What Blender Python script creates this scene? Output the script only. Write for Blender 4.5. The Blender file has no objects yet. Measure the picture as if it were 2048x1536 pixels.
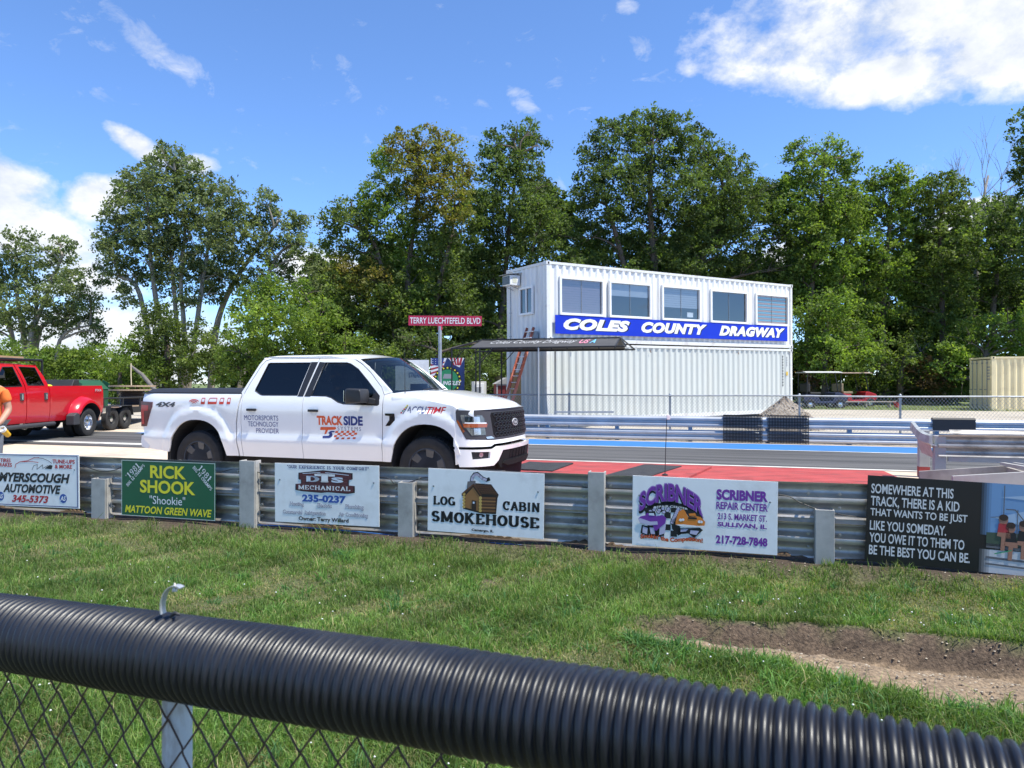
import bpy, math, random
import numpy as np
from mathutils import Vector, Matrix
from mathutils.geometry import delaunay_2d_cdt

random.seed(7)
R = math.radians
SC = bpy.context.scene
COL = SC.collection

# ------------------------------------------------------------------ camera
F_PX, CX, CY, CAM_Z = 1450.0, 1024.0, 766.0, 1.52
cam_data = bpy.data.cameras.new("camera")
cam = bpy.data.objects.new("camera", cam_data)
COL.objects.link(cam)
cam.location = (0, 0, CAM_Z)
cam.rotation_euler = (R(90), 0, 0)
cam_data.sensor_width = 36
cam_data.lens = 36 * F_PX / 2048
cam_data.shift_y = -2 / 2048
cam_data.clip_start = 0.05
cam_data.clip_end = 3000
cam_data.dof.use_dof = True
cam_data.dof.focus_distance = 10.5
cam_data.dof.aperture_fstop = 7.0
SC.camera = cam

# ------------------------------------------------------------------ light
SUN_EL, SUN_AZ = 65.0, 117.0          # azimuth clockwise from +Y
to_sun = Vector((math.cos(R(SUN_EL)) * math.sin(R(SUN_AZ)), math.cos(R(SUN_EL)) * math.cos(R(SUN_AZ)), math.sin(R(SUN_EL))))
sun_data = bpy.data.lights.new("sun", 'SUN')
sun_data.energy = 3.1
sun_data.angle = R(0.53)
sun_data.color = (1.0, 0.965, 0.86)
sun = bpy.data.objects.new("sun", sun_data)
COL.objects.link(sun)
sun.rotation_mode = 'QUATERNION'
sun.rotation_quaternion = to_sun.to_track_quat('Z', 'Y')
SC.view_settings.view_transform = 'Standard'
SC.view_settings.look = 'None'
SC.view_settings.gamma = 1.0
SC.view_settings.use_curve_mapping = False
SC.view_settings.exposure = 1.27
SC.cycles.max_bounces = 8
SC.cycles.transparent_max_bounces = 24
SC.cycles.diffuse_bounces = 3
SC.cycles.glossy_bounces = 3
SC.cycles.use_denoising = True

# ------------------------------------------------------------------ sky with clouds
wd = bpy.data.worlds.new("World")
SC.world = wd
wd.use_nodes = True
wt = wd.node_tree
wt.nodes.clear()
WN = wt.nodes.new
def wl(a, b): wt.links.new(a, b)
sky = WN('ShaderNodeTexSky')
sky.sky_type = 'NISHITA'
sky.sun_disc = False
sky.sun_elevation = R(SUN_EL)
sky.sun_rotation = R(SUN_AZ)
sky.altitude = 3500
sky.air_density = 1.2
sky.dust_density = 0.0
sky.ozone_density = 10.0
def wmath(op, a, b=None, clamp=False):
    n = WN('ShaderNodeMath'); n.operation = op; n.use_clamp = clamp
    for k, v in ((0, a), (1, b)):
        if v is None: continue
        if isinstance(v, (int, float)): n.inputs[k].default_value = v
        else: wl(v, n.inputs[k])
    return n.outputs[0]
tc = WN('ShaderNodeTexCoord')
nrm = WN('ShaderNodeVectorMath'); nrm.operation = 'NORMALIZE'; wl(tc.outputs['Generated'], nrm.inputs[0])
DIR = nrm.outputs[0]
def wnoise(scale, detail, rough, dist=0.0, off=(0, 0, 0), sc3=(1, 1, 1)):
    mp = WN('ShaderNodeMapping'); mp.inputs['Location'].default_value = off; mp.inputs['Scale'].default_value = sc3
    wl(DIR, mp.inputs['Vector'])
    n = WN('ShaderNodeTexNoise'); n.inputs['Scale'].default_value = scale; n.inputs['Detail'].default_value = detail
    n.inputs['Roughness'].default_value = rough; n.inputs['Distortion'].default_value = dist
    wl(mp.outputs[0], n.inputs['Vector'])
    return n.outputs['Fac']
def sky_dir(px, py):
    v = Vector(((px - CX) / F_PX, 1, (CY - py) / F_PX)); v.normalize(); return v
def blob(px, py, rx, ry, ang=0.0):
    """cumulus bank: an elliptical bump of probability round one direction of the sky"""
    c = sky_dir(px, py)
    fx = Vector((c.y, -c.x, 0)).normalized(); fz = fx.cross(c).normalized()
    a = R(ang)
    e1 = fx * math.cos(a) + fz * math.sin(a); e2 = fz * math.cos(a) - fx * math.sin(a)
    outs = []
    for e, r in ((e1, rx / F_PX), (e2, ry / F_PX)):
        d = WN('ShaderNodeVectorMath'); d.operation = 'DOT_PRODUCT'
        wl(DIR, d.inputs[0]); d.inputs[1].default_value = e
        outs.append(wmath('POWER', wmath('DIVIDE', wmath('SUBTRACT', d.outputs['Value'], c.dot(e)), r), 2.0))
    d = WN('ShaderNodeVectorMath'); d.operation = 'DOT_PRODUCT'
    wl(DIR, d.inputs[0]); d.inputs[1].default_value = c
    front = wmath('GREATER_THAN', d.outputs['Value'], 0.2)
    g = wmath('SUBTRACT', 1.0, wmath('ADD', outs[0], outs[1]))
    g = wmath('MAXIMUM', g, -1.0)
    return wmath('MULTIPLY', wmath('MAXIMUM', g, 0.0), front)
blobs = [blob(1890, 15, 510, 160, -4), blob(1780, 140, 170, 60, 8), blob(2120, 70, 340, 130, -5),
         blob(40, 470, 290, 125, -26), blob(-90, 335, 200, 90, -24), blob(205, 400, 100, 60, 25), blob(170, 565, 110, 50, 0),
         blob(640, 560, 130, 90, 0), blob(280, 298, 85, 34, -32), blob(400, 330, 60, 30, 0),
         blob(640, 1050, 900, 330, 0), blob(1560, 560, 140, 90, 10), blob(1950, 430, 110, 40, 10), blob(310, 690, 420, 120, 0)]
wisps = [blob(300, 90, 92, 28, -38), blob(1290, 95, 45, 26, -40), blob(1040, 195, 45, 22, -40), blob(350, 130, 50, 25, 0), blob(1255, 15, 26, 18, 0)]
acc = blobs[0]
for b in blobs[1:]:
    acc = wmath('MAXIMUM', acc, b)
wac = wisps[0]
for b in wisps[1:]:
    wac = wmath('MAXIMUM', wac, b)
n1 = wnoise(5.5, 9.0, 0.56, 0.15, (3.1, 1.7, 0.4), (1, 1, 1.7))
n2 = wnoise(15.0, 8.0, 0.62, 0.1, (7, 2, 5), (1, 1, 1.4))
n3 = wnoise(22.0, 9.0, 0.65, 0.4, (1, 4, 2), (1, 1, 1.6))
fluff = wmath('ADD', wmath('MULTIPLY', wmath('SUBTRACT', n1, 0.5), 2.1), wmath('MULTIPLY', wmath('SUBTRACT', n2, 0.5), 1.5))
# scattered fair-weather clouds all round the sky + the banks
base = wmath('ADD', wmath('ADD', wmath('MULTIPLY', acc, 1.35), fluff), -0.62)
cl = wmath('MULTIPLY', base, 1.9, True)
wsp = wmath('MULTIPLY', wmath('ADD', wmath('ADD', wmath('MULTIPLY', wac, 0.42), wmath('MULTIPLY', wmath('SUBTRACT', n3, 0.5), 1.6)), -0.16), 2.0, True)
wsp = wmath('MULTIPLY', wsp, 0.62)
cover = wmath('MAXIMUM', cl, wsp)
shade = WN('ShaderNodeMapRange'); wl(n2, shade.inputs['Value'])
shade.inputs['From Min'].default_value = 0.34; shade.inputs['From Max'].default_value = 0.60
shade.inputs['To Min'].default_value = 0.0; shade.inputs['To Max'].default_value = 1.0
ccol = WN('ShaderNodeMix'); ccol.data_type = 'RGBA'
wl(shade.outputs[0], ccol.inputs['Factor'])
ccol.inputs['A'].default_value = (2.7, 2.95, 3.35, 1); ccol.inputs['B'].default_value = (4.0, 4.05, 4.15, 1)
mixs = WN('ShaderNodeMix'); mixs.data_type = 'RGBA'
wl(wmath('MULTIPLY', cover, 0.95), mixs.inputs['Factor'])
wl(sky.outputs[0], mixs.inputs['A']); wl(ccol.outputs['Result'], mixs.inputs['B'])
bg = WN('ShaderNodeBackground'); bg.inputs['Strength'].default_value = 0.114
wl(mixs.outputs['Result'], bg.inputs['Color'])
wo = WN('ShaderNodeOutputWorld'); wl(bg.outputs[0], wo.inputs[0])

# ------------------------------------------------------------------ places: photo point -> world
M_TRK = 0.285                                           # the strip runs along y = c - M_TRK * x
U = Vector((1, -M_TRK, 0)).normalized(); N = Vector((-U.y, U.x, 0))
TRK_ROT = math.atan2(U.y, U.x)
RAIL_C = 7.11
def at(px, py, d):
    return Vector(((px - CX) / F_PX * d, d, CAM_Z - (py - CY) / F_PX * d))
def on_line(px, c, m=M_TRK):
    t = (px - CX) / F_PX; d = c / (1 + m * t)
    return Vector((t * d, d, 0))
def trk(s, c, z=0.0):
    """s metres along the strip from the line x = 0, on the line with offset c"""
    q = (c - RAIL_C) * U.x
    p = Vector((0, RAIL_C, 0)) + U * s + N * q
    return Vector((p.x, p.y, z))
def s_of(px, c):
    p = on_line(px, c); return (p - Vector((0, RAIL_C, 0))).dot(U)

# ------------------------------------------------------------------ mesh builder
class MB:
    def __init__(s): s.v = []; s.f = []
    def add(s, vs, fs):
        b = len(s.v); s.v += [tuple(p) for p in vs]; s.f += [tuple(i + b for i in f) for f in fs]; return s
    def box(s, c, d, rot=None, ch=0.0):
        x, y, z = d[0] / 2, d[1] / 2, d[2] / 2
        vs = [(-x, -y, -z), (x, -y, -z), (x, y, -z), (-x, y, -z), (-x, -y, z), (x, -y, z), (x, y, z), (-x, y, z)]
        if rot is not None: vs = [rot @ Vector(p) for p in vs]
        vs = [(p[0] + c[0], p[1] + c[1], p[2] + c[2]) for p in vs]
        return s.add(vs, [(0, 3, 2, 1), (4, 5, 6, 7), (0, 1, 5, 4), (1, 2, 6, 5), (2, 3, 7, 6), (3, 0, 4, 7)])
    def bar(s, a, b, w, h=None, up=(0, 0, 1)):
        a = Vector(a); b = Vector(b); h = w if h is None else h
        d = (b - a).normalized(); up = Vector(up)
        if abs(d.dot(up)) > 0.98: up = Vector((1, 0, 0))
        e = d.cross(up).normalized(); g = e.cross(d).normalized()
        vs = []
        for p in (a, b):
            for i, j in ((-1, -1), (1, -1), (1, 1), (-1, 1)): vs.append(p + e * (i * w / 2) + g * (j * h / 2))
        return s.add(vs, [(0, 3, 2, 1), (4, 5, 6, 7), (0, 1, 5, 4), (1, 2, 6, 5), (2, 3, 7, 6), (3, 0, 4, 7)])
    def tube(s, pts, r, n=8, cap=True):
        pts = [Vector(p) for p in pts]; k = len(pts)
        rs = r if isinstance(r, (list, tuple)) else [r] * k
        ref = None; vs = []
        for i, p in enumerate(pts):
            t = (pts[min(i + 1, k - 1)] - pts[max(i - 1, 0)]).normalized()
            if ref is None:
                ref = Vector((0, 0, 1)) if abs(t.z) < 0.9 else Vector((1, 0, 0))
            e = t.cross(ref).normalized(); g = e.cross(t).normalized(); ref = g
            for j in range(n):
                a = 2 * math.pi * j / n
                vs.append(p + (e * math.cos(a) + g * math.sin(a)) * rs[i])
        fs = [(i * n + j, i * n + (j + 1) % n, (i + 1) * n + (j + 1) % n, (i + 1) * n + j) for i in range(k - 1) for j in range(n)]
        if cap: fs += [tuple(range(n - 1, -1, -1)), tuple((k - 1) * n + j for j in range(n))]
        return s.add(vs, fs)
    def sweep(s, prof, frames, closed=True, cap=True):
        """prof: 2-D points; frames: list of (origin, ex, ey)"""
        n = len(prof); vs = []
        for o, ex, ey in frames:
            o = Vector(o); ex = Vector(ex); ey = Vector(ey)
            for a, b in prof: vs.append(o + ex * a + ey * b)
        m = n if closed else n - 1
        fs = [(i * n + j, i * n + (j + 1) % n, (i + 1) * n + (j + 1) % n, (i + 1) * n + j) for i in range(len(frames) - 1) for j in range(m)]
        if cap and closed: fs += [tuple(range(n - 1, -1, -1)), tuple((len(frames) - 1) * n + j for j in range(n))]
        return s.add(vs, fs)
    def lathe(s, prof, c=(0, 0, 0), axis='z', n=24):
        """prof: (radius, height) list"""
        vs = []; k = len(prof)
        for r, h in prof:
            for j in range(n):
                a = 2 * math.pi * j / n; x, y = r * math.cos(a), r * math.sin(a)
                p = (x, y, h) if axis == 'z' else ((h, x, y) if axis == 'x' else (x, h, y))
                vs.append((p[0] + c[0], p[1] + c[1], p[2] + c[2]))
        fs = [(i * n + j, i * n + (j + 1) % n, (i + 1) * n + (j + 1) % n, (i + 1) * n + j) for i in range(k - 1) for j in range(n)]
        closed = prof[0] == prof[-1]
        if prof[0][0] > 1e-6 and not closed: fs.append(tuple(range(n - 1, -1, -1)))
        if prof[-1][0] > 1e-6 and not closed: fs.append(tuple((k - 1) * n + j for j in range(n)))
        return s.add(vs, fs)
    def prism(s, poly, y0, y1):
        """poly in (x, z), extruded along y"""
        n = len(poly)
        vs = [(x, y0, z) for x, z in poly] + [(x, y1, z) for x, z in poly]
        fs = [tuple(range(n)), tuple(range(2 * n - 1, n - 1, -1))] + [(i, i + n, (i + 1) % n + n, (i + 1) % n) for i in range(n)]
        return s.add(vs, fs)
    def grid(s, fn, nu, nv):
        vs = [fn(i / nu, j / nv) for i in range(nu + 1) for j in range(nv + 1)]
        w = nv + 1
        return s.add(vs, [(i * w + j, (i + 1) * w + j, (i + 1) * w + j + 1, i * w + j + 1) for i in range(nu) for j in range(nv)])

def mesh_of(name, mb, mat=None, smooth=None):
    me = bpy.data.meshes.new(name)
    me.from_pydata(mb.v, [], mb.f)
    me.update()
    if smooth is not None:
        me.shade_smooth()
        if smooth < 179: me.set_sharp_from_angle(angle=R(smooth))
    if mat is not None: me.materials.append(mat)
    return me
def obj(name, mb, mat, parent=None, smooth=None, bevel=None, recalc=False, label=None):
    me = mb if isinstance(mb, bpy.types.Mesh) else mesh_of(name, mb, mat, smooth)
    if recalc:
        import bmesh
        bm = bmesh.new(); bm.from_mesh(me); bmesh.ops.recalc_face_normals(bm, faces=bm.faces); bm.to_mesh(me); bm.free()
    o = bpy.data.objects.new(name, me)
    COL.objects.link(o)
    if parent is not None: o.parent = parent
    if bevel:
        b = o.modifiers.new("bevel", 'BEVEL'); b.width = bevel; b.segments = 2; b.limit_method = 'ANGLE'; b.angle_limit = R(40)
        b.harden_normals = False
    if label: o['label'] = label
    return o
def thing(name, label, cat, loc=(0, 0, 0), rotz=0.0, group=None):
    o = bpy.data.objects.new(name, None); COL.objects.link(o)
    o.empty_display_size = 0.2
    o.location = loc; o.rotation_euler = (0, 0, rotz)
    o['label'] = label; o['category'] = cat
    if group: o['group'] = group
    return o
def tag(o, label, cat, group=None, kind=None):
    if label: o['label'] = label
    if cat: o['category'] = cat
    if group: o['group'] = group
    if kind: o['kind'] = kind
    return o
def structure(o, label=None):
    o['kind'] = 'structure'
    if label: o['label'] = label
    return o

# ------------------------------------------------------------------ materials
MATS = {}
def mat(name, col, rough=0.6, metal=0.0, var=0.0, vscale=3.0, bump=0.0, bscale=40.0, col2=None, spec=None, coat=0.0,
        dirt=None, dirt_amt=0.5, dirt_scale=1.5, rvar=0.0, stretch=(1, 1, 1), attr=None, coord='Object'):
    """Principled with procedural colour variation, stains and fine relief"""
    if name in MATS: return MATS[name]
    m = bpy.data.materials.new(name); m.use_nodes = True
    nt = m.node_tree; b = nt.nodes['Principled BSDF']; L = nt.links.new
    c4 = (*col, 1) if len(col) == 3 else col
    b.inputs['Base Color'].default_value = c4
    b.inputs['Roughness'].default_value = rough
    b.inputs['Metallic'].default_value = metal
    if spec is not None: b.inputs['Specular IOR Level'].default_value = spec
    if coat: b.inputs['Coat Weight'].default_value = coat; b.inputs['Coat Roughness'].default_value = 0.04
    need = var or bump or dirt or rvar
    if need:
        t = nt.nodes.new('ShaderNodeTexCoord'); mp = nt.nodes.new('ShaderNodeMapping'); mp.inputs['Scale'].default_value = stretch
        L(t.outputs[coord], mp.inputs['Vector'])
        def noise(sc, det=6, ro=0.6, off=0.0):
            n = nt.nodes.new('ShaderNodeTexNoise'); n.inputs['Scale'].default_value = sc; n.inputs['Detail'].default_value = det
            n.inputs['Roughness'].default_value = ro; L(mp.outputs[0], n.inputs['Vector']); return n.outputs['Fac']
        cur = None
        if var:
            mx = nt.nodes.new('ShaderNodeMix'); mx.data_type = 'RGBA'
            k = nt.nodes.new('ShaderNodeMapRange'); k.inputs['From Min'].default_value = 0.3; k.inputs['From Max'].default_value = 0.7
            L(noise(vscale), k.inputs['Value']); L(k.outputs[0], mx.inputs['Factor'])
            a = tuple(max(0, x * (1 - var)) for x in col)
            bb = col2 if col2 else tuple(min(1, x * (1 + var)) for x in col)
            mx.inputs['A'].default_value = (*a, 1); mx.inputs['B'].default_value = (*bb, 1)
            cur = mx.outputs['Result']
        if dirt:
            mx = nt.nodes.new('ShaderNodeMix'); mx.data_type = 'RGBA'
            k = nt.nodes.new('ShaderNodeMapRange'); k.inputs['From Min'].default_value = 0.5; k.inputs['From Max'].default_value = 0.72
            k.inputs['To Max'].default_value = dirt_amt
            L(noise(dirt_scale, 9, 0.68), k.inputs['Value']); L(k.outputs[0], mx.inputs['Factor'])
            if cur: L(cur, mx.inputs['A'])
            else: mx.inputs['A'].default_value = c4
            mx.inputs['B'].default_value = (*dirt, 1); cur = mx.outputs['Result']
        if cur: L(cur, b.inputs['Base Color'])
        if rvar:
            k = nt.nodes.new('ShaderNodeMapRange'); k.inputs['To Min'].default_value = max(0, rough - rvar); k.inputs['To Max'].default_value = min(1, rough + rvar)
            L(noise(vscale * 2.3), k.inputs['Value']); L(k.outputs[0], b.inputs['Roughness'])
        if bump:
            bp = nt.nodes.new('ShaderNodeBump'); bp.inputs['Strength'].default_value = bump; bp.inputs['Distance'].default_value = 0.02
            L(noise(bscale, 8, 0.65), bp.inputs['Height']); L(bp.outputs[0], b.inputs['Normal'])
    MATS[name] = m
    return m
def glass(name, tint, rough=0.02, refl=1.0):
    """tinted window pane: see-through with the reflection of a real pane"""
    if name in MATS: return MATS[name]
    m = bpy.data.materials.new(name); m.use_nodes = True; nt = m.node_tree; nt.nodes.clear(); L = nt.links.new
    o = nt.nodes.new('ShaderNodeOutputMaterial'); mx = nt.nodes.new('ShaderNodeMixShader')
    tr = nt.nodes.new('ShaderNodeBsdfTransparent'); tr.inputs[0].default_value = (*tint, 1)
    gl = nt.nodes.new('ShaderNodeBsdfGlossy'); gl.inputs['Roughness'].default_value = rough
    fr = nt.nodes.new('ShaderNodeLayerWeight'); fr.inputs['Blend'].default_value = 0.5      # facing term, the same from both sides of the pane
    pw = nt.nodes.new('ShaderNodeMath'); pw.operation = 'POWER'; pw.inputs[1].default_value = 4.5; L(fr.outputs['Facing'], pw.inputs[0])
    ad = nt.nodes.new('ShaderNodeMath'); ad.operation = 'MULTIPLY_ADD'; ad.inputs[1].default_value = 0.92; ad.inputs[2].default_value = 0.075 * refl; ad.use_clamp = True
    L(pw.outputs[0], ad.inputs[0]); L(ad.outputs[0], mx.inputs[0]); L(tr.outputs[0], mx.inputs[1]); L(gl.outputs[0], mx.inputs[2]); L(mx.outputs[0], o.inputs[0])
    MATS[name] = m
    return m

PAINT_WHITE = mat('white_paint', (0.86, 0.855, 0.85), 0.22, coat=0.8, var=0.02, vscale=2)
PLASTIC = mat('black_plastic', (0.02, 0.02, 0.023), 0.5, bump=0.08, bscale=300)
PLASTIC_G = mat('grey_plastic', (0.045, 0.045, 0.05), 0.55, bump=0.08, bscale=300)
GLOSS_BLACK = mat('gloss_black', (0.008, 0.008, 0.01), 0.12, coat=0.6)
RUBBER = mat('tyre_rubber', (0.022, 0.021, 0.021), 0.82, var=0.35, vscale=9, bump=0.2, bscale=90)
CHROME = mat('chrome', (0.75, 0.76, 0.78), 0.12, 1.0)
ALLOY = mat('polished_alloy', (0.72, 0.72, 0.74), 0.25, 1.0, rvar=0.1)
INT_DARK = mat('cabin_dark', (0.018, 0.018, 0.02), 0.8)
SEAT = mat('seat_cloth', (0.05, 0.05, 0.055), 0.85, var=0.2, vscale=20)
GALV = mat('galvanised_steel', (0.53, 0.485, 0.43), 0.40, 0.55, var=0.22, vscale=2.5, dirt=(0.09, 0.08, 0.07), dirt_amt=0.8, dirt_scale=2.6, rvar=0.15, bump=0.05, bscale=60)
GALV_FAR = mat('painted_guardrail', (0.50, 0.51, 0.53), 0.4, 0.35, var=0.16, vscale=1.3, dirt=(0.2, 0.2, 0.22), dirt_amt=0.3, rvar=0.12)
POST_GREY = mat('post_grey_paint', (0.42, 0.40, 0.37), 0.6, 0.1, var=0.14, vscale=6, dirt=(0.18, 0.16, 0.14), dirt_amt=0.5, dirt_scale=5, bump=0.06)
BOLT = mat('bolt_steel', (0.35, 0.35, 0.36), 0.4, 0.9)
STEEL_THIN = mat('fence_steel', (0.36, 0.38, 0.40), 0.5, 0.6, var=0.2, vscale=8)
BLACK_WIRE = mat('black_cable', (0.012, 0.012, 0.013), 0.55)
def flat_mat(name, col, rough=0.5):
    return mat('print_' + name, col, rough)
SIGN_WHITE = mat('sign_white', (0.85, 0.845, 0.83), 0.42, var=0.035, vscale=4, dirt=(0.50, 0.47, 0.42), dirt_amt=0.38, dirt_scale=3.0)
INK = flat_mat('black', (0.012, 0.012, 0.014))
NAVY = flat_mat('navy', (0.02, 0.035, 0.19))
BLUE = flat_mat('blue', (0.025, 0.09, 0.36))
RED = flat_mat('red', (0.50, 0.015, 0.025))
ORANGE = flat_mat('orange', (0.72, 0.10, 0.02))
YELLOW = flat_mat('yellow', (0.78, 0.70, 0.03))
WHITE = flat_mat('white', (0.80, 0.80, 0.80))
PURPLE = flat_mat('purple', (0.18, 0.035, 0.32))
GREEN = flat_mat('green', (0.012, 0.13, 0.05))
GREY = flat_mat('grey', (0.32, 0.33, 0.35))

# ------------------------------------------------------------------ lettering
_tcache = {}
def text_mesh(body, bold=0.0, shear=0.0, space=1.0):
    key = (body, round(bold, 4), round(shear, 3), space)
    if key in _tcache: return _tcache[key]
    cu = bpy.data.curves.new('lettering', 'FONT')
    cu.body = body; cu.size = 1.0; cu.offset = bold; cu.shear = shear; cu.space_character = space
    cu.resolution_u = 3
    o = bpy.data.objects.new('lettering', cu)
    COL.objects.link(o)
    dg = bpy.context.evaluated_depsgraph_get(); dg.update()
    me = bpy.data.meshes.new_from_object(o.evaluated_get(dg))
    vs = np.array([v.co[:2] for v in me.vertices]); fs = [tuple(p.vertices) for p in me.polygons]
    bpy.data.objects.remove(o); bpy.data.curves.remove(cu); bpy.data.meshes.remove(me)
    _tcache[key] = (vs, fs)
    return vs, fs

# a slab-serif stroke alphabet for the western and poster faces
def _arc(cx, cy, rx, ry, a0, a1, n=9):
    return [(cx + rx * math.cos(R(a0 + (a1 - a0) * i / n)), cy + ry * math.sin(R(a0 + (a1 - a0) * i / n))) for i in range(n + 1)]
SLAB = {
 'L': (0.62, [[(.12, 0), (.12, 1)], [(.12, .06), (.56, .06), (.56, .26)]], [(.12, 0), (.12, 1)]),
 'O': (0.72, [_arc(.36, .5, .28, .44, 0, 360, 20)], []),
 'G': (0.74, [_arc(.37, .5, .28, .44, 50, 330, 16), [(.42, .42), (.66, .42)], [(.62, .42), (.62, .06)]], []),
 'C': (0.70, [_arc(.37, .5, .28, .44, 48, 312, 16), [(.58, .62), (.58, .96)]], []),
 'A': (0.76, [[(.10, 0), (.38, .96), (.66, 0)], [(.22, .32), (.54, .32)]], [(.10, 0), (.66, 0)]),
 'B': (0.70, [[(.13, 0), (.13, 1)], [(.13, .95)] + _arc(.38, .74, .2, .21, 90, -90, 8) + [(.13, .53)], [(.13, .53)] + _arc(.40, .29, .24, .24, 90, -90, 8) + [(.13, .05)]], [(.13, 0), (.13, 1)]),
 'I': (0.40, [[(.2, 0), (.2, 1)]], [(.2, 0), (.2, 1)]),
 'N': (0.80, [[(.14, 0), (.14, 1)], [(.14, 1), (.64, 0)], [(.64, 0), (.64, 1)]], [(.14, 0), (.64, 1)]),
 'S': (0.62, [_arc(.31, .72, .2, .23, 30, 262, 10) + _arc(.31, .28, .22, .23, 80, -150, 10)], []),
 'M': (0.96, [[(.14, 0), (.14, 1)], [(.14, 1), (.48, .1), (.82, 1)], [(.82, 1), (.82, 0)]], [(.14, 0), (.82, 0)]),
 'K': (0.76, [[(.13, 0), (.13, 1)], [(.16, .42), (.58, 1)], [(.28, .55), (.62, 0)]], [(.13, 0), (.13, 1), (.62, 0), (.58, 1)]),
 'E': (0.64, [[(.13, 0), (.13, 1)], [(.13, .94), (.54, .94), (.54, .76)], [(.13, .5), (.42, .5)], [(.13, .06), (.56, .06), (.56, .26)]], [(.13, 0), (.13, 1)]),
 'H': (0.80, [[(.14, 0), (.14, 1)], [(.66, 0), (.66, 1)], [(.14, .5), (.66, .5)]], [(.14, 0), (.14, 1), (.66, 0), (.66, 1)]),
 'U': (0.78, [[(.14, 1), (.14, .32)] + _arc(.39, .32, .25, .27, 180, 360, 10) + [(.64, 1)]], [(.14, 1), (.64, 1)]),
 'R': (0.74, [[(.13, 0), (.13, 1)], [(.13, .95)] + _arc(.38, .73, .22, .22, 90, -90, 8) + [(.13, .51)], [(.36, .5), (.62, 0)]], [(.13, 0), (.13, 1), (.62, 0)]),
 'X': (0.74, [[(.1, 0), (.62, 1)], [(.1, 1), (.62, 0)]], [(.1, 0), (.62, 0), (.1, 1), (.62, 1)]),
 'P': (0.66, [[(.13, 0), (.13, 1)], [(.13, .95)] + _arc(.36, .72, .22, .23, 90, -90, 8) + [(.13, .49)]], [(.13, 0), (.13, 1)]),
 'T': (0.70, [[(.35, 0), (.35, 1)], [(.08, .74), (.08, .94), (.62, .94), (.62, .74)]], [(.35, 0)]),
 'Y': (0.72, [[(.36, 0), (.36, .45)], [(.08, 1), (.36, .45), (.64, 1)]], [(.36, 0), (.08, 1), (.64, 1)]),
 'F': (0.62, [[(.13, 0), (.13, 1)], [(.13, .94), (.54, .94), (.54, .76)], [(.13, .5), (.42, .5)]], [(.13, 0), (.13, 1)]),
 'D': (0.74, [[(.13, 0), (.13, 1)], [(.13, .95)] + _arc(.32, .5, .3, .45, 90, -90, 12) + [(.13, .05)]], []),
 '1': (0.44, [[(.22, 0), (.22, 1)], [(.22, .96), (.08, .84)]], [(.22, 0)]),
 '2': (0.60, [_arc(.3, .72, .2, .23, 170, -40, 10) + [(.1, .06), (.54, .06), (.54, .2)]], []),
 '8': (0.60, [_arc(.3, .74, .17, .21, 0, 360, 16), _arc(.3, .28, .21, .24, 0, 360, 16)], []),
 '9': (0.60, [_arc(.3, .68, .2, .26, 0, 360, 16), [(.5, .68), (.46, .3), (.34, .08), (.16, .08)]], []),
 ' ': (0.40, [], []), '"': (0.34, [[(.1, .7), (.1, 1)], [(.22, .7), (.22, 1)]], []), ',': (0.3, [[(.16, .1), (.1, -.14)]], []), '.': (.26, [[(.1, 0), (.1, .14)]], []),
}
def slab_mesh(body, w=0.15, sl=0.30, st=0.10, gap=0.10):
    vs = []; fs = []; x0 = 0.0
    def quad(pts):
        b = len(vs); vs.extend(pts); fs.append(tuple(range(b, b + len(pts))))
    for ch in body:
        adv, strokes, serifs = SLAB.get(ch, SLAB[' '])
        for st_ in strokes:
            pts = [Vector((x0 + a, b)) for a, b in st_]
            nrm_ = []
            for i in range(len(pts)):
                d = (pts[min(i + 1, len(pts) - 1)] - pts[max(i - 1, 0)])
                d = d.normalized() if d.length > 1e-9 else Vector((1, 0))
                nrm_.append(Vector((-d.y, d.x)))
            # vertical strokes thick, horizontal thinner
            for i in range(len(pts) - 1):
                d = (pts[i + 1] - pts[i]).normalized()
                wid = w * (0.62 + 0.38 * abs(d.y))
                n = Vector((-d.y, d.x)) * wid / 2
                e = d * (wid * 0.12 if len(pts) < 6 else wid * 0.22)
                quad([tuple(pts[i] - e - n), tuple(pts[i + 1] + e - n), tuple(pts[i + 1] + e + n), tuple(pts[i] - e + n)])
        for sx, sy in serifs:
            yy = sy - st if sy > .5 else sy
            quad([(x0 + sx - sl / 2, yy), (x0 + sx + sl / 2, yy), (x0 + sx + sl / 2, yy + st), (x0 + sx - sl / 2, yy + st)])
        x0 += adv + gap
    return np.array(vs), fs

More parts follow.
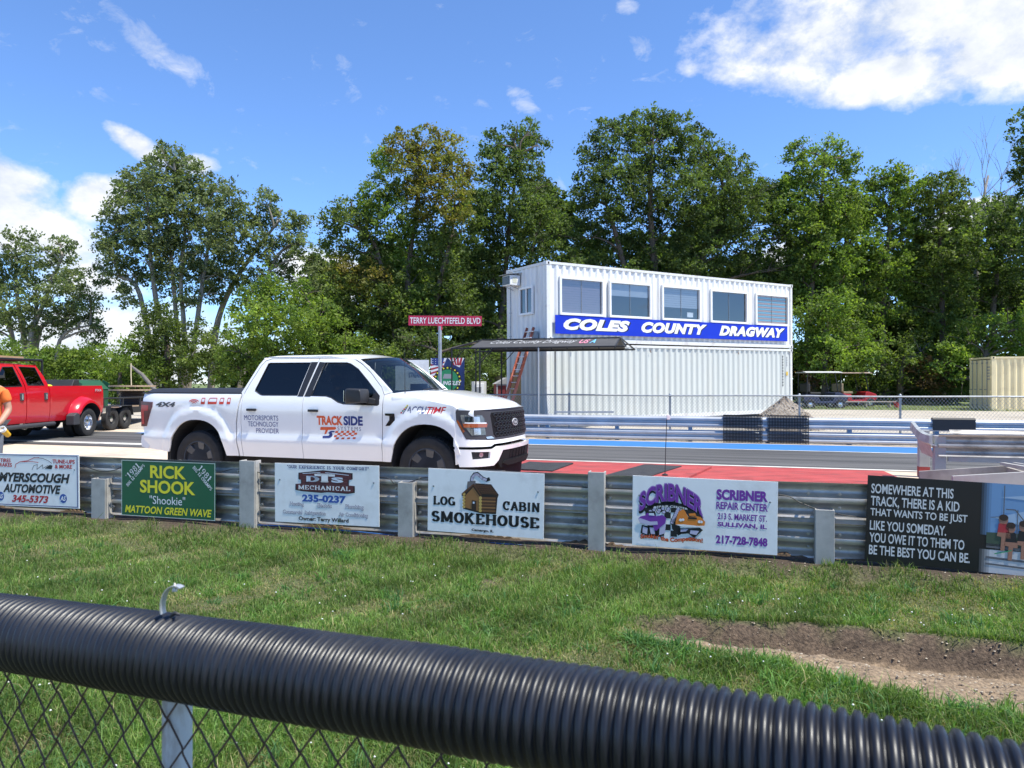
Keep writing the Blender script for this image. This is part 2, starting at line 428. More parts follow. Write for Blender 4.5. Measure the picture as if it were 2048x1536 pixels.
class Face:
    """a flat printed face: local x to the right, z up, print on the side that looks towards -y.
    boxes are given as fractions of the face (x0, z0, x1, z1)."""
    def __init__(s, parent, W, H, y=0.0, x0=0.0, z0=0.0):
        s.p = parent; s.W = W; s.H = H; s.y = y; s.x0 = x0; s.z0 = z0
    def _put(s, name, V, fs, m, layer):
        vs = [(s.x0 + a, s.y - 0.0016 * layer, s.z0 + b) for a, b in V]
        mb = MB(); mb.add(vs, fs)
        me = mesh_of(name, mb, m)
        # make every letter face look to -y
        import bmesh
        bm = bmesh.new(); bm.from_mesh(me)
        for f in bm.faces:
            f.normal_update()
            if f.normal.y > 0: f.normal_flip()
        bm.to_mesh(me); bm.free()
        return obj(name, me, m, s.p)
    def text(s, body, box, m, bold=0.0, shear=0.0, layer=1, rot=0.0, space=1.0, slab=False, w=0.15, fn=None, name='lettering', warp=None):
        V, fs = slab_mesh(body, w) if slab else text_mesh(body, bold, shear, space)
        V = V.copy(); lo = V.min(0); hi = V.max(0)
        V = (V - lo) / np.maximum(hi - lo, 1e-6)
        if warp is not None: V = np.array([warp(a, b) for a, b in V])
        x0, z0, x1, z1 = box[0] * s.W, box[1] * s.H, box[2] * s.W, box[3] * s.H
        P = np.stack([(V[:, 0] - .5) * (x1 - x0), (V[:, 1] - .5) * (z1 - z0)], 1)
        if rot:
            c, sn = math.cos(R(rot)), math.sin(R(rot)); P = P @ np.array([[c, sn], [-sn, c]])
        P += np.array([(x0 + x1) / 2, (z0 + z1) / 2])
        return s._put(name, [tuple(p) for p in P], fs, m, layer)
    def poly(s, polys, m, layer=1, name='print', meters=False):
        V = []; fs = []
        for pl in polys:
            b = len(V); V += [(a * s.W, c * s.H) for a, c in pl]; fs.append(tuple(range(b, b + len(pl))))
        return s._put(name, V, fs, m, layer)
    def line(s, pts, w, m, layer=1, name='print'):
        P = [Vector((a * s.W, b * s.H)) for a, b in pts]; V = []; fs = []
        for i in range(len(P) - 1):
            d = (P[i + 1] - P[i]).normalized(); n = Vector((-d.y, d.x)) * w / 2; e = d * w * .3
            b = len(V); V += [tuple(P[i] - e - n), tuple(P[i + 1] + e - n), tuple(P[i + 1] + e + n), tuple(P[i] - e + n)]; fs.append((b, b + 1, b + 2, b + 3))
        return s._put(name, V, fs, m, layer)
    def ell(s, cx, cz, rx, rz, m, layer=1, name='print', n=28):
        """rx, rz as fractions of the face height"""
        k = s.H / s.W
        return s.poly([[(cx + rx * k * math.cos(2 * math.pi * i / n), cz + rz * math.sin(2 * math.pi * i / n)) for i in range(n)]], m, layer, name)

# ------------------------------------------------------------------ pressed panel: outline (u, v) mapped by fmap(u, v, inset)
def panel(name, outline, fmap, m, parent, holes=(), step=0.06, thick=0.025, smooth=35, flip=False, mirror=False):
    verts = []; edges = []
    def loop(pts):
        # refine the outline so that the curved map is followed
        out = []
        for i in range(len(pts)):
            a = Vector(pts[i]); b = Vector(pts[(i + 1) % len(pts)])
            k = max(1, int((b - a).length / step))
            for j in range(k): out.append(a + (b - a) * j / k)
        b0 = len(verts); verts.extend(out); n = len(out)
        edges.extend((b0 + i, b0 + (i + 1) % n) for i in range(n))
        return list(range(b0, b0 + n))
    def area(p): return sum(p[i][0] * p[(i + 1) % len(p)][1] - p[(i + 1) % len(p)][0] * p[i][1] for i in range(len(p)))
    outline = list(outline) if area(outline) > 0 else list(outline)[::-1]
    loops = [loop(outline)]
    for h in holes:
        h = list(h) if area(h) < 0 else list(h)[::-1]
        loops.append(loop(h))
    us = [p[0] for p in outline]; vs_ = [p[1] for p in outline]
    def inside(x, y, poly):
        c = False; n = len(poly); j = n - 1
        for i in range(n):
            if (poly[i][1] > y) != (poly[j][1] > y) and x < (poly[j][0] - poly[i][0]) * (y - poly[i][1]) / (poly[j][1] - poly[i][1]) + poly[i][0]: c = not c
            j = i
        return c
    nb = len(verts); bv = list(verts)
    nx = int((max(us) - min(us)) / step) + 1; ny = int((max(vs_) - min(vs_)) / step) + 1
    for i in range(nx + 1):
        for j in range(ny + 1):
            x = min(us) + (i + (0.5 if j % 2 else 0.0)) * step; y = min(vs_) + j * step
            if not inside(x, y, outline) or any(inside(x, y, h) for h in holes): continue
            if min((x - b.x) ** 2 + (y - b.y) ** 2 for b in bv) < (0.5 * step) ** 2: continue
            verts.append(Vector((x, y)))
    r = delaunay_2d_cdt(verts, edges, [], 1, 1e-5)
    P, Fc, orig = r[0], r[2], r[3]
    Fc = [f for f in Fc if inside(sum(P[i].x for i in f) / len(f), sum(P[i].y for i in f) / len(f), outline)
          and not any(inside(sum(P[i].x for i in f) / len(f), sum(P[i].y for i in f) / len(f), h) for h in holes)]
    mb = MB()
    n = len(P)
    mb.add([fmap(p.x, p.y, 0.0) for p in P], [tuple(f) for f in Fc])
    # turned-in edge all round
    emap = {}
    for k, ov in enumerate(orig):
        for q in ov: emap[q] = k
    for lp in loops:
        ids = [emap[q] for q in lp if q in emap]
        b = len(mb.v)
        mb.v += [tuple(fmap(P[i].x, P[i].y, thick)) for i in ids]
        k = len(ids)
        for i in range(k):
            mb.f.append((ids[i], b + i, b + (i + 1) % k, ids[(i + 1) % k]))
    if flip: mb.f = [tuple(reversed(f)) for f in mb.f]
    me = mesh_of(name, mb, m, smooth)
    return obj(name, me, m, parent)
# =================================================================== ground, strip, lawn
RNG = np.random.default_rng(11)
def fast_mesh(name, V, Fc, m, tint=None, smooth=False):
    V = np.ascontiguousarray(V, dtype=np.float32).reshape(-1, 3); Fc = np.ascontiguousarray(Fc, dtype=np.int32)
    k = Fc.shape[1]; nf = Fc.shape[0]
    me = bpy.data.meshes.new(name)
    me.vertices.add(len(V)); me.vertices.foreach_set('co', V.ravel())
    me.loops.add(nf * k); me.loops.foreach_set('vertex_index', Fc.ravel())
    me.polygons.add(nf); me.polygons.foreach_set('loop_start', np.arange(0, nf * k, k, dtype=np.int32))
    me.update(calc_edges=True)
    if tint is not None:
        a = me.attributes.new('tint', 'FLOAT_COLOR', 'POINT')
        t = np.concatenate([np.asarray(tint, dtype=np.float32), np.ones((len(tint), 1), np.float32)], 1)
        a.data.foreach_set('color', t.ravel())
    me.polygons.foreach_set('use_smooth', np.full(nf, bool(smooth)))
    me.materials.append(m)
    return me
def leaf_mat(name, trans=0.48, rough=0.55, spec=0.25):
    if name in MATS: return MATS[name]
    m = bpy.data.materials.new(name); m.use_nodes = True; nt = m.node_tree; L = nt.links.new
    b = nt.nodes['Principled BSDF']; b.inputs['Roughness'].default_value = rough; b.inputs['Specular IOR Level'].default_value = spec
    at_ = nt.nodes.new('ShaderNodeAttribute'); at_.attribute_name = 'tint'
    L(at_.outputs['Color'], b.inputs['Base Color'])
    tr = nt.nodes.new('ShaderNodeBsdfTranslucent')
    mu = nt.nodes.new('ShaderNodeMix'); mu.data_type = 'RGBA'; mu.blend_type = 'MULTIPLY'; mu.inputs['Factor'].default_value = 1.0
    L(at_.outputs['Color'], mu.inputs['A']); mu.inputs['B'].default_value = (1.35, 1.5, 0.6, 1)
    L(mu.outputs['Result'], tr.inputs['Color'])
    mx = nt.nodes.new('ShaderNodeMixShader'); mx.inputs[0].default_value = trans
    L(b.outputs[0], mx.inputs[1]); L(tr.outputs[0], mx.inputs[2])
    L(mx.outputs[0], nt.nodes['Material Output'].inputs[0])
    MATS[name] = m
    return m
LEAF = leaf_mat('leaf_green')
BLADE = leaf_mat('grass_blade', 0.4, 0.5, 0.3)

GRAVEL = mat('gravel', (0.44, 0.39, 0.32), 0.95, var=0.35, vscale=26, bump=0.9, bscale=55, dirt=(0.26, 0.22, 0.17), dirt_amt=0.7, dirt_scale=0.5)
FIELD = mat('far_grass', (0.13, 0.17, 0.045), 0.9, var=0.35, vscale=4, bump=0.8, bscale=30, dirt=(0.24, 0.21, 0.10), dirt_amt=0.5, dirt_scale=0.7)
CONCRETE = mat('pale_concrete', (0.58, 0.47, 0.36), 0.9, var=0.16, vscale=5, bump=0.4, bscale=60, dirt=(0.25, 0.22, 0.20), dirt_amt=0.6, dirt_scale=0.8)
def asphalt_mat(name, col, streak):
    m = bpy.data.materials.new(name); m.use_nodes = True; nt = m.node_tree; L = nt.links.new; b = nt.nodes['Principled BSDF']
    t = nt.nodes.new('ShaderNodeTexCoord')
    def noise(scale, st, det=7, ro=.6):
        mp = nt.nodes.new('ShaderNodeMapping'); mp.inputs['Scale'].default_value = st; L(t.outputs['Object'], mp.inputs[0])
        n = nt.nodes.new('ShaderNodeTexNoise'); n.inputs['Scale'].default_value = scale; n.inputs['Detail'].default_value = det; n.inputs['Roughness'].default_value = ro
        L(mp.outputs[0], n.inputs['Vector']); return n.outputs['Fac']
    r = nt.nodes.new('ShaderNodeValToRGB'); e = r.color_ramp.elements
    e[0].position = .32; e[0].color = (*[c * (1 - streak) for c in col], 1); e[1].position = .68; e[1].color = (*[min(1, c * (1 + streak * 1.2)) for c in col], 1)
    L(noise(1.0, (0.12, 3.2, 1)), r.inputs[0])
    r2 = nt.nodes.new('ShaderNodeMix'); r2.data_type = 'RGBA'; r2.blend_type = 'MULTIPLY'; r2.inputs['Factor'].default_value = .55
    r3 = nt.nodes.new('ShaderNodeValToRGB'); r3.color_ramp.elements[0].position = .3; r3.color_ramp.elements[0].color = (.5, .5, .5, 1); r3.color_ramp.elements[1].position = .7; r3.color_ramp.elements[1].color = (1.3, 1.3, 1.3, 1)
    L(noise(60, (1, 1, 1)), r3.inputs[0]); L(r.outputs[0], r2.inputs['A']); L(r3.outputs[0], r2.inputs['B']); L(r2.outputs['Result'], b.inputs['Base Color'])
    b.inputs['Roughness'].default_value = .75
    bp = nt.nodes.new('ShaderNodeBump'); bp.inputs['Strength'].default_value = .4; bp.inputs['Distance'].default_value = .01
    L(noise(90, (1, 1, 1)), bp.inputs['Height']); L(bp.outputs[0], b.inputs['Normal'])
    return m
ASPHALT = asphalt_mat('rubbered_asphalt', (0.082, 0.079, 0.077), 0.62)
RED_PAINT = mat('faded_red_paint', (0.37, 0.040, 0.040), 0.8, var=0.20, vscale=3, col2=(0.45, 0.075, 0.07), bump=0.3, bscale=50, dirt=(0.11, 0.045, 0.042), dirt_amt=0.9, dirt_scale=3.2, stretch=(0.6, 1.6, 1))
BLUE_PAINT = mat('blue_paint', (0.025, 0.155, 0.40), 0.85, var=0.12, vscale=2, bump=0.2, bscale=50, dirt=(0.06, 0.08, 0.12), dirt_amt=0.7, dirt_scale=2.4, stretch=(.35, 2.2, 1))
LINE_PAINT = mat('white_line', (0.62, 0.60, 0.55), 0.7, var=0.12, vscale=6, dirt=(0.25, 0.23, 0.21), dirt_amt=0.8, dirt_scale=3)

def ground_z(c):
    ks = [(7.0, -0.006), (20.4, -0.006), (22.6, 0.17), (30, 0.2), (60, 0.25), (140, 0.3), (900, 0.3)]
    for (a, za), (b, zb) in zip(ks, ks[1:]):
        if c <= b: return za + (zb - za) * max(0, (c - a)) / (b - a)
    return ks[-1][1]
def strip_obj(name, s0, s1, c0, c1, z, m, ns=1, nq=1, jag=0.0):
    """a thin sheet lying along the strip, in strip coordinates"""
    mb = MB(); q0 = (c0 - RAIL_C) * U.x; q1 = (c1 - RAIL_C) * U.x
    for i in range(ns + 1):
        for j in range(nq + 1):
            qq = q0 + (q1 - q0) * j / nq
            if jag and j in (0, nq): qq += random.uniform(-jag, jag)
            mb.v.append((s0 + (s1 - s0) * i / ns, qq, 0))
    w = nq + 1
    mb.f = [(i * w + j, (i + 1) * w + j, (i + 1) * w + j + 1, i * w + j + 1) for i in range(ns) for j in range(nq)]
    o = obj(name, mb, m); o.location = (0, RAIL_C, z); o.rotation_euler = (0, 0, TRK_ROT)
    return o
# far ground up to the horizon
mb = MB()
cs = [7.5, 8.5, 10, 14, 18, 20.4, 21, 21.8, 22.6, 24, 27, 31, 36, 44, 60, 90, 150, 300, 900]
ss = [-1200, -400, -150, -80, -50, -30, -20, -14, -9, -5, -2, 0, 2, 5, 9, 14, 20, 30, 50, 80, 150, 400, 1200]
for c in cs:
    for s_ in ss:
        mb.v.append((s_, (c - RAIL_C) * U.x, ground_z(c)))
w = len(ss)
mb.f = [(i * w + j, i * w + j + 1, (i + 1) * w + j + 1, (i + 1) * w + j) for i in range(len(cs) - 1) for j in range(w - 1)]
g = structure(obj('ground', mb, GRAVEL, smooth=60)); g.location = (0, RAIL_C, 0); g.rotation_euler = (0, 0, TRK_ROT)
# field under the trees
mb = MB()
cs2 = [40, 41, 44, 60, 90, 150, 300, 900]
for c in cs2:
    for s_ in ss:
        mb.v.append((s_, (c + (0.6 * math.sin(s_ * .7) if c == 40 else 0) - RAIL_C) * U.x, ground_z(c) + (0.0 if c == 40 else 0.03)))
mb.f = [(i * w + j, i * w + j + 1, (i + 1) * w + j + 1, (i + 1) * w + j) for i in range(len(cs2) - 1) for j in range(w - 1)]
g = structure(obj('field', mb, FIELD, smooth=60)); g.location = (0, RAIL_C, 0.004); g.rotation_euler = (0, 0, TRK_ROT)

# paved strip (a slab whose near edge stands above the lawn)
mb = MB(); q0, q1 = 0.30, (20.2 - RAIL_C) * U.x
mb.box((0, (q0 + q1) / 2, -0.15), (240, q1 - q0, 0.30))
o = structure(obj('pavement', mb, CONCRETE)); o.location = (0, RAIL_C, 0); o.rotation_euler = (0, 0, TRK_ROT)
structure(strip_obj('track_lane', -120, 120, 14.55, 17.95, 0.004, ASPHALT, 60, 1, 0.02))
structure(strip_obj('track_lane', -120, -6.2, 15.6, 19.0, 0.007, ASPHALT, 20, 1, 0.03))
ra = structure(strip_obj('red_apron', 0, s_of(1893, 11.5) + .0, 7.45, 14.38, 0.005, RED_PAINT, 60, 1, 0.03))
for v in ra.data.vertices: v.co.x += -.285 * v.co.y * max(0, 1 - v.co.x / 6) + .12
structure(strip_obj('white_line', -5.6, 120, 14.36, 14.50, 0.010, LINE_PAINT, 60, 1, 0.012))
structure(strip_obj('white_line', -120, -6.0, 15.15, 15.55, 0.010, LINE_PAINT, 40, 1, 0.04))
structure(strip_obj('white_line', -3.0, 120, 17.92, 18.02, 0.012, LINE_PAINT, 60, 1, 0.01))
structure(strip_obj('blue_edge', -8.5, 120, 18.03, 19.75, 0.009, BLUE_PAINT, 60, 1, 0.03))
structure(strip_obj('blue_edge', -15.0, -10.5, 18.6, 19.6, 0.012, BLUE_PAINT, 8, 1, 0.03))

# black rubber mats and a painted rail end shadow on the red apron
MAT_RUB = mat('rubber_mat', (0.03, 0.03, 0.032), 0.75, var=0.3, vscale=5, bump=0.3, bscale=80)
def mat_on_apron(px0, px1, c0, c1, lab, skew=0.0, m=MAT_RUB, h=0.02, name='rubber_mat', cat='mat'):
    s0 = s_of(px0, c0); s1 = s_of(px1, c0)
    q0 = (c0 - RAIL_C) * U.x; q1 = (c1 - RAIL_C) * U.x
    mb = MB(); n = 14
    top = []; 
    for i in range(n + 1):
        a = s0 + (s1 - s0) * i / n
        e = 0.012 * math.sin(i * 1.7)
        top.append((a, q0 + e)); 
    bot = [(a + skew, q1 - 0.01 * math.cos(i * 1.3)) for i, (a, _) in enumerate(top)]
    for (a, b), (c, d) in zip(top, bot):
        mb.v += [(a, b, 0), (a, b, h + 0.006 * math.sin(a * 9)), (c, d, h + 0.006 * math.cos(a * 7)), (c, d, 0)]
    for i in range(n):
        k = i * 4
        for j in range(4): mb.f.append((k + j, k + 4 + j, k + 4 + (j + 1) % 4, k + (j + 1) % 4))
    mb.f += [(3, 2, 1, 0), (n * 4, n * 4 + 1, n * 4 + 2, n * 4 + 3)]
    o = tag(obj(name, mb, m, recalc=True), lab, cat); o.location = (0, RAIL_C, 0.006); o.rotation_euler = (0, 0, TRK_ROT)
    return o
mat_on_apron(1150, 1240, 11.1, 14.0, 'black rubber mat lying across the red painted apron', 0.75)
mat_on_apron(1010, 1105, 12.6, 13.9, 'short black rubber mat on the red apron in front of the white pickup', 0.12)
mat_on_apron(1328, 1350, 11.4, 13.9, 'red painted plank lying flat beside the whip marker', 0.5, RED_PAINT, 0.04, 'plank', 'plank')
mat_on_apron(1812, 1842, 11.6, 12.9, 'painted shadow of the rail end, a thin dark strip on the red apron', -0.1, MAT_RUB, 0.008, 'shadow_strip', 'strip')  # cast shadow of the rail end, laid as a thin dark sheet

# ------------------------------------------------------------------ lawn with the washed-out rut
def vnoise(x, y, s=1.0, seed=0):
    x = np.asarray(x) * s; y = np.asarray(y) * s
    return (np.sin(x * 1.7 + seed) * np.cos(y * 2.3 + seed * 1.3) + 0.5 * np.sin(x * 4.1 - y * 3.3 + seed * 2.1) + 0.25 * np.cos(x * 9.7 + y * 8.1 + seed)) / 1.75
LAWN_Z = -0.15
A_RUT = np.array([0.78, 5.18]); B_RUT = np.array([4.3, 4.30])
_d = (B_RUT - A_RUT) / np.linalg.norm(B_RUT - A_RUT); _n = np.array([-_d[1], _d[0]])     # away from the camera
def rut(x, y):
    """(height change, bare soil 0..1)"""
    x = np.asarray(x, float); y = np.asarray(y, float)
    s = (x - A_RUT[0]) * _d[0] + (y - A_RUT[1]) * _d[1]
    q = (x - A_RUT[0]) * _n[0] + (y - A_RUT[1]) * _n[1] + 0.035 * np.sin(s * 3.1) + 0.02 * np.sin(s * 8.3) + 0.05
    g = np.clip(s / 0.35, 0, 1); g = g * g * (3 - 2 * g)
    width = 0.20 + 0.42 * np.clip(s / 1.2, 0, 1) + 0.62 * np.clip((s - 1.0) / 1.6, 0, 1) + 0.05 * np.sin(s * 4.7) + 0.03 * np.sin(s * 11)
    t = -q                                                       # towards the camera
    bank = np.clip((t + 0.06) / 0.11, 0, 1)
    rise = np.clip((t - 0.02) / np.maximum(width * .75, .05), 0, 1)
    dz = (-0.20 * bank * (1 - rise) ** 1.5 + 0.035 * np.exp(-((t + 0.10) / 0.07) ** 2)) * g
    soil = g * np.clip((t + 0.085 + 0.02 * np.sin(s * 17)) / 0.03, 0, 1) * np.clip((width + 0.12 - t + 0.10 * vnoise(x, y, 6.5, 17) + 0.05 * vnoise(x, y, 15.0, 4)) / 0.12, 0, 1)
    return dz, soil
def rail_q(x, y): return (np.asarray(y) - (RAIL_C - M_TRK * np.asarray(x))) * U.x
def bare(x, y):
    _, so = rut(x, y)
    q = rail_q(x, y)
    edge = np.clip((q + 0.20 + 0.10 * vnoise(x, y, 2.2, 3)) / 0.10, 0, 1)
    patch = np.clip((vnoise(x, y, 1.1, 5) + 0.4 * vnoise(x, y, 3.7, 8) - 0.66) * 3, 0, 0.8)
    return np.maximum(np.maximum(so, edge), patch)
def lawn_z(x, y):
    dz, _ = rut(x, y)
    q = rail_q(x, y); up = np.clip((q + 0.32) / 0.22, 0, 1)
    return LAWN_Z + dz + 0.105 * up * up * (3 - 2 * up) + 0.018 * vnoise(x, y, 0.9, 1) + 0.006 * vnoise(x, y, 5.0, 2)
xs = np.concatenate([[-60, -30, -18, -12], np.arange(-8, -1, 0.35), np.arange(-1, 5.2, 0.045), np.arange(5.2, 8, .35), [12, 18, 30, 60]])
qs = np.concatenate([[-40, -20, -12, -8, -6.5], np.arange(-5.6, -1.0, 0.045), np.arange(-1.0, 0.45, 0.06)])
X, Q = np.meshgrid(xs, qs, indexing='ij')
Y = RAIL_C - M_TRK * X + Q / U.x
Z = lawn_z(X, Y)
# the soil of the rut is rough
_, so = rut(X, Y)
Z = Z + so * ((RNG.random(X.shape) - .5) * 0.018 + 0.014 * vnoise(X, Y, 7.0, 3) + 0.008 * vnoise(X, Y, 19.0, 6))
Vv = np.stack([X, Y, Z], -1).reshape(-1, 3)
ny = len(qs); I, J = np.meshgrid(np.arange(len(xs) - 1), np.arange(ny - 1), indexing='ij')
Fq = np.stack([I * ny + J, (I + 1) * ny + J, (I + 1) * ny + J + 1, I * ny + J + 1], -1).reshape(-1, 4)
bs = bare(X, Y).reshape(-1)
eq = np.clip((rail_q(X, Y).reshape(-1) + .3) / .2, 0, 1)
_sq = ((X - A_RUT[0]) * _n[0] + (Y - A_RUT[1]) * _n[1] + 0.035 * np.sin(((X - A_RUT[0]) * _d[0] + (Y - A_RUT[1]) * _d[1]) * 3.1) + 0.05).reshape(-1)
bank_dark = np.clip((_sq + .07) / .05, 0, 1)  # darker soil tone from the bank face outward
soilc = (np.array([0.29, 0.215, 0.140])[None] * (1 - bank_dark[:, None]) + np.array([0.125, 0.09, 0.062])[None] * bank_dark[:, None]) * (1 - .45 * eq[:, None]) * (0.85 + .3 * RNG.random((len(bs), 1)))
grassc = np.array([0.10, 0.115, 0.045])[None] * (0.8 + .4 * RNG.random((len(bs), 1)))
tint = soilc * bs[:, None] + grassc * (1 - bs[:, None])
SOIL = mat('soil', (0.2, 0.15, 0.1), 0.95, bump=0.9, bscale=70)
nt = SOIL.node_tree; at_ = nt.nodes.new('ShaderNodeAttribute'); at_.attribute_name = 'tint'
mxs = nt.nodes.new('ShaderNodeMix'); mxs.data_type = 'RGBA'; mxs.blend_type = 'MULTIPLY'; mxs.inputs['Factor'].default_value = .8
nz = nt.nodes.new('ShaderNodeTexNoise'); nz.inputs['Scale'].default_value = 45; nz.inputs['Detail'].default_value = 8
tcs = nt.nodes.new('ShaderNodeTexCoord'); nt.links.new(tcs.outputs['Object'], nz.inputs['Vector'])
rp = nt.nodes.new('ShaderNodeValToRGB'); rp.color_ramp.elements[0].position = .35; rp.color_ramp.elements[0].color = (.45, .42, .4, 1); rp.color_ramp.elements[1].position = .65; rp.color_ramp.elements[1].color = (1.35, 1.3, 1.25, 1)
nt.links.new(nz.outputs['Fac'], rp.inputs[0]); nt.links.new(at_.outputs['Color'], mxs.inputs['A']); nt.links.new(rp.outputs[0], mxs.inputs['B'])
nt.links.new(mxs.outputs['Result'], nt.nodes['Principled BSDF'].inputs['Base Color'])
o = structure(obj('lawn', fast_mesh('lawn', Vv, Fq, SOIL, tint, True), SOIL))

# grass blades -------------------------------------------------------
def blades(name, x, y, h, wd_, tints, lean=0.5, seed=1):
    r = np.random.default_rng(seed); n = len(x)
    z = lawn_z(x, y) - 0.004
    th = r.random(n) * 2 * np.pi; ph = r.random(n) * 2 * np.pi
    ln = np.abs(r.normal(0, lean, n)) + 0.12
    dx = np.cos(ph) * ln; dy = np.sin(ph) * ln
    wx = np.cos(th) * wd_ / 2; wy = np.sin(th) * wd_ / 2
    V = np.zeros((n, 5, 3))
    for k, (a, wf, l) in enumerate(((0, 1, 0), (0, -1, 0), (.55, .8, .35), (.55, -.8, .35), (1, 0, 1))):
        V[:, k, 0] = x + wx * wf + dx * h * l; V[:, k, 1] = y + wy * wf + dy * h * l
        V[:, k, 2] = z + h * a * np.maximum(0.35, 1 - 0.35 * ln * l)
    b = np.arange(n) * 5
    Fc = np.concatenate([np.stack([b, b + 1, b + 3], 1), np.stack([b, b + 3, b + 2], 1), np.stack([b + 2, b + 3, b + 4], 1)])
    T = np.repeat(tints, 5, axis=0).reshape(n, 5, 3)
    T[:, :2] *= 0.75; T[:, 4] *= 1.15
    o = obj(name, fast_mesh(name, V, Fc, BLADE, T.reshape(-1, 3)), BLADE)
    return o
def scatter(n, d0, d1, seed, margin=0.08):
    r = np.random.default_rng(seed)
    d = d0 * (d1 / d0) ** r.random(n)                         # denser near the camera
    t = (r.random(n) * 2 - 1) * (0.706 + margin)
    return t * d, d, r
x, y, r = scatter(370000, 2.75, 10.2, 5)
k = (rail_q(x, y) < -0.02); x, y = x[k], y[k]
bb = bare(x, y); keep = r.random(len(x)) > bb * 1.02 + 0.02; x, y = x[keep], y[keep]
pat = vnoise(x, y, 0.8, 4) + 0.7 * vnoise(x, y, 2.6, 9) + 0.4 * vnoise(x, y, 6.0, 13)
n = len(x)
h = (0.040 + 0.03 * np.clip(pat, -1, 1)) * (0.6 + 0.9 * r.random(n)) + 0.012
tall = r.random(n) < 0.05; h[tall] *= 1.9
q = rail_q(x, y); h *= np.where(q > -.7, 1.25, 1.0)
base_c = np.array([[0.140, 0.228, 0.052], [0.172, 0.258, 0.062], [0.100, 0.178, 0.048], [0.205, 0.262, 0.085], [0.35, 0.31, 0.15]])
pick = np.searchsorted(np.cumsum([.34, .28, .2, .1, .08]), r.random(n)); pick = np.clip(pick, 0, 4)
dry = (pat < -.45) & (r.random(n) < .5); pick[dry] = 4
tints = base_c[pick] * (0.75 + .5 * r.random((n, 1))) * (1 + .36 * np.clip(vnoise(x, y, 1.7, 21) + .5 * vnoise(x, y, 5.0, 23), -1, 1))[:, None]
wdt = 0.0032 + 0.0022 * r.random(n) + 0.0003 * y
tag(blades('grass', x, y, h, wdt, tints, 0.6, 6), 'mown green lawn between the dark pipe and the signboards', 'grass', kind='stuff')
# coarse weeds and crabgrass tufts along the rut and below the pipe
cx_, cy_, r = scatter(420, 2.9, 7.5, 21)
sR = (cx_ - A_RUT[0]) * _d[0] + (cy_ - A_RUT[1]) * _d[1]
k = (bare(cx_, cy_) < .5) & (rail_q(cx_, cy_) < -.3); cx_, cy_ = cx_[k], cy_[k]
ex = RNG.random(90) * 3.4; exx = A_RUT[0] + ex * _d[0]; exy = A_RUT[1] + ex * _d[1]
wid = 0.20 + 0.42 * np.clip(ex / 1.2, 0, 1) + 0.62 * np.clip((ex - 1.0) / 1.6, 0, 1)
exx = exx - _n[0] * (wid + .16 + .1 * RNG.random(90)); exy = exy - _n[1] * (wid + .16 + .1 * RNG.random(90))
cx_ = np.concatenate([cx_, exx]); cy_ = np.concatenate([cy_, exy])
m_ = 26
x = np.repeat(cx_, m_) + RNG.normal(0, .035, len(cx_) * m_); y = np.repeat(cy_, m_) + RNG.normal(0, .035, len(cx_) * m_)
n = len(x); h = np.repeat(.05 + .07 * RNG.random(len(cx_)), m_) * (.5 + .8 * RNG.random(n))
tints = np.repeat(np.where(RNG.random((len(cx_), 1)) < .5, np.array([[.14, .27, .06]]), np.array([[.10, .21, .07]])), m_, axis=0) * (.8 + .4 * RNG.random((n, 1)))
tag(blades('weeds', x, y, h, .006 + .005 * RNG.random(n), tints, 0.9, 8), 'coarser weed tufts growing through the lawn and along the rut', 'weeds', kind='stuff')
# white clover heads
x, y, r = scatter(480, 2.9, 7.0, 33)
k = (bare(x, y) < .4) & (rail_q(x, y) < -.8) & ((vnoise(x, y, .9, 14) > .1) | (r.random(len(x)) < .2)); x, y = x[k], y[k]
ico = [(0, 0, 1), (.9, 0, .3), (.28, .85, .3), (-.73, .53, .3), (-.73, -.53, .3), (.28, -.85, .3), (0, 0, -.6)]
icf = [(0, 1, 2), (0, 2, 3), (0, 3, 4), (0, 4, 5), (0, 5, 1), (6, 2, 1), (6, 3, 2), (6, 4, 3), (6, 5, 4), (6, 1, 5)]
n = len(x); ic = np.array(ico); V = ic[None] * (0.0055 + .0035 * RNG.random((n, 1, 1))); V[:, :, 0] += x[:, None]; V[:, :, 1] += y[:, None]; V[:, :, 2] += (lawn_z(x, y) + .045 + .03 * RNG.random(n))[:, None]
Fc = (np.array(icf)[None] + (np.arange(n) * 7)[:, None, None]).reshape(-1, 3)
CLOVER = mat('clover_white', (0.72, 0.72, 0.66), 0.8)
tag(obj('clover_flowers', fast_mesh('clover_flowers', V, Fc, CLOVER, None, True), CLOVER), 'tiny white clover heads scattered through the lawn', 'clover', kind='stuff')
# pebbles and crumbs on the soil
x, y, r = scatter(26000, 3.2, 9.5, 44)
k = (bare(x, y) > .55) & (rail_q(x, y) < -0.03); x, y = x[k], y[k]; n = len(x)
V = ic[None] * np.array([1, 1, .7]) * (0.003 + .007 * RNG.random((n, 1, 1)) ** 2.5 + .001); V[:, :, 0] += x[:, None]; V[:, :, 1] += y[:, None]; V[:, :, 2] += (lawn_z(x, y) + .001)[:, None]
Fc = (np.array(icf)[None] + (np.arange(n) * 7)[:, None, None]).reshape(-1, 3)
pc = np.array([[.30, .24, .17], [.42, .36, .28], [.10, .08, .065], [.22, .17, .12]])[RNG.integers(0, 4, n)]
PEB = mat('pebble', (0.3, 0.25, 0.2), 0.9); PEBn = PEB.node_tree; a_ = PEBn.nodes.new('ShaderNodeAttribute'); a_.attribute_name = 'tint'; PEBn.links.new(a_.outputs['Color'], PEBn.nodes['Principled BSDF'].inputs['Base Color'])
tag(obj('gravel_crumbs', fast_mesh('gravel_crumbs', V, Fc, PEB, np.repeat(pc, 7, axis=0)), PEB), 'small stones and crumbs on the bare soil of the rut', 'gravel', kind='stuff')
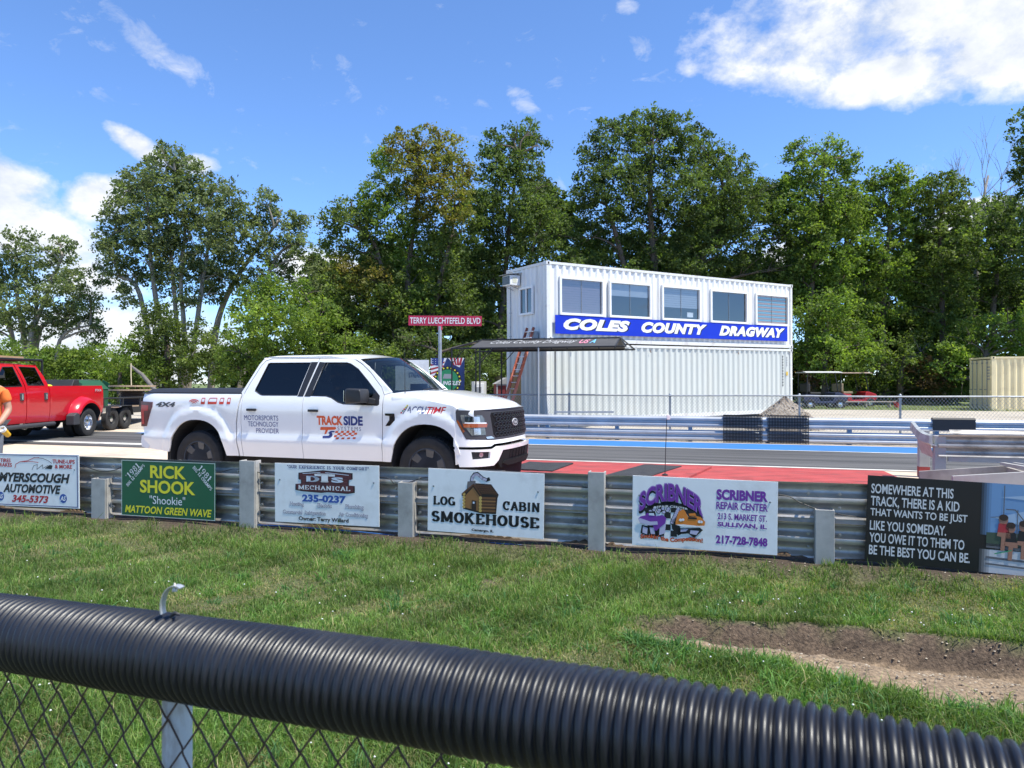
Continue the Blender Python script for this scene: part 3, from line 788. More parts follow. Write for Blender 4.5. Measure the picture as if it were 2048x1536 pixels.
# =================================================================== near fence with the split drain pipe on top
def smooth_pts(P, k=6):
    Q = []
    for i in range(len(P) - 1):
        for j in range(k):
            t = j / k; p0 = P[max(i - 1, 0)]; p1 = P[i]; p2 = P[i + 1]; p3 = P[min(i + 2, len(P) - 1)]
            Q.append(0.5 * (2 * p1 + (p2 - p0) * t + (2 * p0 - 5 * p1 + 4 * p2 - p3) * t * t + (3 * p1 - p0 - 3 * p2 + p3) * t ** 3))
    return Q + [P[-1]]
PIPE_M = mat('black_drain_pipe', (0.011, 0.012, 0.017), 0.38, var=0.35, vscale=6, rvar=0.12, dirt=(0.050, 0.049, 0.050), dirt_amt=0.55, dirt_scale=3.5, spec=0.45)
PA = Vector((-1.226, 1.736, 0.927)); PB = Vector((-0.402, 1.377, 0.965)); PM = Vector((-0.02, 1.210, 0.979)); PC = Vector((0.345, 1.051, 0.983)); PD = Vector((0.72, 0.888, 0.972))
P0 = PA + (PA - PB) * 1.3
pts_c = smooth_pts([P0, PA, PB, PM, PC, PD])
cum = [0]
for a, b in zip(pts_c, pts_c[1:]): cum.append(cum[-1] + (b - a).length)
def pipe_pt(s):
    for i in range(len(cum) - 1):
        if s <= cum[i + 1] or i == len(cum) - 2:
            t = (s - cum[i]) / (cum[i + 1] - cum[i]); return pts_c[i].lerp(pts_c[i + 1], t)
LEN = cum[-1]
pitch = 0.0200; per = 8; nseg = int(LEN / pitch * per); nr = 40
Tn = (PC - PA).normalized(); En = Tn.cross(Vector((0, 0, 1))).normalized(); Gn = En.cross(Tn).normalized()
ks = np.arange(nseg + 1); S = ks * pitch / per
prof = np.array([0.0, 0.55, 0.92, 1.0, 1.0, 0.92, 0.55, 0.0])
rad = 0.0757 + 0.0093 * prof[ks % per] + 0.0004 * np.sin(ks * 0.013) + 0.0005 * np.sin(ks // per * 12.9)
C = np.array([tuple(pipe_pt(s)) for s in S])
ang = np.arange(nr) * 2 * np.pi / nr
V = C[:, None, :] + rad[:, None, None] * (np.cos(ang)[None, :, None] * np.array(En)[None, None] + np.sin(ang)[None, :, None] * np.array(Gn)[None, None])
I, J = np.meshgrid(np.arange(nseg), np.arange(nr), indexing='ij')
Fq = np.stack([I * nr + J, (I + 1) * nr + J, (I + 1) * nr + (J + 1) % nr, I * nr + (J + 1) % nr], -1).reshape(-1, 4)
tag(obj('drain_pipe', fast_mesh('drain_pipe', V, Fq, PIPE_M, None, True), PIPE_M), 'black ribbed drain pipe slipped over the top of the near wire fence', 'pipe')

FLOC = PB.copy(); FLOC.z = lawn_z(PB.x, PB.y).item() if hasattr(lawn_z(PB.x, PB.y), 'item') else LAWN_Z
frot = math.atan2(Tn.y, Tn.x)
fence = thing('chain_link_fence', 'low rusty chain link fence under the black ribbed pipe, closest to the viewer', 'fence', FLOC, frot)
RUSTW = mat('rusty_wire', (0.105, 0.062, 0.048), 0.7, 0.3, var=0.5, vscale=30, bump=0.2, bscale=200)
ch = 0.0435; cv = 0.057; levels = 20
for par in (0, 1):
    mbw = MB(); P = []
    for j in range(levels):
        right = (j + par) % 2
        x = ch if right else 0.0; z = 1.085 - j * cv
        sg = 0.0022 * (1 if j % 2 else -1)
        P += [(x + (-.004 if right else .004), sg, z + .006), (x, 0, z), (x + (-.004 if right else .004), -sg, z - .006)]
    mbw.tube(P, 0.0022, 5, False)
    me = mesh_of('wire', mbw, RUSTW, 60)
    for kk in range(-26, 28):
        if kk % 2 != par: continue
        o = bpy.data.objects.new('wire', me); COL.objects.link(o); o.parent = fence; o.location = (kk * ch, 0, 0)
TOPR = MB().tube([(-2.3, 0.0, 1.10), (0, 0, 1.112), (0.9, 0, 1.135)], 0.017, 10)
obj('top_rail', TOPR, STEEL_THIN, fence, 60)
POSTW = mat('post_white_rusty', (0.70, 0.71, 0.71), 0.55, var=0.10, vscale=8, dirt=(0.20, 0.085, 0.035), dirt_amt=0.9, dirt_scale=9, stretch=(1, 1, 0.28), bump=0.1, bscale=60)
pp = on_line(328, 1.2017, 0.436)
loc = Matrix.Rotation(-frot, 3, 'Z') @ (pp - Vector((FLOC.x, FLOC.y, 0)))
for dx in (0.0, 1.75):
    obj('post', MB().tube([(loc.x + dx, 0.034, -0.05), (loc.x + dx, 0.034, 1.06)], 0.030, 20), POSTW, fence, 50)
# loose bent band sticking up through the pipe
hk = on_line(345, 1.2017, 0.436)
mbh = MB(); fr = []
for i in range(15):
    a = R(196 - i * 9.2)
    fr.append((Vector((0.030 + 0.036 * math.cos(a), 0, 0.012 + 0.050 * math.sin(a) + .022)), Vector((-math.cos(a), 0, -math.sin(a))), Vector((0, 1, 0))))
mbh.sweep([(-.0012, -.008), (.0012, -.008), (.0012, .008), (-.0012, .008)], fr)
hook = thing('bent_band', 'bent metal fence band with a cone nut sticking up out of the black pipe', 'band', (hk.x - .010, hk.y - .012, 1.024), frot + R(8)); hook.scale = (.95, .95, .95)
obj('strap', mbh, mat('zinc', (.62, .62, .62), .35, .6), hook, 40)
obj('nut', MB().lathe([(.006, .071), (.006, .076), (.0045, .079), (.002, .088), (0, .090)], (.0255, 0, 0), 'z', 14), GALV, hook, 40)
obj('tie', MB().tube([(.012, .002, .014), (.022, .004, .022), (.030, -.002, .024), (.036, .004, .020)], [.003, .005, .004, .002], 6), PLASTIC, hook, 60)

# =================================================================== near guardrail
WPROF = [(-.004, .156), (.004, .140), (.062, .118), (.074, .098), (.074, .066), (.060, .046), (.006, .022), (.0, 0.0), (.006, -.022), (.060, -.046), (.074, -.066), (.074, -.098), (.062, -.118), (.004, -.140), (-.004, -.156)]
def wbeam(s0, s1, z, y=0.0, sgn=1.0, t=0.004, sag=0.0, hz=1.0):
    mb = MB(); outer = [(y + sgn * a, b * hz) for a, b in WPROF]; inner = [(y + sgn * (a + t), b * hz) for a, b in WPROF]
    prof = outer + inner[::-1]
    n = max(2, int((s1 - s0) / .5)); fr = []
    for i in range(n + 1):
        s_ = s0 + (s1 - s0) * i / n
        w = sag * math.sin(s_ * 2.1) * .5
        fr.append((Vector((s_, w, z + sag * math.sin(s_ * 1.3 + z * 4))), Vector((0, 1, 0)), Vector((0, 0, 1))))
    return mb.sweep(prof, fr)
rail = thing('guardrail', 'weathered double guardrail beside the lawn carrying the six advertising boards', 'guardrail', (0, RAIL_C, 0), TRK_ROT)
ZU, ZL = 0.495, 0.145
segs = [(-15.3, -11.49), (-11.5, -7.69), (-7.7, -3.89), (-3.9, -0.09), (-0.1, 3.71), (3.7, 7.51), (7.5, 11.3)]
for i, (a, b) in enumerate(segs):
    for z in (ZU, ZL):
        o = obj('beam', wbeam(a, b + .02, z + (.004 if i % 2 else 0), 0.004 * (i % 2), 1.0, .004, .004), GALV, rail, 40, recalc=True)
obj('rub_strip', MB().box((-2, .012, (ZU + ZL) / 2), (26.6, .012, .085)), mat('rub_strip_grey', (.36, .34, .33), .6, .2, var=.15, vscale=3), rail)
def cpost(mb, s0, z0, z1, w=.15, d=.12, t=.012):
    mb.box((s0, -.06 - .02, (z0 + z1) / 2), (w, t, z1 - z0))                # web towards the lawn is open on one side
    mb.box((s0 - w / 2 + t / 2, -.02 - .06 + d / 2 + t / 2, (z0 + z1) / 2), (t, d - .02, z1 - z0))
    mb.box((s0 + w / 2 - t / 2, -.02 - .06 + d / 2 + t / 2, (z0 + z1) / 2), (t, d - .02, z1 - z0))
    return mb
for px, ytop, w in ((192, 958, .20), (490, 922, .19), (808, 966, .165), (1191, 945, .155), (1651, 1021, .155), (-160, 925, .16), (2250, 1000, .15)):
    c = RAIL_C - .12; p = on_line(px, c); s_ = (p - Vector((0, RAIL_C, 0))).dot(U)
    zt = CAM_Z - (ytop - CY) / F_PX * p.y
    post_o = obj('post', cpost(MB(), s_, -0.30, zt, w), POST_GREY, rail, None, 0.004)
    for dz in (ZU + .06, ZU - .06, ZL + .06, ZL - .06):
        for sx in (-1, 1):
            if sx * 1 == 1 or w > .15:
                mbb = MB(); mbb.lathe([(.016, -.012), (.016, 0.0), (.012, .004)], (s_ + sx * (w / 2 + .05), -.012, dz), 'y', 6)
                mbb.lathe([(.007, -.035), (.007, -.012)], (s_ + sx * (w / 2 + .05), -.012, dz), 'y', 8)
                obj('bolt', mbb, BOLT, rail, 30)
# dirt that has piled up on the lower corrugation
for a, b in ((-7.4, -6.3), (-5.6, -5.2), (-2.35, -1.75), (-.55, .1), (.5, 1.1), (1.75, 2.7), (2.9, 5.4)):
    P = []
    n = 22
    mb = MB()
    for i in range(n + 1):
        s_ = a + (b - a) * i / n; e = math.sin(math.pi * i / n) ** .6
        hh = (.030 + .014 * math.sin(i * 1.9) + .01 * math.sin(i * 4.3)) * e + .002
        mb.v += [(s_, -.012, -.012), (s_, -.006, -.012 + hh * .8), (s_, .03, -.012 + hh), (s_, .05, -.012)]
    for i in range(n):
        k = i * 4
        for j in range(3): mb.f.append((k + j, k + 4 + j, k + 5 + j, k + 1 + j))
    DIRT = mat('caked_dirt', (0.115, 0.075, 0.045), 0.95, var=.4, vscale=30, bump=.8, bscale=80)
    obj('caked_dirt', mb, DIRT, rail, 60)
# drooping cable on the rail and blue hose at its foot
def droop(pts, r, m, name, lab, cat):
    P = []
    for px, py, off in pts:
        c = RAIL_C - off; p = on_line(px, c); P.append(Vector((p.x, p.y, CAM_Z - (py - CY) / F_PX * p.y)))
    Q = []
    for i in range(len(P) - 1):
        for k in range(6):
            t = k / 6
            p0 = P[max(i - 1, 0)]; p1 = P[i]; p2 = P[i + 1]; p3 = P[min(i + 2, len(P) - 1)]
            Q.append(0.5 * (2 * p1 + (p2 - p0) * t + (2 * p0 - 5 * p1 + 4 * p2 - p3) * t * t + (3 * p1 - p0 - 3 * p2 + p3) * t ** 3))
    Q.append(P[-1])
    tag(obj(name, MB().tube(Q, r, 6), m, None, 60), lab, cat)
droop([(150, 925, .03), (185, 938, .03), (205, 943, .03), (230, 940, .03), (260, 930, .03), (330, 940, .03), (430, 945, .03), (475, 938, .03), (560, 952, .03), (640, 960, .03), (764, 955, .03), (790, 968, .03), (820, 964, .03), (862, 955, .03),
       (960, 975, .03), (1094, 969, .03), (1180, 975, .03), (1266, 978, .03), (1400, 985, .03), (1556, 989, .03), (1600, 1005, .03), (1640, 1020, .03), (1700, 1032, .03), (1790, 1040, .03)], .005, BLACK_WIRE, 'cable', 'thin black cable drooping along the weathered guardrail', 'cable')
HOSE = mat('blue_hose', (0.05, 0.16, 0.42), 0.5)
droop([(480, 1050, .02), (550, 1051, .02), (700, 1062, .02), (860, 1078, .02), (1000, 1087, .02), (1100, 1095, .02), (1160, 1099, .02), (1250, 1105, .02), (1350, 1114, .02)], .006, HOSE, 'hose', 'thin blue hose lying along the foot of the guardrail', 'hose')

# =================================================================== advertising boards
BORDER = None
def board(name, label, TL, TR, BR, BL, base_mat, thick=.006, off=.085):
    c = RAIL_C - off
    P = []
    for px, py in (TL, TR, BR, BL):
        p = on_line(px, c); P.append(Vector(((p - Vector((0, RAIL_C, 0))).dot(U), CAM_Z - (py - CY) / F_PX * p.y)))
    W = ((P[1] - P[0]).length + (P[2] - P[3]).length) / 2; Hh = ((P[0] - P[3]).length + (P[1] - P[2]).length) / 2
    e = (P[1] - P[0] + P[2] - P[3]); angz = math.atan2(e.y, e.x)
    o = P[3]
    wpos = Vector((0, RAIL_C, 0)) + U * o.x + N * (-off * U.x / 1.0)
    t = thing(name, label, 'sign', (wpos.x, wpos.y, o.y), TRK_ROT)
    t.rotation_euler = (0, -angz, TRK_ROT)
    obj('panel', MB().box((W / 2, thick / 2, Hh / 2), (W, thick, Hh)), base_mat, t, None, .0015)
    f = Face(t, W, Hh)
    scr = MB()
    for fx in (.05, .95):
        scr.lathe([(.009, .0), (.009, -.003), (.004, -.006)], (W * fx, 0, Hh * .72), 'y', 10)
    obj('screw', scr, BOLT, t, 40)
    return f
f = board('advert_board', 'white board for an automotive shop with a red car outline, nearest the orange-shirted person', (-6, 908), (171, 911), (160, 1018), (-18, 1010), SIGN_WHITE)
f.poly([[(.012, .02), (.985, .02), (.985, .035), (.012, .035)], [(.012, .965), (.985, .965), (.985, .98), (.012, .98)], [(.012, .035), (.02, .035), (.02, .965), (.012, .965)], [(.977, .035), (.985, .035), (.985, .965), (.977, .965)]], NAVY)
f.text('TIRES', (.115, .83, .235, .905), RED, .03); f.text('BRAKES', (.08, .745, .25, .82), RED, .03)
f.text('TUNE-UPS', (.71, .83, .955, .905), RED, .03); f.text('& MORE', (.735, .735, .925, .81), RED, .03)
f.line([(.285, .73), (.295, .80), (.34, .845), (.43, .87), (.5, .925), (.56, .93)], .008, RED); f.line([(.34, .845), (.48, .855), (.55, .84)], .007, RED)
f.line([(.5, .93), (.6, .92), (.67, .87), (.70, .83)], .006, INK); f.line([(.48, .70), (.5, .78), (.54, .80), (.535, .71), (.6, .80), (.60, .73), (.66, .79)], .006, INK); f.poly([[(.62, .73), (.68, .80), (.71, .79), (.70, .72)]], INK)
f.text('MYERSCOUGH', (.095, .46, .90, .64), INK, .045, .25); f.text('AUTOMOTIVE', (.145, .255, .80, .425), INK, .04, .25); f.text('345-5373', (.245, .075, .66, .215), RED, .035, .25)
for cx_ in (.115, .825):
    f.ell(cx_, .18, .085, .085, BLUE); f.text('AS', (cx_ - .032, .135, cx_ + .03, .225), WHITE, .03, .2, 2)
f = board('advert_board', 'dark green board with yellow lettering hanging below the rear wheel of the white pickup', (248, 919), (434, 927), (432, 1041), (243, 1030), mat('sign_green', (0.010, 0.105, 0.045), 0.4, var=.08, vscale=5))
f.text('RICK', (.315, .695, .695, .925), YELLOW, .03); f.text('SHOOK', (.205, .425, .795, .66), YELLOW, .03); f.text('"Shookie"', (.31, .235, .69, .385), WHITE, .0)
f.text('MATTOON GREEN WAVE', (.04, .055, .965, .19), YELLOW, .025, .22)
f.text('1981', (.055, .765, .205, .875), WHITE, slab=True, rot=44); f.text('BIG 12 CHAMPS', (.02, .70, .29, .765), WHITE, slab=True, rot=46, w=.2)
f.text('1981', (.82, .765, .97, .875), WHITE, slab=True, rot=-44); f.text('BIG 12 CHAMPS', (.735, .70, 1.005, .765), WHITE, slab=True, rot=-46, w=.2)
f.poly([[(0, 0), (1, 0), (1, .012), (0, .012)], [(0, .988), (1, .988), (1, 1), (0, 1)], [(0, .012), (.007, .012), (.007, .988), (0, .988)], [(.993, .012), (1, .012), (1, .988), (.993, .988)]], mat('trim_alu', (.5, .55, .5), .4))

f = board('advert_board', 'white heating and plumbing board with a maroon emblem below the white pickup doors', (555, 926), (765, 932), (758, 1054), (550, 1043), SIGN_WHITE)
f.text('"OUR EXPERIENCE IS YOUR COMFORT"', (.125, .915, .905, .972), NAVY, slab=True, w=.17)
MAROON = flat_mat('maroon', (.10, .022, .028)); PALE = flat_mat('pale_blue', (.62, .68, .76)); OUTL = flat_mat('dusk', (.17, .13, .22))
em = [(.235, .735), (.235, .845), (.475, .90), (.755, .865), (.755, .765), (.72, .75), (.72, .66), (.775, .655), (.775, .545), (.71, .52), (.52, .535), (.455, .52), (.27, .535), (.205, .555), (.205, .655), (.26, .665), (.26, .735)]
f.poly([em], INK, 1); cxm = sum(p[0] for p in em) / len(em); czm = sum(p[1] for p in em) / len(em)
f.poly([[(cxm + (a - cxm) * .96, czm + (b - czm) * .93) for a, b in em]], MAROON, 2)
for zz in (.60, .66, .71, .76, .80): f.line([(.28, zz), (.70, zz)], .0022, mat('print_mortar', (.22, .10, .09), .6), 3)
for i in range(12): f.line([(.29 + i * .037 + (.018 if i % 2 else 0), .68 + .05 * (i % 3)), (.29 + i * .037 + (.018 if i % 2 else 0), .72 + .05 * (i % 3))], .002, MATS['print_mortar'], 3)
f.text('D', (.315, .70, .44, .80), PALE, slab=True, w=.24, layer=4); f.text('T', (.395, .70, .59, .845), WHITE, slab=True, w=.26, layer=5); f.text('S', (.555, .70, .67, .79), PALE, .05, layer=4)
f.text('MECHANICAL', (.235, .565, .735, .645), WHITE, slab=True, w=.17, layer=4)
f.line([(.28, .835), (.45, .862)], .006, PALE, 4); f.line([(.5, .862), (.72, .83)], .006, PALE, 4)
f.text('235-0237', (.27, .36, .69, .485), BLUE, .045)
for w_, bx in (('Heating', (.15, .265, .285, .35)), ('Electric', (.415, .275, .555, .345)), ('Plumbing', (.685, .255, .855, .345)), ('Commercial  Refrigeration', (.08, .125, .495, .21)), ('Air Conditioning', (.62, .125, .895, .21))):
    f.text(w_, bx, OUTL, .045); f.text(w_, (bx[0] + .003, bx[1] + .008, bx[2] - .003, bx[3] - .008), WHITE, .0, layer=2)
f.text('Owner: Terry Willard', (.235, .025, .715, .112), INK, .035)

f = board('advert_board', 'white smokehouse board with a painted log cabin, below the front wheel of the white pickup', (863, 938), (1094, 948), (1089, 1080), (855, 1061), SIGN_WHITE)
f.text('LOG', (.05, .42, .245, .565), INK, slab=True, w=.24); f.text('CABIN', (.655, .40, .965, .555), INK, slab=True, w=.24)
f.text('SMOKEHOUSE', (.035, .145, .965, .335), INK, slab=True, w=.24); f.text('Camargo, IL', (.39, .035, .58, .085), INK, .05)
BR1 = flat_mat('brown', (.115, .045, .018)); BR2 = flat_mat('light_brown', (.30, .14, .045)); BR3 = flat_mat('dark_brown', (.035, .018, .012)); LOGE = flat_mat('log_end', (.55, .36, .10))
f.poly([[(.30, .59), (.305, .635), (.40, .80), (.555, .795), (.62, .64), (.61, .58), (.60, .335), (.47, .33), (.315, .385), (.32, .585)]], BR3, 1)
f.poly([[(.335, .60), (.40, .735), (.455, .60), (.455, .36), (.33, .41)]], BR2, 2)
f.poly([[(.47, .59), (.595, .60), (.585, .355), (.47, .35)]], BR1, 2)
for k_ in range(5):
    z = .375 + k_ * .05; f.line([(.475, z), (.592, z + .006)], .013, BR2 if k_ % 2 else flat_mat('mid_brown', (.19, .085, .03)), 3)
    f.ell(.465, z, .026, .026, LOGE, 4); f.ell(.322, z + .045, .024, .024, LOGE, 4)
f.poly([[(.41, .78), (.55, .775), (.61, .645), (.475, .64)]], BR1, 3)
for k_ in range(4): f.line([(.425 + k_ * .016, .76 - k_ * .035), (.56 + k_ * .013, .755 - k_ * .033)], .004, BR3, 4)
for k_ in range(7): f.line([(.43 + k_ * .02, .76), (.47 + k_ * .021, .655)], .003, BR3, 4)
f.line([(.305, .615), (.405, .78), (.47, .62)], .014, BR1, 4)
f.poly([[(.39, .375), (.39, .53), (.43, .525), (.43, .365)]], BR3, 4); f.poly([[(.40, .48), (.40, .51), (.415, .508), (.415, .478)]], PALE, 5)
f.poly([[(.345, .70), (.35, .82), (.42, .84), (.42, .76), (.395, .77)]], flat_mat('stone_grey', (.16, .14, .14)), 2)
SMK = flat_mat('smoke_lilac', (.55, .50, .62))
for pts, w_, mm, ly in (([(.385, .84), (.39, .89), (.41, .94), (.435, .95), (.455, .92), (.48, .885), (.515, .86), (.535, .875)], .034, INK, 1), ([(.388, .845), (.393, .89), (.413, .932), (.433, .94), (.455, .915), (.48, .88), (.51, .862)], .024, SMK, 2)):
    f.line(pts, w_, mm, ly)

f = board('advert_board', 'white repair centre board with a purple arched logo and two cartoon cars', (1266, 951), (1556, 964), (1555, 1111), (1264, 1090), SIGN_WHITE)
def arch_w(a, b):
    bow = 1 - (2 * a - 1) ** 2
    lo = .02 + .40 * bow - .06 * a; hi = .58 + .40 * bow - .10 * a
    return (a, lo + (hi - lo) * b)
f.text('SCRIBNER', (.045, .46, .505, .955), INK, .075, warp=lambda a, b: (a, arch_w(a, b)[1] - .035 - .05 * (1 - b)), layer=1)
f.poly([[(.075, .52), (.14, .60), (.27, .655), (.40, .62), (.50, .50), (.44, .46), (.40, .53), (.28, .585), (.17, .55), (.10, .48)]], INK, 1)
f.text('SCRIBNER', (.045, .46, .505, .955), flat_mat('lilac', (.40, .26, .55)), .055, warp=arch_w, layer=2); f.text('SCRIBNER', (.053, .475, .497, .94), PURPLE, .03, warp=arch_w, layer=3)
f.text('REPAIR CENTER', (.155, .545, .395, .60), WHITE, .01, warp=lambda a, b: (a, b * .5 + .5 * (1 - (2 * a - 1) ** 2)), layer=3)
for i in range(3):
    for j in range(5):
        if (i + j) % 2 == 0: f.poly([[(.185 + i * .045, .16 + j * .085), (.23 + i * .045, .16 + j * .085), (.23 + i * .045, .245 + j * .085), (.185 + i * .045, .245 + j * .085)]], INK, 1)
OR2 = flat_mat('car_orange', (.72, .22, .03)); TYRE = flat_mat('tyre_lilac', (.50, .47, .62))
f.poly([[(.07, .30), (.06, .18), (.12, .14), (.13, .28)], [(.11, .30), (.13, .14), (.19, .16), (.17, .30)], [(.16, .36), (.17, .16), (.21, .14), (.23, .36)]], INK, 2)
f.poly([[(.078, .28), (.075, .19), (.108, .17), (.112, .26)], [(.125, .27), (.135, .18), (.165, .18), (.158, .27)], [(.20, .42), (.195, .17), (.235, .20), (.245, .40)]], TYRE, 3)
f.poly([[(.045, .39), (.06, .42), (.095, .44), (.105, .475), (.155, .47), (.17, .435), (.215, .46), (.245, .42), (.235, .34), (.20, .28), (.175, .23), (.16, .24), (.15, .30), (.06, .325)]], PURPLE, 4)
f.poly([[(.095, .44), (.095, .50), (.165, .50), (.17, .44)]], INK, 3); f.poly([[(.12, .445), (.12, .475), (.155, .478), (.16, .442)]], PALE, 5)
f.poly([[(.043, .385), (.06, .395), (.13, .355), (.18, .365), (.185, .32), (.12, .30), (.055, .33)]], TYRE, 5)
f.poly([[(.285, .27), (.28, .38), (.31, .44), (.36, .22), (.33, .18)], [(.32, .28), (.33, .20), (.40, .22), (.44, .16), (.50, .28), (.48, .31)]], INK, 2)
f.poly([[(.345, .27), (.345, .235), (.385, .25), (.40, .285)], [(.415, .27), (.41, .22), (.455, .205), (.475, .265)]], TYRE, 3)
f.poly([[(.31, .33), (.31, .38), (.33, .52), (.36, .56), (.375, .535), (.395, .455), (.46, .47), (.485, .46), (.515, .40), (.51, .34), (.47, .325), (.40, .325), (.36, .34)]], OR2, 4)
f.poly([[(.372, .53), (.36, .56), (.43, .54), (.48, .50), (.50, .455), (.48, .455), (.45, .47), (.40, .455)]], INK, 3); f.poly([[(.405, .47), (.40, .50), (.445, .515), (.455, .475)]], OR2, 5)
f.poly([[(.395, .425), (.40, .452), (.455, .452), (.46, .425)]], INK, 5)
f.ell(.345, .405, .022, .02, WHITE, 5); f.ell(.362, .41, .018, .018, WHITE, 5); f.ell(.475, .395, .022, .02, WHITE, 5); f.ell(.49, .395, .018, .018, WHITE, 5)
f.poly([[(.31, .335), (.36, .31), (.50, .32), (.512, .345), (.47, .335), (.36, .345)]], WHITE, 5)
for k_ in range(9): f.ell(.13 + .016 * k_ + .01 * (k_ % 2), .50 + .025 * (k_ % 3), .03, .028, INK, 1); f.ell(.13 + .016 * k_ + .01 * (k_ % 2), .50 + .025 * (k_ % 3), .022, .02, TYRE, 2)
for k_ in range(8): f.ell(.285 + .006 * k_, .36 + .028 * k_, .03, .028, INK, 1); f.ell(.285 + .006 * k_, .36 + .028 * k_, .022, .02, TYRE, 2)
wav = lambda a, b: (a, b * .72 + .14 * math.sin(a * 9.5) + .14)
f.text("Smokin' the Competition!", (.06, .065, .50, .185), INK, .05, warp=wav, layer=5); f.text("Smokin' the Competition!", (.062, .072, .498, .18), ORANGE, .025, warp=wav, layer=6)
f.text('SCRIBNER', (.59, .715, .935, .865), PURPLE, .05); f.text('REPAIR CENTER', (.59, .585, .935, .69), PURPLE, .03); f.text('213 S. MARKET ST.', (.60, .445, .93, .535), PURPLE, .025)
f.text('SULLIVAN, IL', (.60, .335, .93, .41), PURPLE, .04); f.text('217-728-7848', (.59, .105, .935, .225), PURPLE, .045)

# black banner that shades into a picture of children on a grandstand
BAN = mat('banner_black', (0.010, 0.010, 0.012), 0.35, var=.1, vscale=5)
f = board('banner', 'black banner with white capital lettering and a grandstand picture at its far end', (1729, 969), (2230, 982), (2230, 1190), (1729, 1122), BAN, .003, .05)
for i, (ln, x1) in enumerate((('SOMEWHERE AT THIS', .362), ('TRACK, THERE IS A KID', .388), ('THAT WANTS TO BE JUST', .422), ('LIKE YOU SOMEDAY.', .338), ('YOU OWE IT TO THEM TO', .414), ('BE THE BEST YOU CAN BE.', .438))):
    z = .795 - i * .142
    f.text(ln, (.017, z - (.02 if ',' in ln else 0), x1, z + .112), flat_mat('off_white', (.66, .66, .65)), .018)
SKYP = flat_mat('pic_sky', (.16, .30, .50)); SKYP2 = flat_mat('pic_cloud', (.34, .46, .60)); TREEP = flat_mat('pic_trees', (.05, .08, .05)); BENCH = flat_mat('pic_bench', (.55, .55, .56)); BENCH2 = flat_mat('pic_bench_dark', (.12, .12, .13)); SKIN = flat_mat('pic_skin', (.36, .17, .11)); SHIRT = flat_mat('pic_shirt', (.42, .03, .04))
for k_, (xx, al) in enumerate(((.475, .12), (.485, .3), (.495, .55), (.505, .8))):
    mm = flat_mat('pic_fade%d' % k_, tuple(.012 + (c - .012) * al for c in (.16, .30, .50))); f.poly([[(xx, .42), (xx + .01, .42), (xx + .01, 1), (xx, 1)]], mm, 1)
    mm2 = flat_mat('pic_fadeb%d' % k_, tuple(.012 + (c - .012) * al for c in (.45, .45, .46))); f.poly([[(xx, 0), (xx + .01, 0), (xx + .01, .26), (xx, .26)]], mm2, 1)
f.poly([[(.515, .42), (1, .46), (1, 1), (.515, 1)]], SKYP, 1); f.poly([[(.53, .62), (.66, .72), (.82, .70), (.95, .80), (.99, .74), (.8, .6), (.62, .56)], [(.55, .85), (.7, .9), (.8, .88), (.66, .83)]], SKYP2, 2)
f.poly([[(.50, .30), (1, .30), (1, .50), (.9, .47), (.75, .5), (.62, .46), (.50, .45)]], TREEP, 2)
f.poly([[(.515, 0), (1, 0), (1, .26), (.515, .26)]], BENCH, 1)
for z0, z1 in ((.26, .31), (.14, .165), (.07, .09)): f.poly([[(.50, z0 + .02), (1, z0 - .03), (1, z1 - .03), (.50, z1 + .02)]], BENCH2, 2)
for xs_, z0, z1 in (((.565, .565), .3, .98), ((.62, .62), .42, .72), ((.74, .74), .4, .8)): f.line([(xs_[0], z0), (xs_[1], z1)], .006, BENCH2, 3)
f.line([(.515, .62), (.58, .64)], .006, BENCH2, 3); f.line([(.575, .72), (.61, .72), (.66, .56), (.66, .44)], .008, BENCH2, 3); f.line([(.67, .5), (.67, .76), (.71, .80), (.99, .82)], .008, BENCH2, 3)
for cx_, cz_, k_, sh in ((.565, .46, .9, SHIRT), (.595, .36, 1.0, INK), (.645, .38, 1.05, INK), (.70, .36, 1.0, BENCH2), (.77, .38, 1.0, INK), (.85, .38, 1.0, SHIRT), (.92, .36, 1.0, INK)):
    f.poly([[(cx_ - .022, cz_), (cx_ - .018, cz_ + .11 * k_), (cx_ + .018, cz_ + .11 * k_), (cx_ + .026, cz_)]], sh, 4)
    f.ell(cx_, cz_ + .155 * k_, .045, .055, SKIN, 4); f.ell(cx_, cz_ + .185 * k_, .045, .035, BR3, 5)
    f.poly([[(cx_ - .022, cz_), (cx_ + .028, cz_), (cx_ + .03, cz_ - .06), (cx_ + .012, cz_ - .06), (cx_ + .008, cz_ - .20), (cx_ - .008, cz_ - .20), (cx_ - .006, cz_ - .05), (cx_ - .024, cz_ - .04)]], SKIN, 4)
f.line([(.535, .22), (.60, .27)], .008, flat_mat('pic_green', (.03, .30, .14)), 6)
# =================================================================== white crew-cab pickup
TK_ROT = R(-19)
truck = thing('pickup_truck', 'white crew cab pickup with blue and orange lettering parked beside the guardrail', 'pickup truck', (-4.281, 11.537, 0.0), TK_ROT)
def tk(px, py, out=0.0):
    """photo point -> (X, z) on the near body side (design helper)"""
    t = (px - CX) / F_PX; d = (9.005 - out * 1.0577) / (1 + .3443 * t)
    return (t * d / .9455 + 4.875 + .344 * out, CAM_Z - (py - CY) / F_PX * d)
WZ = [(.30, .93), (.44, .952), (.50, .962), (.58, .975), (.66, .995), (.735, 1.004), (.79, .986), (.90, .990), (1.02, .998), (1.12, 1.003), (1.20, .999), (1.27, .987), (1.335, .966), (1.50, .915), (1.70, .845), (1.84, .795), (1.89, .768), (1.92, .74)]
def sm(t): t = min(1, max(0, t)); return t * t * (3 - 2 * t)
def arch_e(x, z, hx):
    dx = abs(x - hx) / .505; dz = max(z - .40, 0) / .585
    return (dx ** 2.35 + dz ** 2.35) ** (1 / 2.35)
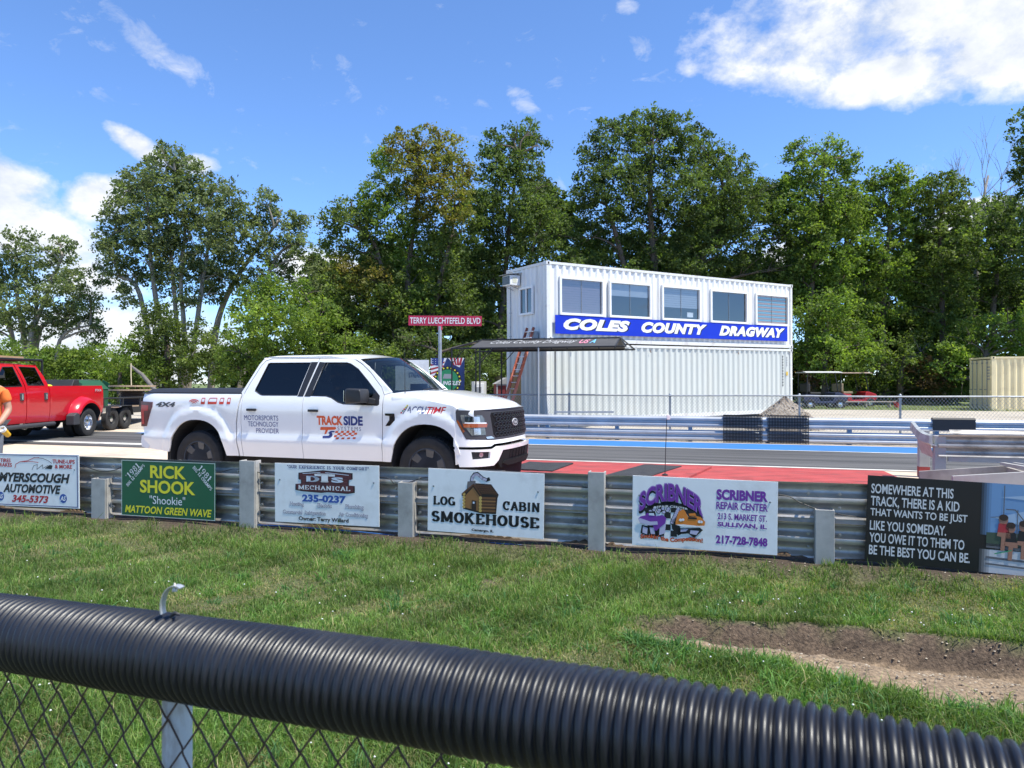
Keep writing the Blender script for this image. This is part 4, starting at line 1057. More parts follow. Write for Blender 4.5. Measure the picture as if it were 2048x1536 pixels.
def bw(x, z, bed=False):
    w = WZ[-1][1]
    for (a, wa), (b, wb) in zip(WZ, WZ[1:]):
        if z <= b:
            t = max(0, (z - a) / (b - a)); w = wa + (wb - wa) * t; break
    if (x < .76 or x > 3.06) and z > 1.20:
        w = .999 - .05 * ((z - 1.2) / .18) ** 2 if z < 1.40 else .93
    for hx in (0.0, 3.69):
        e = arch_e(x, z, hx)
        if e < 1.5:
            w += .022 * sm((1.285 - e) / .045) - .010 * sm((e - 1.285) / .04) * sm((1.5 - e) / .2)
    if x < -.80: w -= .05 * ((-.80 - x) / .30) ** 2
    if x > 3.95 and z < 1.3: w -= .004
    return w
def side(sg):
    if sg < 0: return lambda x, z, o: (x, -(bw(x, z) - o), z)
    return lambda x, z, o: (x, (bw(x, z) - o), z)
def arch_pts(hx, z0f, z0r, n=26):
    P = []
    for i in range(n + 1):
        a = math.pi * i / n
        x = hx + .505 * math.copysign(abs(math.cos(a)) ** (2 / 2.35), math.cos(a)); z = .40 + .585 * abs(math.sin(a)) ** (2 / 2.35)
        zc = z0f if x > hx else z0r
        if z > zc + .01: P.append((x, z))
    return P
ar = arch_pts(0.0, .49, .51); af = arch_pts(3.69, .47, .49)
bed_o = [(-1.045, 1.362), (.742, 1.366), (.76, 1.34), (.722, 1.15), (.687, .94), (.69, .70), (.71, .475)] + [(.52, .475)] + ar + [(-.53, .50), (-.985, .545), (-1.02, .73), (-1.045, .86)]
door_r = [(.80, .475), (.785, .95), (.80, 1.34), (.87, 1.5), (1.0, 1.765), (1.06, 1.835), (1.15, 1.862), (1.945, 1.862), (1.90, 1.70), (1.809, 1.325), (1.80, .475)]
win_r = [(1.11, 1.795), (1.14, 1.806), (1.82, 1.806), (1.705, 1.345), (1.13, 1.345), (1.09, 1.352), (.985, 1.405), (.985, 1.43)]
door_f = [(1.955, 1.862), (2.42, 1.862), (2.53, 1.835), (2.64, 1.775), (2.80, 1.655), (3.0, 1.46), (3.055, 1.36), (3.05, 1.0), (3.03, .475), (1.808, .475), (1.817, 1.325), (1.905, 1.69)]
win_f = [(2.055, 1.803), (2.40, 1.800), (2.47, 1.782), (2.60, 1.71), (2.78, 1.55), (2.995, 1.345), (3.0, 1.235), (2.98, 1.222), (2.46, 1.236), (2.37, 1.258), (2.25, 1.318), (2.17, 1.338), (1.925, 1.340)]
cabf = [(.752, 1.385), (.80, 1.46), (.96, 1.79), (1.01, 1.855), (1.09, 1.893), (1.25, 1.908), (2.36, 1.908), (2.50, 1.888), (2.60, 1.84), (2.75, 1.745), (3.0, 1.54), (3.165, 1.395), (3.064, 1.368),
        (3.008, 1.468), (2.807, 1.666), (2.646, 1.786), (2.535, 1.846), (2.423, 1.871), (1.145, 1.871), (1.053, 1.844), (.992, 1.772), (.861, 1.505), (.791, 1.343), (.776, .95), (.790, .475), (.735, .475), (.712, .70), (.709, .94), (.744, 1.15), (.782, 1.34)]
fen = [(3.04, .475), (3.062, 1.0), (3.066, 1.362), (3.17, 1.388), (3.30, 1.372), (3.70, 1.296), (4.05, 1.232), (4.105, 1.214), (4.105, .70), (4.10, .47), (4.20, .47)][:-1] + af + [(3.17, .475)]
GLASS_REAR = glass('privacy_glass', (.012, .014, .016), .015, 1.0)
GLASS_FRONT = glass('side_glass', (.30, .33, .33), .015, 1.0)
GLASS_WS = glass('windscreen_glass', (.62, .70, .66), .015, 1.2)
for sg in (-1, 1):
    S_ = side(sg); fl = sg > 0
    panel('bed_side', bed_o, S_, PAINT_WHITE, truck, flip=fl, step=.05)
    rd = panel('rear_door', door_r, S_, PAINT_WHITE, truck, [win_r], flip=fl, step=.05)
    fd = panel('front_door', door_f, S_, PAINT_WHITE, truck, [win_f], flip=fl, step=.05)
    panel('cab_frame', cabf, S_, PAINT_WHITE, truck, flip=fl, step=.05)
    panel('fender', fen, S_, PAINT_WHITE, truck, flip=fl, step=.05)
    inset = (lambda x, z, o, s=S_: s(x, z, o + .012))
    proud = (lambda x, z, o, s=S_: s(x, z, o - .003))
    def grow(P, k):
        cx_ = sum(p[0] for p in P) / len(P); cz_ = sum(p[1] for p in P) / len(P)
        return [(cx_ + (a - cx_) * k, cz_ + (b - cz_) * k) for a, b in P]
    panel('window', grow(win_r, 1.02), inset, GLASS_REAR, rd, thick=.004, flip=fl, step=.12)
    panel('window', grow(win_f, 1.015), inset, GLASS_FRONT, fd, thick=.004, flip=fl, step=.12)
    panel('pillar_trim', [(1.828, 1.815), (1.934, 1.815), (1.803, 1.333), (1.712, 1.333)], proud, PLASTIC, rd, flip=fl, thick=.003)
    panel('pillar_trim', [(1.962, 1.815), (2.05, 1.808), (1.920, 1.333), (1.823, 1.333)], proud, PLASTIC, fd, flip=fl, thick=.003)
    # window seals
    for nm, wn, pr in (('window_seal', win_r, rd), ('window_seal', win_f, fd)):
        Pp = [S_(x, z, .004) for x, z in wn]; obj(nm, MB().tube(Pp + [Pp[0]], .007, 6, False), PLASTIC, pr, 60)
    # handles
    for hx, pr in ((.977, rd), (tk(627, 823)[0], fd)):
        y = sg * (bw(hx, 1.14) + .022)
        mbh = MB(); mbh.box((hx, y, 1.142), (.155, .022, .034)); mbh.box((hx - .06, y - sg * .014, 1.142), (.03, .02, .03)); mbh.box((hx + .06, y - sg * .014, 1.142), (.03, .02, .03))
        obj('handle', mbh, PLASTIC, pr, None, .006)
        obj('handle_cup', MB().lathe([(.055, 0), (.045, -.002), (.0, -.004)], (hx, sg * (bw(hx, 1.14) + .002), 1.125), 'y', 20), mat('cup_shade', (.70, .71, .72), .35), pr, 60)
    # wheel arch liners
    for hx in (0.0, 3.69):
        mbl = MB(); n = 24; ys = [sg * .985, sg * .80, sg * .50]
        for i in range(n + 1):
            a = math.pi * i / n
            x = hx + .50 * math.copysign(abs(math.cos(a)) ** (2 / 2.35), math.cos(a)); z = .40 + .58 * abs(math.sin(a)) ** (2 / 2.35)
            if i in (0, n): z = .30
            for y in ys: mbl.v.append((x, y, z))
        for i in range(n):
            for j in range(2): mbl.f.append((i * 3 + j, i * 3 + j + 1, i * 3 + 4 + j, i * 3 + 3 + j))
        mbl.f.append(tuple(i * 3 + 2 for i in range(n + 1)))
        obj('wheel_liner', mbl, INT_DARK, truck)
    # mirror
    mir = MB(); y0 = sg * 1.14
    prof = [(-.135, -.085), (-.12, -.10), (.115, -.085), (.13, -.06), (.12, .075), (.10, .098), (-.11, .105), (-.14, .085)]
    fr = [((2.765 + .02 * k, y0 + sg * dy, 1.345), (1 - abs(k) * .18, 0, 0), (0, 0, 1 - abs(k) * .16)) for k, dy in ((-1, -.12), (-.25, -.11), (0, 0), (.25, .11), (1, .135))]
    mir.sweep(prof, fr)
    mo = obj('mirror', mir, PLASTIC, truck, 50, .008, recalc=True)
    obj('mirror_arm', MB().bar((2.78, sg * 1.02, 1.30), (2.94, sg * .965, 1.27), .13, .075), PLASTIC, mo, None, .012)
    obj('mirror_glass', MB().box((2.618, y0, 1.348), (.004, .20, .15)), CHROME, mo)
    panel('sail_trim', [(2.80, 1.235), (2.99, 1.23), (2.99, 1.345), (2.93, 1.395)], proud, PLASTIC, fd, flip=fl, thick=.003)
    # tail lamp
    TLR = mat('tail_lamp_red', (.46, .008, .014), .3, coat=.2); TLD = mat('tail_lamp_dark', (.10, .005, .008), .3, coat=.2)
    lampo = [(-1.075, 1.245), (-.82, 1.235), (-.825, 1.165), (-.955, .872), (-1.07, .862)]
    lmap = (lambda x, z, o, s=S_: (s(x, z, o - .010)[0], s(max(x, -1.05), z, o - .010)[1], z))
    tl = panel('tail_lamp', lampo, lmap, TLD, truck, flip=fl, thick=.03)
    panel('lens', [(-1.06, 1.19), (-.90, 1.185), (-.91, 1.105), (-1.0, 1.10), (-1.0, .90), (-1.06, .90)], (lambda x, z, o, s=lmap: (s(x, z, o)[0], s(x, z, o)[1] + sg * .003, z)), TLR, tl, flip=fl, thick=.002)
    obj('lamp_back', MB().box((-1.068, sg * .87, 1.05), (.03, .19, .37)), TLR, tl, None, .01)

# roof, rear wall, windscreen, hood
def roof_f(u, v):
    y = (v * 2 - 1) * .775; k = 1 - (y / .775) ** 2
    x0 = .99; x1 = 2.50 + .27 * k
    x = x0 + (x1 - x0) * u
    z = 1.893 + .050 * k ** .8 - .055 * sm((u - .72) / .28) ** 1.3 * 1.0 - .03 * sm((.10 - u) / .10)
    return (x, y, z)
obj('roof', MB().grid(roof_f, 24, 16), PAINT_WHITE, truck, 60)
def ws_edge(v, top):
    s_ = v * 2 - 1
    if top: return Vector((2.515 + .265 * (1 - s_ * s_), s_ * .715, 1.832 + .055 * (1 - s_ * s_) ** .8))
    return Vector((3.125 + .25 * (1 - s_ * s_), s_ * .865, 1.385 + .008 * (1 - s_ * s_)))
def ws_f(u, v):
    a = ws_edge(v, False); b = ws_edge(v, True); p = a.lerp(b, u)
    bul = .035 * math.sin(math.pi * u) * (1 - .3 * (v * 2 - 1) ** 2)
    return (p.x + bul * .6, p.y, p.z + bul * .8)
wsh = obj('windscreen', MB().grid(lambda u, v: ws_f(u, 1 - v), 10, 16), GLASS_WS, truck, 60)
def band(u0, u1, v0, v1, nu=4, nv=12, off=-.006):
    def g(u, v):
        p = ws_f(u0 + (u1 - u0) * u, v0 + (v1 - v0) * v); return (p[0] + off * .6, p[1], p[2] + off * .8)
    return MB().grid(g, nu, nv)
obj('black_border', band(.92, 1, 0, 1), GLOSS_BLACK, wsh, 60); obj('black_border', band(0, .07, 0, 1), GLOSS_BLACK, wsh, 60)
obj('black_border', band(.07, .92, 0, .035, 8, 2), GLOSS_BLACK, wsh, 60); obj('black_border', band(.07, .92, .965, 1, 8, 2), GLOSS_BLACK, wsh, 60)
for sg in (-1, 1):
    ed = [(3.165, 1.395), (3.0, 1.54), (2.75, 1.745), (2.60, 1.84), (2.50, 1.888)]
    mbp = MB()
    for i, (x, z) in enumerate(ed):
        t = i / 4; v = 0 if sg < 0 else 1
        q = ws_f(t, v); mbp.v += [(x, sg * bw(x, z), z), ((x + q[0]) / 2 + .012, (sg * bw(x, z) + q[1]) / 2, (z + q[2]) / 2 + .014), (q[0] + .004, q[1], q[2] + .004)]
    for i in range(4):
        for j in range(2): mbp.f.append((i * 3 + j, i * 3 + j + 1, i * 3 + 4 + j, i * 3 + 3 + j))
    obj('a_pillar', mbp, PAINT_WHITE, truck, 60, recalc=True)
def rw(u, v):
    y = (v * 2 - 1); z = 1.30 + (1.885 - 1.30) * u; return (.765 + .245 * max(0, (u - .12) / .88) ** 1.1, y * bw(.9, z) * .985, z)
obj('cab_back', MB().grid(rw, 10, 8), PAINT_WHITE, truck, 60)
obj('rear_window', MB().grid(lambda u, v: (rw(.22 + .66 * u, .12 + .76 * v)[0] - .006, rw(.22 + .66 * u, .12 + .76 * v)[1], rw(.22 + .66 * u, .12)[2]), 6, 8), GLASS_FRONT, truck, 60)
obj('cowl', MB().grid(lambda u, v: ((3.16 + .27 * (1 - (v * 2 - 1) ** 2)) + (u - .5) * .17, (v * 2 - 1) * .93, 1.372 + .02 * (1 - (v * 2 - 1) ** 2) + .012 * (1 - u)), 3, 14), PLASTIC, truck, 60)

def wrap_table(D, X0=4.1, nn=2.6, yw=1.0, Nn=240):
    P = []
    for i in range(Nn + 1):
        th = math.pi * i / Nn; c = math.cos(th); s_ = math.sin(th)
        P.append(Vector((X0 + D * abs(s_) ** (2 / nn), -yw * math.copysign(abs(c) ** (2 / nn), c))))
    L_ = [0]
    for a, b in zip(P, P[1:]): L_.append(L_[-1] + (b - a).length)
    mid = L_[Nn // 2]; return P, [x - mid for x in L_]
def wrap_fn(D, slope=0.0, z0=1.0, out=0.0, **kw):
    P, L_ = wrap_table(D, **kw); La = np.array(L_)
    def f(a, z, o):
        i = int(np.searchsorted(La, a)); i = min(max(i, 1), len(P) - 1)
        t = (a - L_[i - 1]) / max(L_[i] - L_[i - 1], 1e-9); p = P[i - 1].lerp(P[i], t)
        i0 = max(i - 4, 0); i1 = min(i + 4, len(P) - 1); d = (P[i1] - P[i0]).normalized(); n = Vector((d.y, -d.x))
        p = p + n * (out - o)
        return (p.x - slope * (z - z0) * (p.x - 4.1) / .5, p.y, z)
    return f
WF = wrap_fn(.475, .12, .80); WB = wrap_fn(.535, -.10, .60)
WFp = lambda k: (lambda a, z, o: WF(a, z, o - k)); WBp = lambda k: (lambda a, z, o: WB(a, z, o - k))
sym = lambda P: P + [(-a, z) for a, z in P[::-1]]
_P, _L = wrap_table(.475)
def xfront(y):
    k = min(abs(y) / 1.0, 1.0); return 4.1 + .475 * (1 - k ** 2.6) ** (1 / 2.6) - .03
def hood_f(u, v):
    y = (v * 2 - 1) * (.945 - .02 * u); k = 1 - (y / .945) ** 2
    xr = 3.17 + .28 * k; x1 = xfront(y) if abs(y) < .93 else xfront(.93)
    x = xr + (x1 - xr) * u
    ze = 1.372 - .062 * (x - 3.2) - .10 * ((x - 3.2) / 1.2) ** 1.6 if x > 3.2 else 1.372
    crown = .075 * k ** .7 + .026 * sm((.62 - abs(y)) / .10) * sm((u - .02) / .25) * (1 - .5 * u)
    z = ze + crown * (1 - u ** 9)
    zl = 1.172
    t = sm((u - .90) / .10)
    z = z * (1 - t) + (zl + .012 * k) * t
    return (x + .012 * sm((u - .95) / .05), y, z)
hood = obj('hood', MB().grid(hood_f, 36, 44), PAINT_WHITE, truck, 50)
for v_, sg in ((0, -1), (1, 1)):
    def sk(u, w_, v_=v_, sg=sg):
        p = hood_f(.02 + .98 * u, v_); k = sm(w_)
        return (p[0] + .02 * w_ * sm((u - .8) / .2), p[1] + sg * .042 * math.sin(w_ * math.pi / 2), p[2] - .085 * (1 - math.cos(w_ * math.pi / 2)))
    obj('hood_edge', MB().grid(sk, 30, 6), PAINT_WHITE, hood, 60, recalc=True)

# front end
fascia = panel('front_fascia', [(-1.262, .705), (-1.262, 1.215), (-1.20, 1.19), (-1.235, 1.165), (-1.225, 1.03), (-1.095, .803), (-.66, .778), (.66, .778), (1.095, .803), (1.225, 1.03), (1.235, 1.165), (1.20, 1.19), (1.262, 1.215), (1.262, .705), (.735, .70), (.66, .728), (-.66, .728), (-.735, .70)], WF, PAINT_WHITE, truck, step=.05, thick=.04)
sur = panel('grille_surround', [(-1.23, 1.155), (-1.20, 1.172), (-1.04, 1.172), (-.70, 1.168), (-.64, 1.182), (.64, 1.182), (.70, 1.168), (1.04, 1.172), (1.20, 1.172), (1.23, 1.155), (1.22, 1.035), (1.09, .808), (.66, .784), (-.66, .784), (-1.09, .808), (-1.22, 1.035)], WFp(.004), PLASTIC_G, truck, step=.06)
LENS = mat('lamp_lens', (.10, .105, .11), .06, coat=1.0, var=.5, vscale=9); LENSB = mat('lamp_reflector', (.55, .56, .58), .2, .7); AMBER = mat('amber_lens', (.30, .06, .010), .15, coat=.8)
for sg in (-1, 1):
    m_ = lambda P, s_=sg: [(a * -s_, z) for a, z in P] if s_ > 0 else P
    hl = panel('headlight', m_([(-1.165, 1.115), (-.86, 1.105), (-.825, 1.06), (-.82, .85), (-1.02, .85), (-1.135, 1.0)]), WFp(.010), LENS, truck, thick=.01)
    panel('lamp_module', m_([(-1.10, 1.095), (-1.0, 1.095), (-1.0, 1.01), (-1.09, 1.01)]), WFp(.013), GLOSS_BLACK, hl, thick=.003)
    panel('lamp_module', m_([(-.985, 1.09), (-.90, 1.088), (-.895, 1.01), (-.985, 1.01)]), WFp(.013), LENSB, hl, thick=.003)
    panel('lamp_module', m_([(-.99, .94), (-.90, .94), (-.895, .86), (-.99, .86)]), WFp(.013), LENSB, hl, thick=.003)
    panel('light_bar', m_([(-1.11, 1.005), (-.80, .995), (-.80, 1.012), (-1.10, 1.02)]), WFp(.019), mat('clear_bar', (.7, .72, .74), .1, coat=1), hl, thick=.012)
    panel('turn_signal', m_([(-1.12, .955), (-.80, .95), (-.78, .996), (-1.13, 1.004)]), WFp(.018), AMBER, hl, thick=.012)
    panel('side_marker', m_([(-1.222, 1.045), (-1.195, 1.045), (-1.105, .905), (-1.13, .885)]), WFp(.009), AMBER, hl, thick=.004)
    panel('trim_hook', m_([(-.82, .825), (-.72, .832), (-.66, .80), (-.80, .80)]), WFp(.010), LENSB, sur, thick=.003)
gr = panel('grille', [(-.68, 1.135), (.68, 1.135), (.70, 1.10), (.67, .85), (.62, .815), (-.62, .815), (-.67, .85), (-.70, 1.10)], WFp(.007), mat('grille_black', (.006, .006, .007), .7, spec=.2), truck, thick=.004)
mbg = MB()
for r_ in range(5):
    for c_ in range(13):
        a0 = -.60 + c_ * .10 + (.05 if r_ % 2 else 0); z0 = .85 + r_ * .062
        if a0 > .63: continue
        mbg.tube([WF(a0 + .043 * math.cos(t) if True else 0, z0 + .024 * math.sin(t), -.013) for t in [2 * math.pi * k / 12 for k in range(13)]], .0055, 4, False)
tag(obj('grille_mesh', mbg, mat('grille_bar_black', (.02, .02, .023), .35), gr, 60), None, None, kind='stuff')
def ellp(a0, z0, ra, rz, n=24): return [(a0 + ra * math.cos(2 * math.pi * k / n), z0 + rz * math.sin(2 * math.pi * k / n)) for k in range(n)]
bd = panel('badge', ellp(.0, .985, .105, .050), WFp(.024), mat('badge_silver', (.70, .71, .74), .3, .3), gr, thick=.012); panel('badge_face', ellp(.0, .985, .092, .041), WFp(.0265), mat('badge_dark', (.05, .052, .07), .3, coat=.5), bd, thick=.001)
V_, F_ = text_mesh('Ford', .02, .35); lo = V_.min(0); hi = V_.max(0); mbf = MB(); mbf.add([WF(-.062 + .124 * (a - lo[0]) / (hi[0] - lo[0]), .963 + .046 * (b - lo[1]) / (hi[1] - lo[1]), -.029) for a, b in V_], F_); tag(obj('lettering', mbf, MATS['badge_silver'], bd), None, None, kind='stuff')
bump_holes = [[(-1.07, .642), (-.80, .636), (-.80, .552), (-1.05, .545)], [(1.07, .642), (.80, .636), (.80, .552), (1.05, .545)]]
bumper = panel('front_bumper', [(-1.30, .672), (-.735, .665), (-.65, .695), (.65, .695), (.735, .665), (1.30, .672), (1.22, .448), (.72, .452), (.635, .51), (.55, .642), (-.55, .642), (-.635, .51), (-.72, .452), (-1.22, .448)], WB, PAINT_WHITE, truck, bump_holes, step=.05, thick=.05)
for hb in bump_holes:
    fg = panel('fog_recess', [(a * 1.0, z) for a, z in hb], WBp(-.035), PLASTIC, bumper, thick=.004)
    cxh = sum(p[0] for p in hb) / 4; panel('fog_lamp', ellp(cxh, .60, .03, .03, 16), WBp(-.018), LENSB, fg, thick=.01)
low = panel('lower_grille', [(-.56, .648), (.56, .648), (.64, .50), (.56, .41), (-.56, .41), (-.64, .50)], WBp(-.006), mat('brown_black', (.012, .012, .013), .85, spec=.2), truck, thick=.03)
panel('intake', [(-.33, .625), (.33, .625), (.36, .53), (-.36, .53)], WBp(-.001), MATS['grille_black'], low, thick=.003)
for a0 in (-.24, -.12, 0, .12, .24): panel('intake_bar', [(a0 - .012, .625), (a0 + .012, .625), (a0 + .012, .53), (a0 - .012, .53)], WBp(.006), MATS['brown_black'], low, thick=.008)
panel('skid_lip', [(-.50, .50), (.50, .50), (.54, .47), (.40, .43), (-.40, .43), (-.54, .47)], WBp(.012), MATS['brown_black'], low, thick=.012)
obj('air_dam', MB().sweep([(-.02, .24), (.01, .24), (.03, .45), (-.02, .45)], [((WB(a, .5, 0)[0] - .10, WB(a, .5, 0)[1] * .93, 0), (1, 0, 0), (0, 0, 1)) for a in np.linspace(-1.1, 1.1, 21)]), MATS['brown_black'], truck, 60)

# bed: tonneau, tailgate, rear bumper
def ton(u, v):
    y = (v * 2 - 1) * .90; return (-1.03 + 1.77 * u, y, 1.375 + .058 * sm((1 - abs(v * 2 - 1)) / .10) + .006 * math.sin(u * 18.8) ** 8)
tn = obj('bed_cover', MB().grid(ton, 60, 16), mat('vinyl_black', (.020, .021, .025), .55, bump=.1, bscale=200), truck, 60)
for sg in (-1, 1): obj('bed_rail_cap', MB().box((-.15, sg * .925, 1.372), (1.80, .07, .022)), PLASTIC, tn, None, .006)
tg = obj('tailgate', MB().box((-1.055, 0, 1.02), (.05, 1.60, .68)), PAINT_WHITE, truck, None, .012)
obj('handle', MB().box((-1.085, 0, 1.27), (.02, .24, .07)), PLASTIC, tg, None, .006)
rbp = MB(); fr = []
for i in range(21):
    y = -1 + 2 * i / 20; fr.append(((-1.105 + .07 * abs(y) ** 10, y * .972, 0), (1, 0, 0), (0, 0, 1)))
rbp.sweep([(-.02, .56), (.10, .535), (.14, .60), (.13, .72), (-.02, .735), (-.035, .65)], fr)
rb = obj('rear_bumper', rbp, PAINT_WHITE, truck, 50, recalc=True)
obj('step_pad', MB().sweep([(-.03, .737), (.12, .737), (.12, .757), (-.03, .757)], fr), PLASTIC, rb, 50, recalc=True)
obj('license_light', MB().box((-1.15, 0, .66), (.01, .32, .14)), PLASTIC, rb)
# chassis and cabin
ch_ = MB(); ch_.box((1.75, 0, .44), (5.2, 1.36, .20)); ch_.box((1.9, 0, .55), (2.2, 1.84, .10)); ch_.box((3.75, 0, .62), (.7, 1.1, .5)); ch_.box((-.4, 0, .95), (1.2, 1.3, .5))
obj('chassis', ch_, INT_DARK, truck)
cb = MB(); cb.box((1.9, 0, .74), (2.2, 1.72, .18))
cabin = obj('cabin_floor', cb, INT_DARK, truck)
obj('dashboard', MB().sweep([(-.35, .0), (.25, 0), (.30, .18), (.05, .26), (-.30, .20)], [((2.86, y, 1.11), (1, 0, 0), (0, 0, 1)) for y in (-.84, -.4, .4, .84)]), INT_DARK, truck, 60, recalc=True)
obj('headliner', MB().grid(lambda u, v: (1.05 + 1.42 * u, (v * 2 - 1) * .72, 1.855 + .04 * (1 - (v * 2 - 1) ** 2)), 4, 4), mat('headliner', (.30, .30, .29), .9), truck)
for x0, ys in ((2.05, (-.42, .42)), (1.18, (-.5, 0, .5))):
    for y in ys:
        sb = MB(); sb.sweep([(-.25, -.02), (.25, .02), (.25, .14), (-.25, .12)], [((x0, y - .24, .84), (1, 0, 0), (0, 0, 1)), ((x0, y + .24, .84), (1, 0, 0), (0, 0, 1))])
        sb.sweep([(-.08, 0), (.06, 0), (-.10, .62), (-.22, .60)], [((x0 - .18, y - .23, .93), (1, 0, 0), (0, 0, 1)), ((x0 - .18, y + .23, .93), (1, 0, 0), (0, 0, 1))])
        sb.box((x0 - .36, y, 1.63), (.09, .26, .17))
        obj('seat', sb, SEAT, truck, None, .03)
obj('steering_wheel', MB().tube([(2.52 + .06 * math.sin(t), .42 + .18 * math.cos(t), 1.22 + .17 * math.sin(t)) for t in [2 * math.pi * k / 20 for k in range(21)]], .016, 8, False), PLASTIC, truck, 60)
obj('antenna', MB().tube([(3.33, -.88, 1.37), (3.33, -.885, 1.55), (3.33, -.89, 1.98)], [.006, .0035, .002], 6), PLASTIC, truck, 60)
for k, y in ((0, -.35), (1, .25)):
    P = [ws_f(.015, .5 + y / 1.8 - .02), ws_f(.05, .5 + y / 1.8 + .10), ws_f(.045, .5 + y / 1.8 + .24)]
    obj('wiper', MB().tube([(p[0] + .02, p[1], p[2] + .02) for p in P], .009, 6), PLASTIC, truck, 60)
for sg in (-1, 1): panel('vent_badge', [(3.10, 1.118), (3.235, 1.118), (3.24, 1.03), (3.16, .955), (3.10, .952), (3.16, 1.03), (3.165, 1.085), (3.10, 1.09)], (lambda x, z, o, s=side(sg): (s(x, z, o)[0], s(x, z, o)[1] + sg * .006, z)), GLOSS_BLACK, truck, flip=sg > 0, thick=.006, step=.03)

# wheels
RIM_D = mat('dark_rim', (.055, .065, .085), .35, .5, coat=.3)
def wheel(parent, x, y, sg, r=.408, w=.275, rim=.262, rim_m=RIM_D, style='spoke', name='wheel'):
    wo_ = bpy.data.objects.new(name, None); COL.objects.link(wo_); wo_.parent = parent; wo_.location = (x, y, r); wo_.empty_display_size = .1
    hw = w / 2
    tp = [(rim - .01, -hw * .82), (rim + .02, -hw * .95), (r - .06, -hw), (r - .018, -hw * .93), (r, -hw * .72), (r, hw * .72), (r - .018, hw * .93), (r - .06, hw), (rim + .02, hw * .95), (rim - .01, hw * .82)]
    obj('tyre', MB().lathe(tp + [tp[0]], (0, 0, 0), 'y', 48), RUBBER, wo_, 40, recalc=True)
    tr = MB()
    for k in range(40):
        a = 2 * math.pi * k / 40
        for j in (-1, 0, 1): tr.box(((r + .001) * math.cos(a + j * .05), j * hw * .45, (r + .001) * math.sin(a + j * .05)), (.012, hw * .38, .05), Matrix.Rotation(-a, 3, 'Y'))
    tag(obj('tread_blocks', tr, RUBBER, wo_), None, None, kind='stuff')
    rm = MB().lathe([(rim, -hw * .8), (rim, hw * .8), (rim - .02, hw * .8), (rim - .03, hw * .2), (.05, -hw * .1), (rim - .03, -hw * .3), (rim - .02, -hw * .8), (rim, -hw * .8)], (0, 0, 0), 'y', 40)
    ro = obj('rim', rm, rim_m if style != 'spoke' else INT_DARK, wo_, 40, recalc=True)
    f_ = sg * hw
    if style == 'spoke':
        sp = MB()
        for k in range(6):
            a = 2 * math.pi * k / 6 + .3; ca, sa = math.cos(a), math.sin(a)
            def pt(rr, tw, yy): return (rr * ca - tw * sa, yy, rr * sa + tw * ca)
            P = [pt(.05, -.035, f_ * .55), pt(.05, .035, f_ * .55), pt(rim - .012, .075, f_ * .86), pt(rim - .012, -.05, f_ * .86)]
            Q = [pt(.05, -.03, f_ * .2), pt(.05, .03, f_ * .2), pt(rim - .012, .06, f_ * .4), pt(rim - .012, -.04, f_ * .4)]
            sp.add(P + Q, [(0, 1, 2, 3), (7, 6, 5, 4), (0, 4, 5, 1), (1, 5, 6, 2), (2, 6, 7, 3), (3, 7, 4, 0)])
        obj('spokes', sp, rim_m, ro, None, .006, recalc=True)
        obj('rim_ring', MB().lathe([(rim, f_ * .7), (rim + .004, f_ * .9), (rim - .012, f_ * .9), (rim - .016, f_ * .7)], (0, 0, 0), 'y', 40), rim_m, ro, 40, recalc=True)
        obj('hub_cap', MB().lathe([(.062, f_ * .3), (.062, f_ * .6), (.04, f_ * .66), (0, f_ * .66)], (0, 0, 0), 'y', 24), rim_m, ro, 40, recalc=True)
        lug = MB()
        for k in range(6):
            a = 2 * math.pi * k / 6; lug.lathe([(.011, f_ * .5), (.011, f_ * .66), (.006, f_ * .69)], (.085 * math.cos(a), 0, .085 * math.sin(a)), 'y', 6)
        tag(obj('lug_nuts', lug, CHROME, ro), None, None, kind='stuff')
    else:
        obj('hub_cap', MB().lathe([(.09, f_ * .0), (.085, f_ * .5), (.05, f_ * .6), (0, f_ * .6)], (0, 0, 0), 'y', 24), ALLOY, ro, 40, recalc=True)
    return wo_
for x in (0.0, 3.69):
    for sg in (-1, 1): wheel(truck, x, sg * .845, sg)

# lettering that follows the body side
class SideFace(Face):
    def __init__(s, parent): s.p = parent; s.W = 1; s.H = 1; s.y = 0; s.x0 = 0; s.z0 = 0
    def _put(s, name, V, fs, m, layer):
        mb = MB(); mb.add([(a, -(bw(a, b) + .0012 + .0012 * layer), b) for a, b in V], fs)
        o = obj(name, mb, m, s.p); return o
sf = SideFace(truck)
def pbox(px0, py0, px1, py1):
    a = tk(px0, py1); b = tk(px1, py0); return (a[0], a[1], b[0], b[1])
sf.text('MOTORSPORTS', pbox(488, 831.5, 556, 840), NAVY, .0); sf.text('TECHNOLOGY', pbox(495, 844, 556, 852.5), NAVY, .0); sf.text('PROVIDER', pbox(511, 857.5, 556.5, 866), NAVY, .0)
sf.text('TRACK', pbox(633, 832, 685, 850), ORANGE, .045); sf.text('SIDE', pbox(686.5, 832.5, 725, 851), NAVY, .045); sf.text('SYSTEMS', pbox(674, 854, 721, 861), flat_mat('slate', (.18, .18, .26)), .0, space=1.35)
def side_poly(pp, m, layer=1): sf.poly([[tk(*q) for q in p] for p in pp], m, layer, 'print')
side_poly([[(640, 854), (670, 854), (671.5, 857), (669, 859.5), (655, 860), (651, 868), (647.5, 868), (650, 860), (639, 860)]], ORANGE)
side_poly([[(660, 862), (668, 862), (668, 864.5), (662, 865), (664, 868), (663, 873), (658, 876), (645, 876), (644, 872), (656, 871.5), (658, 868.5), (655, 866)]], NAVY, 2)
chk = []
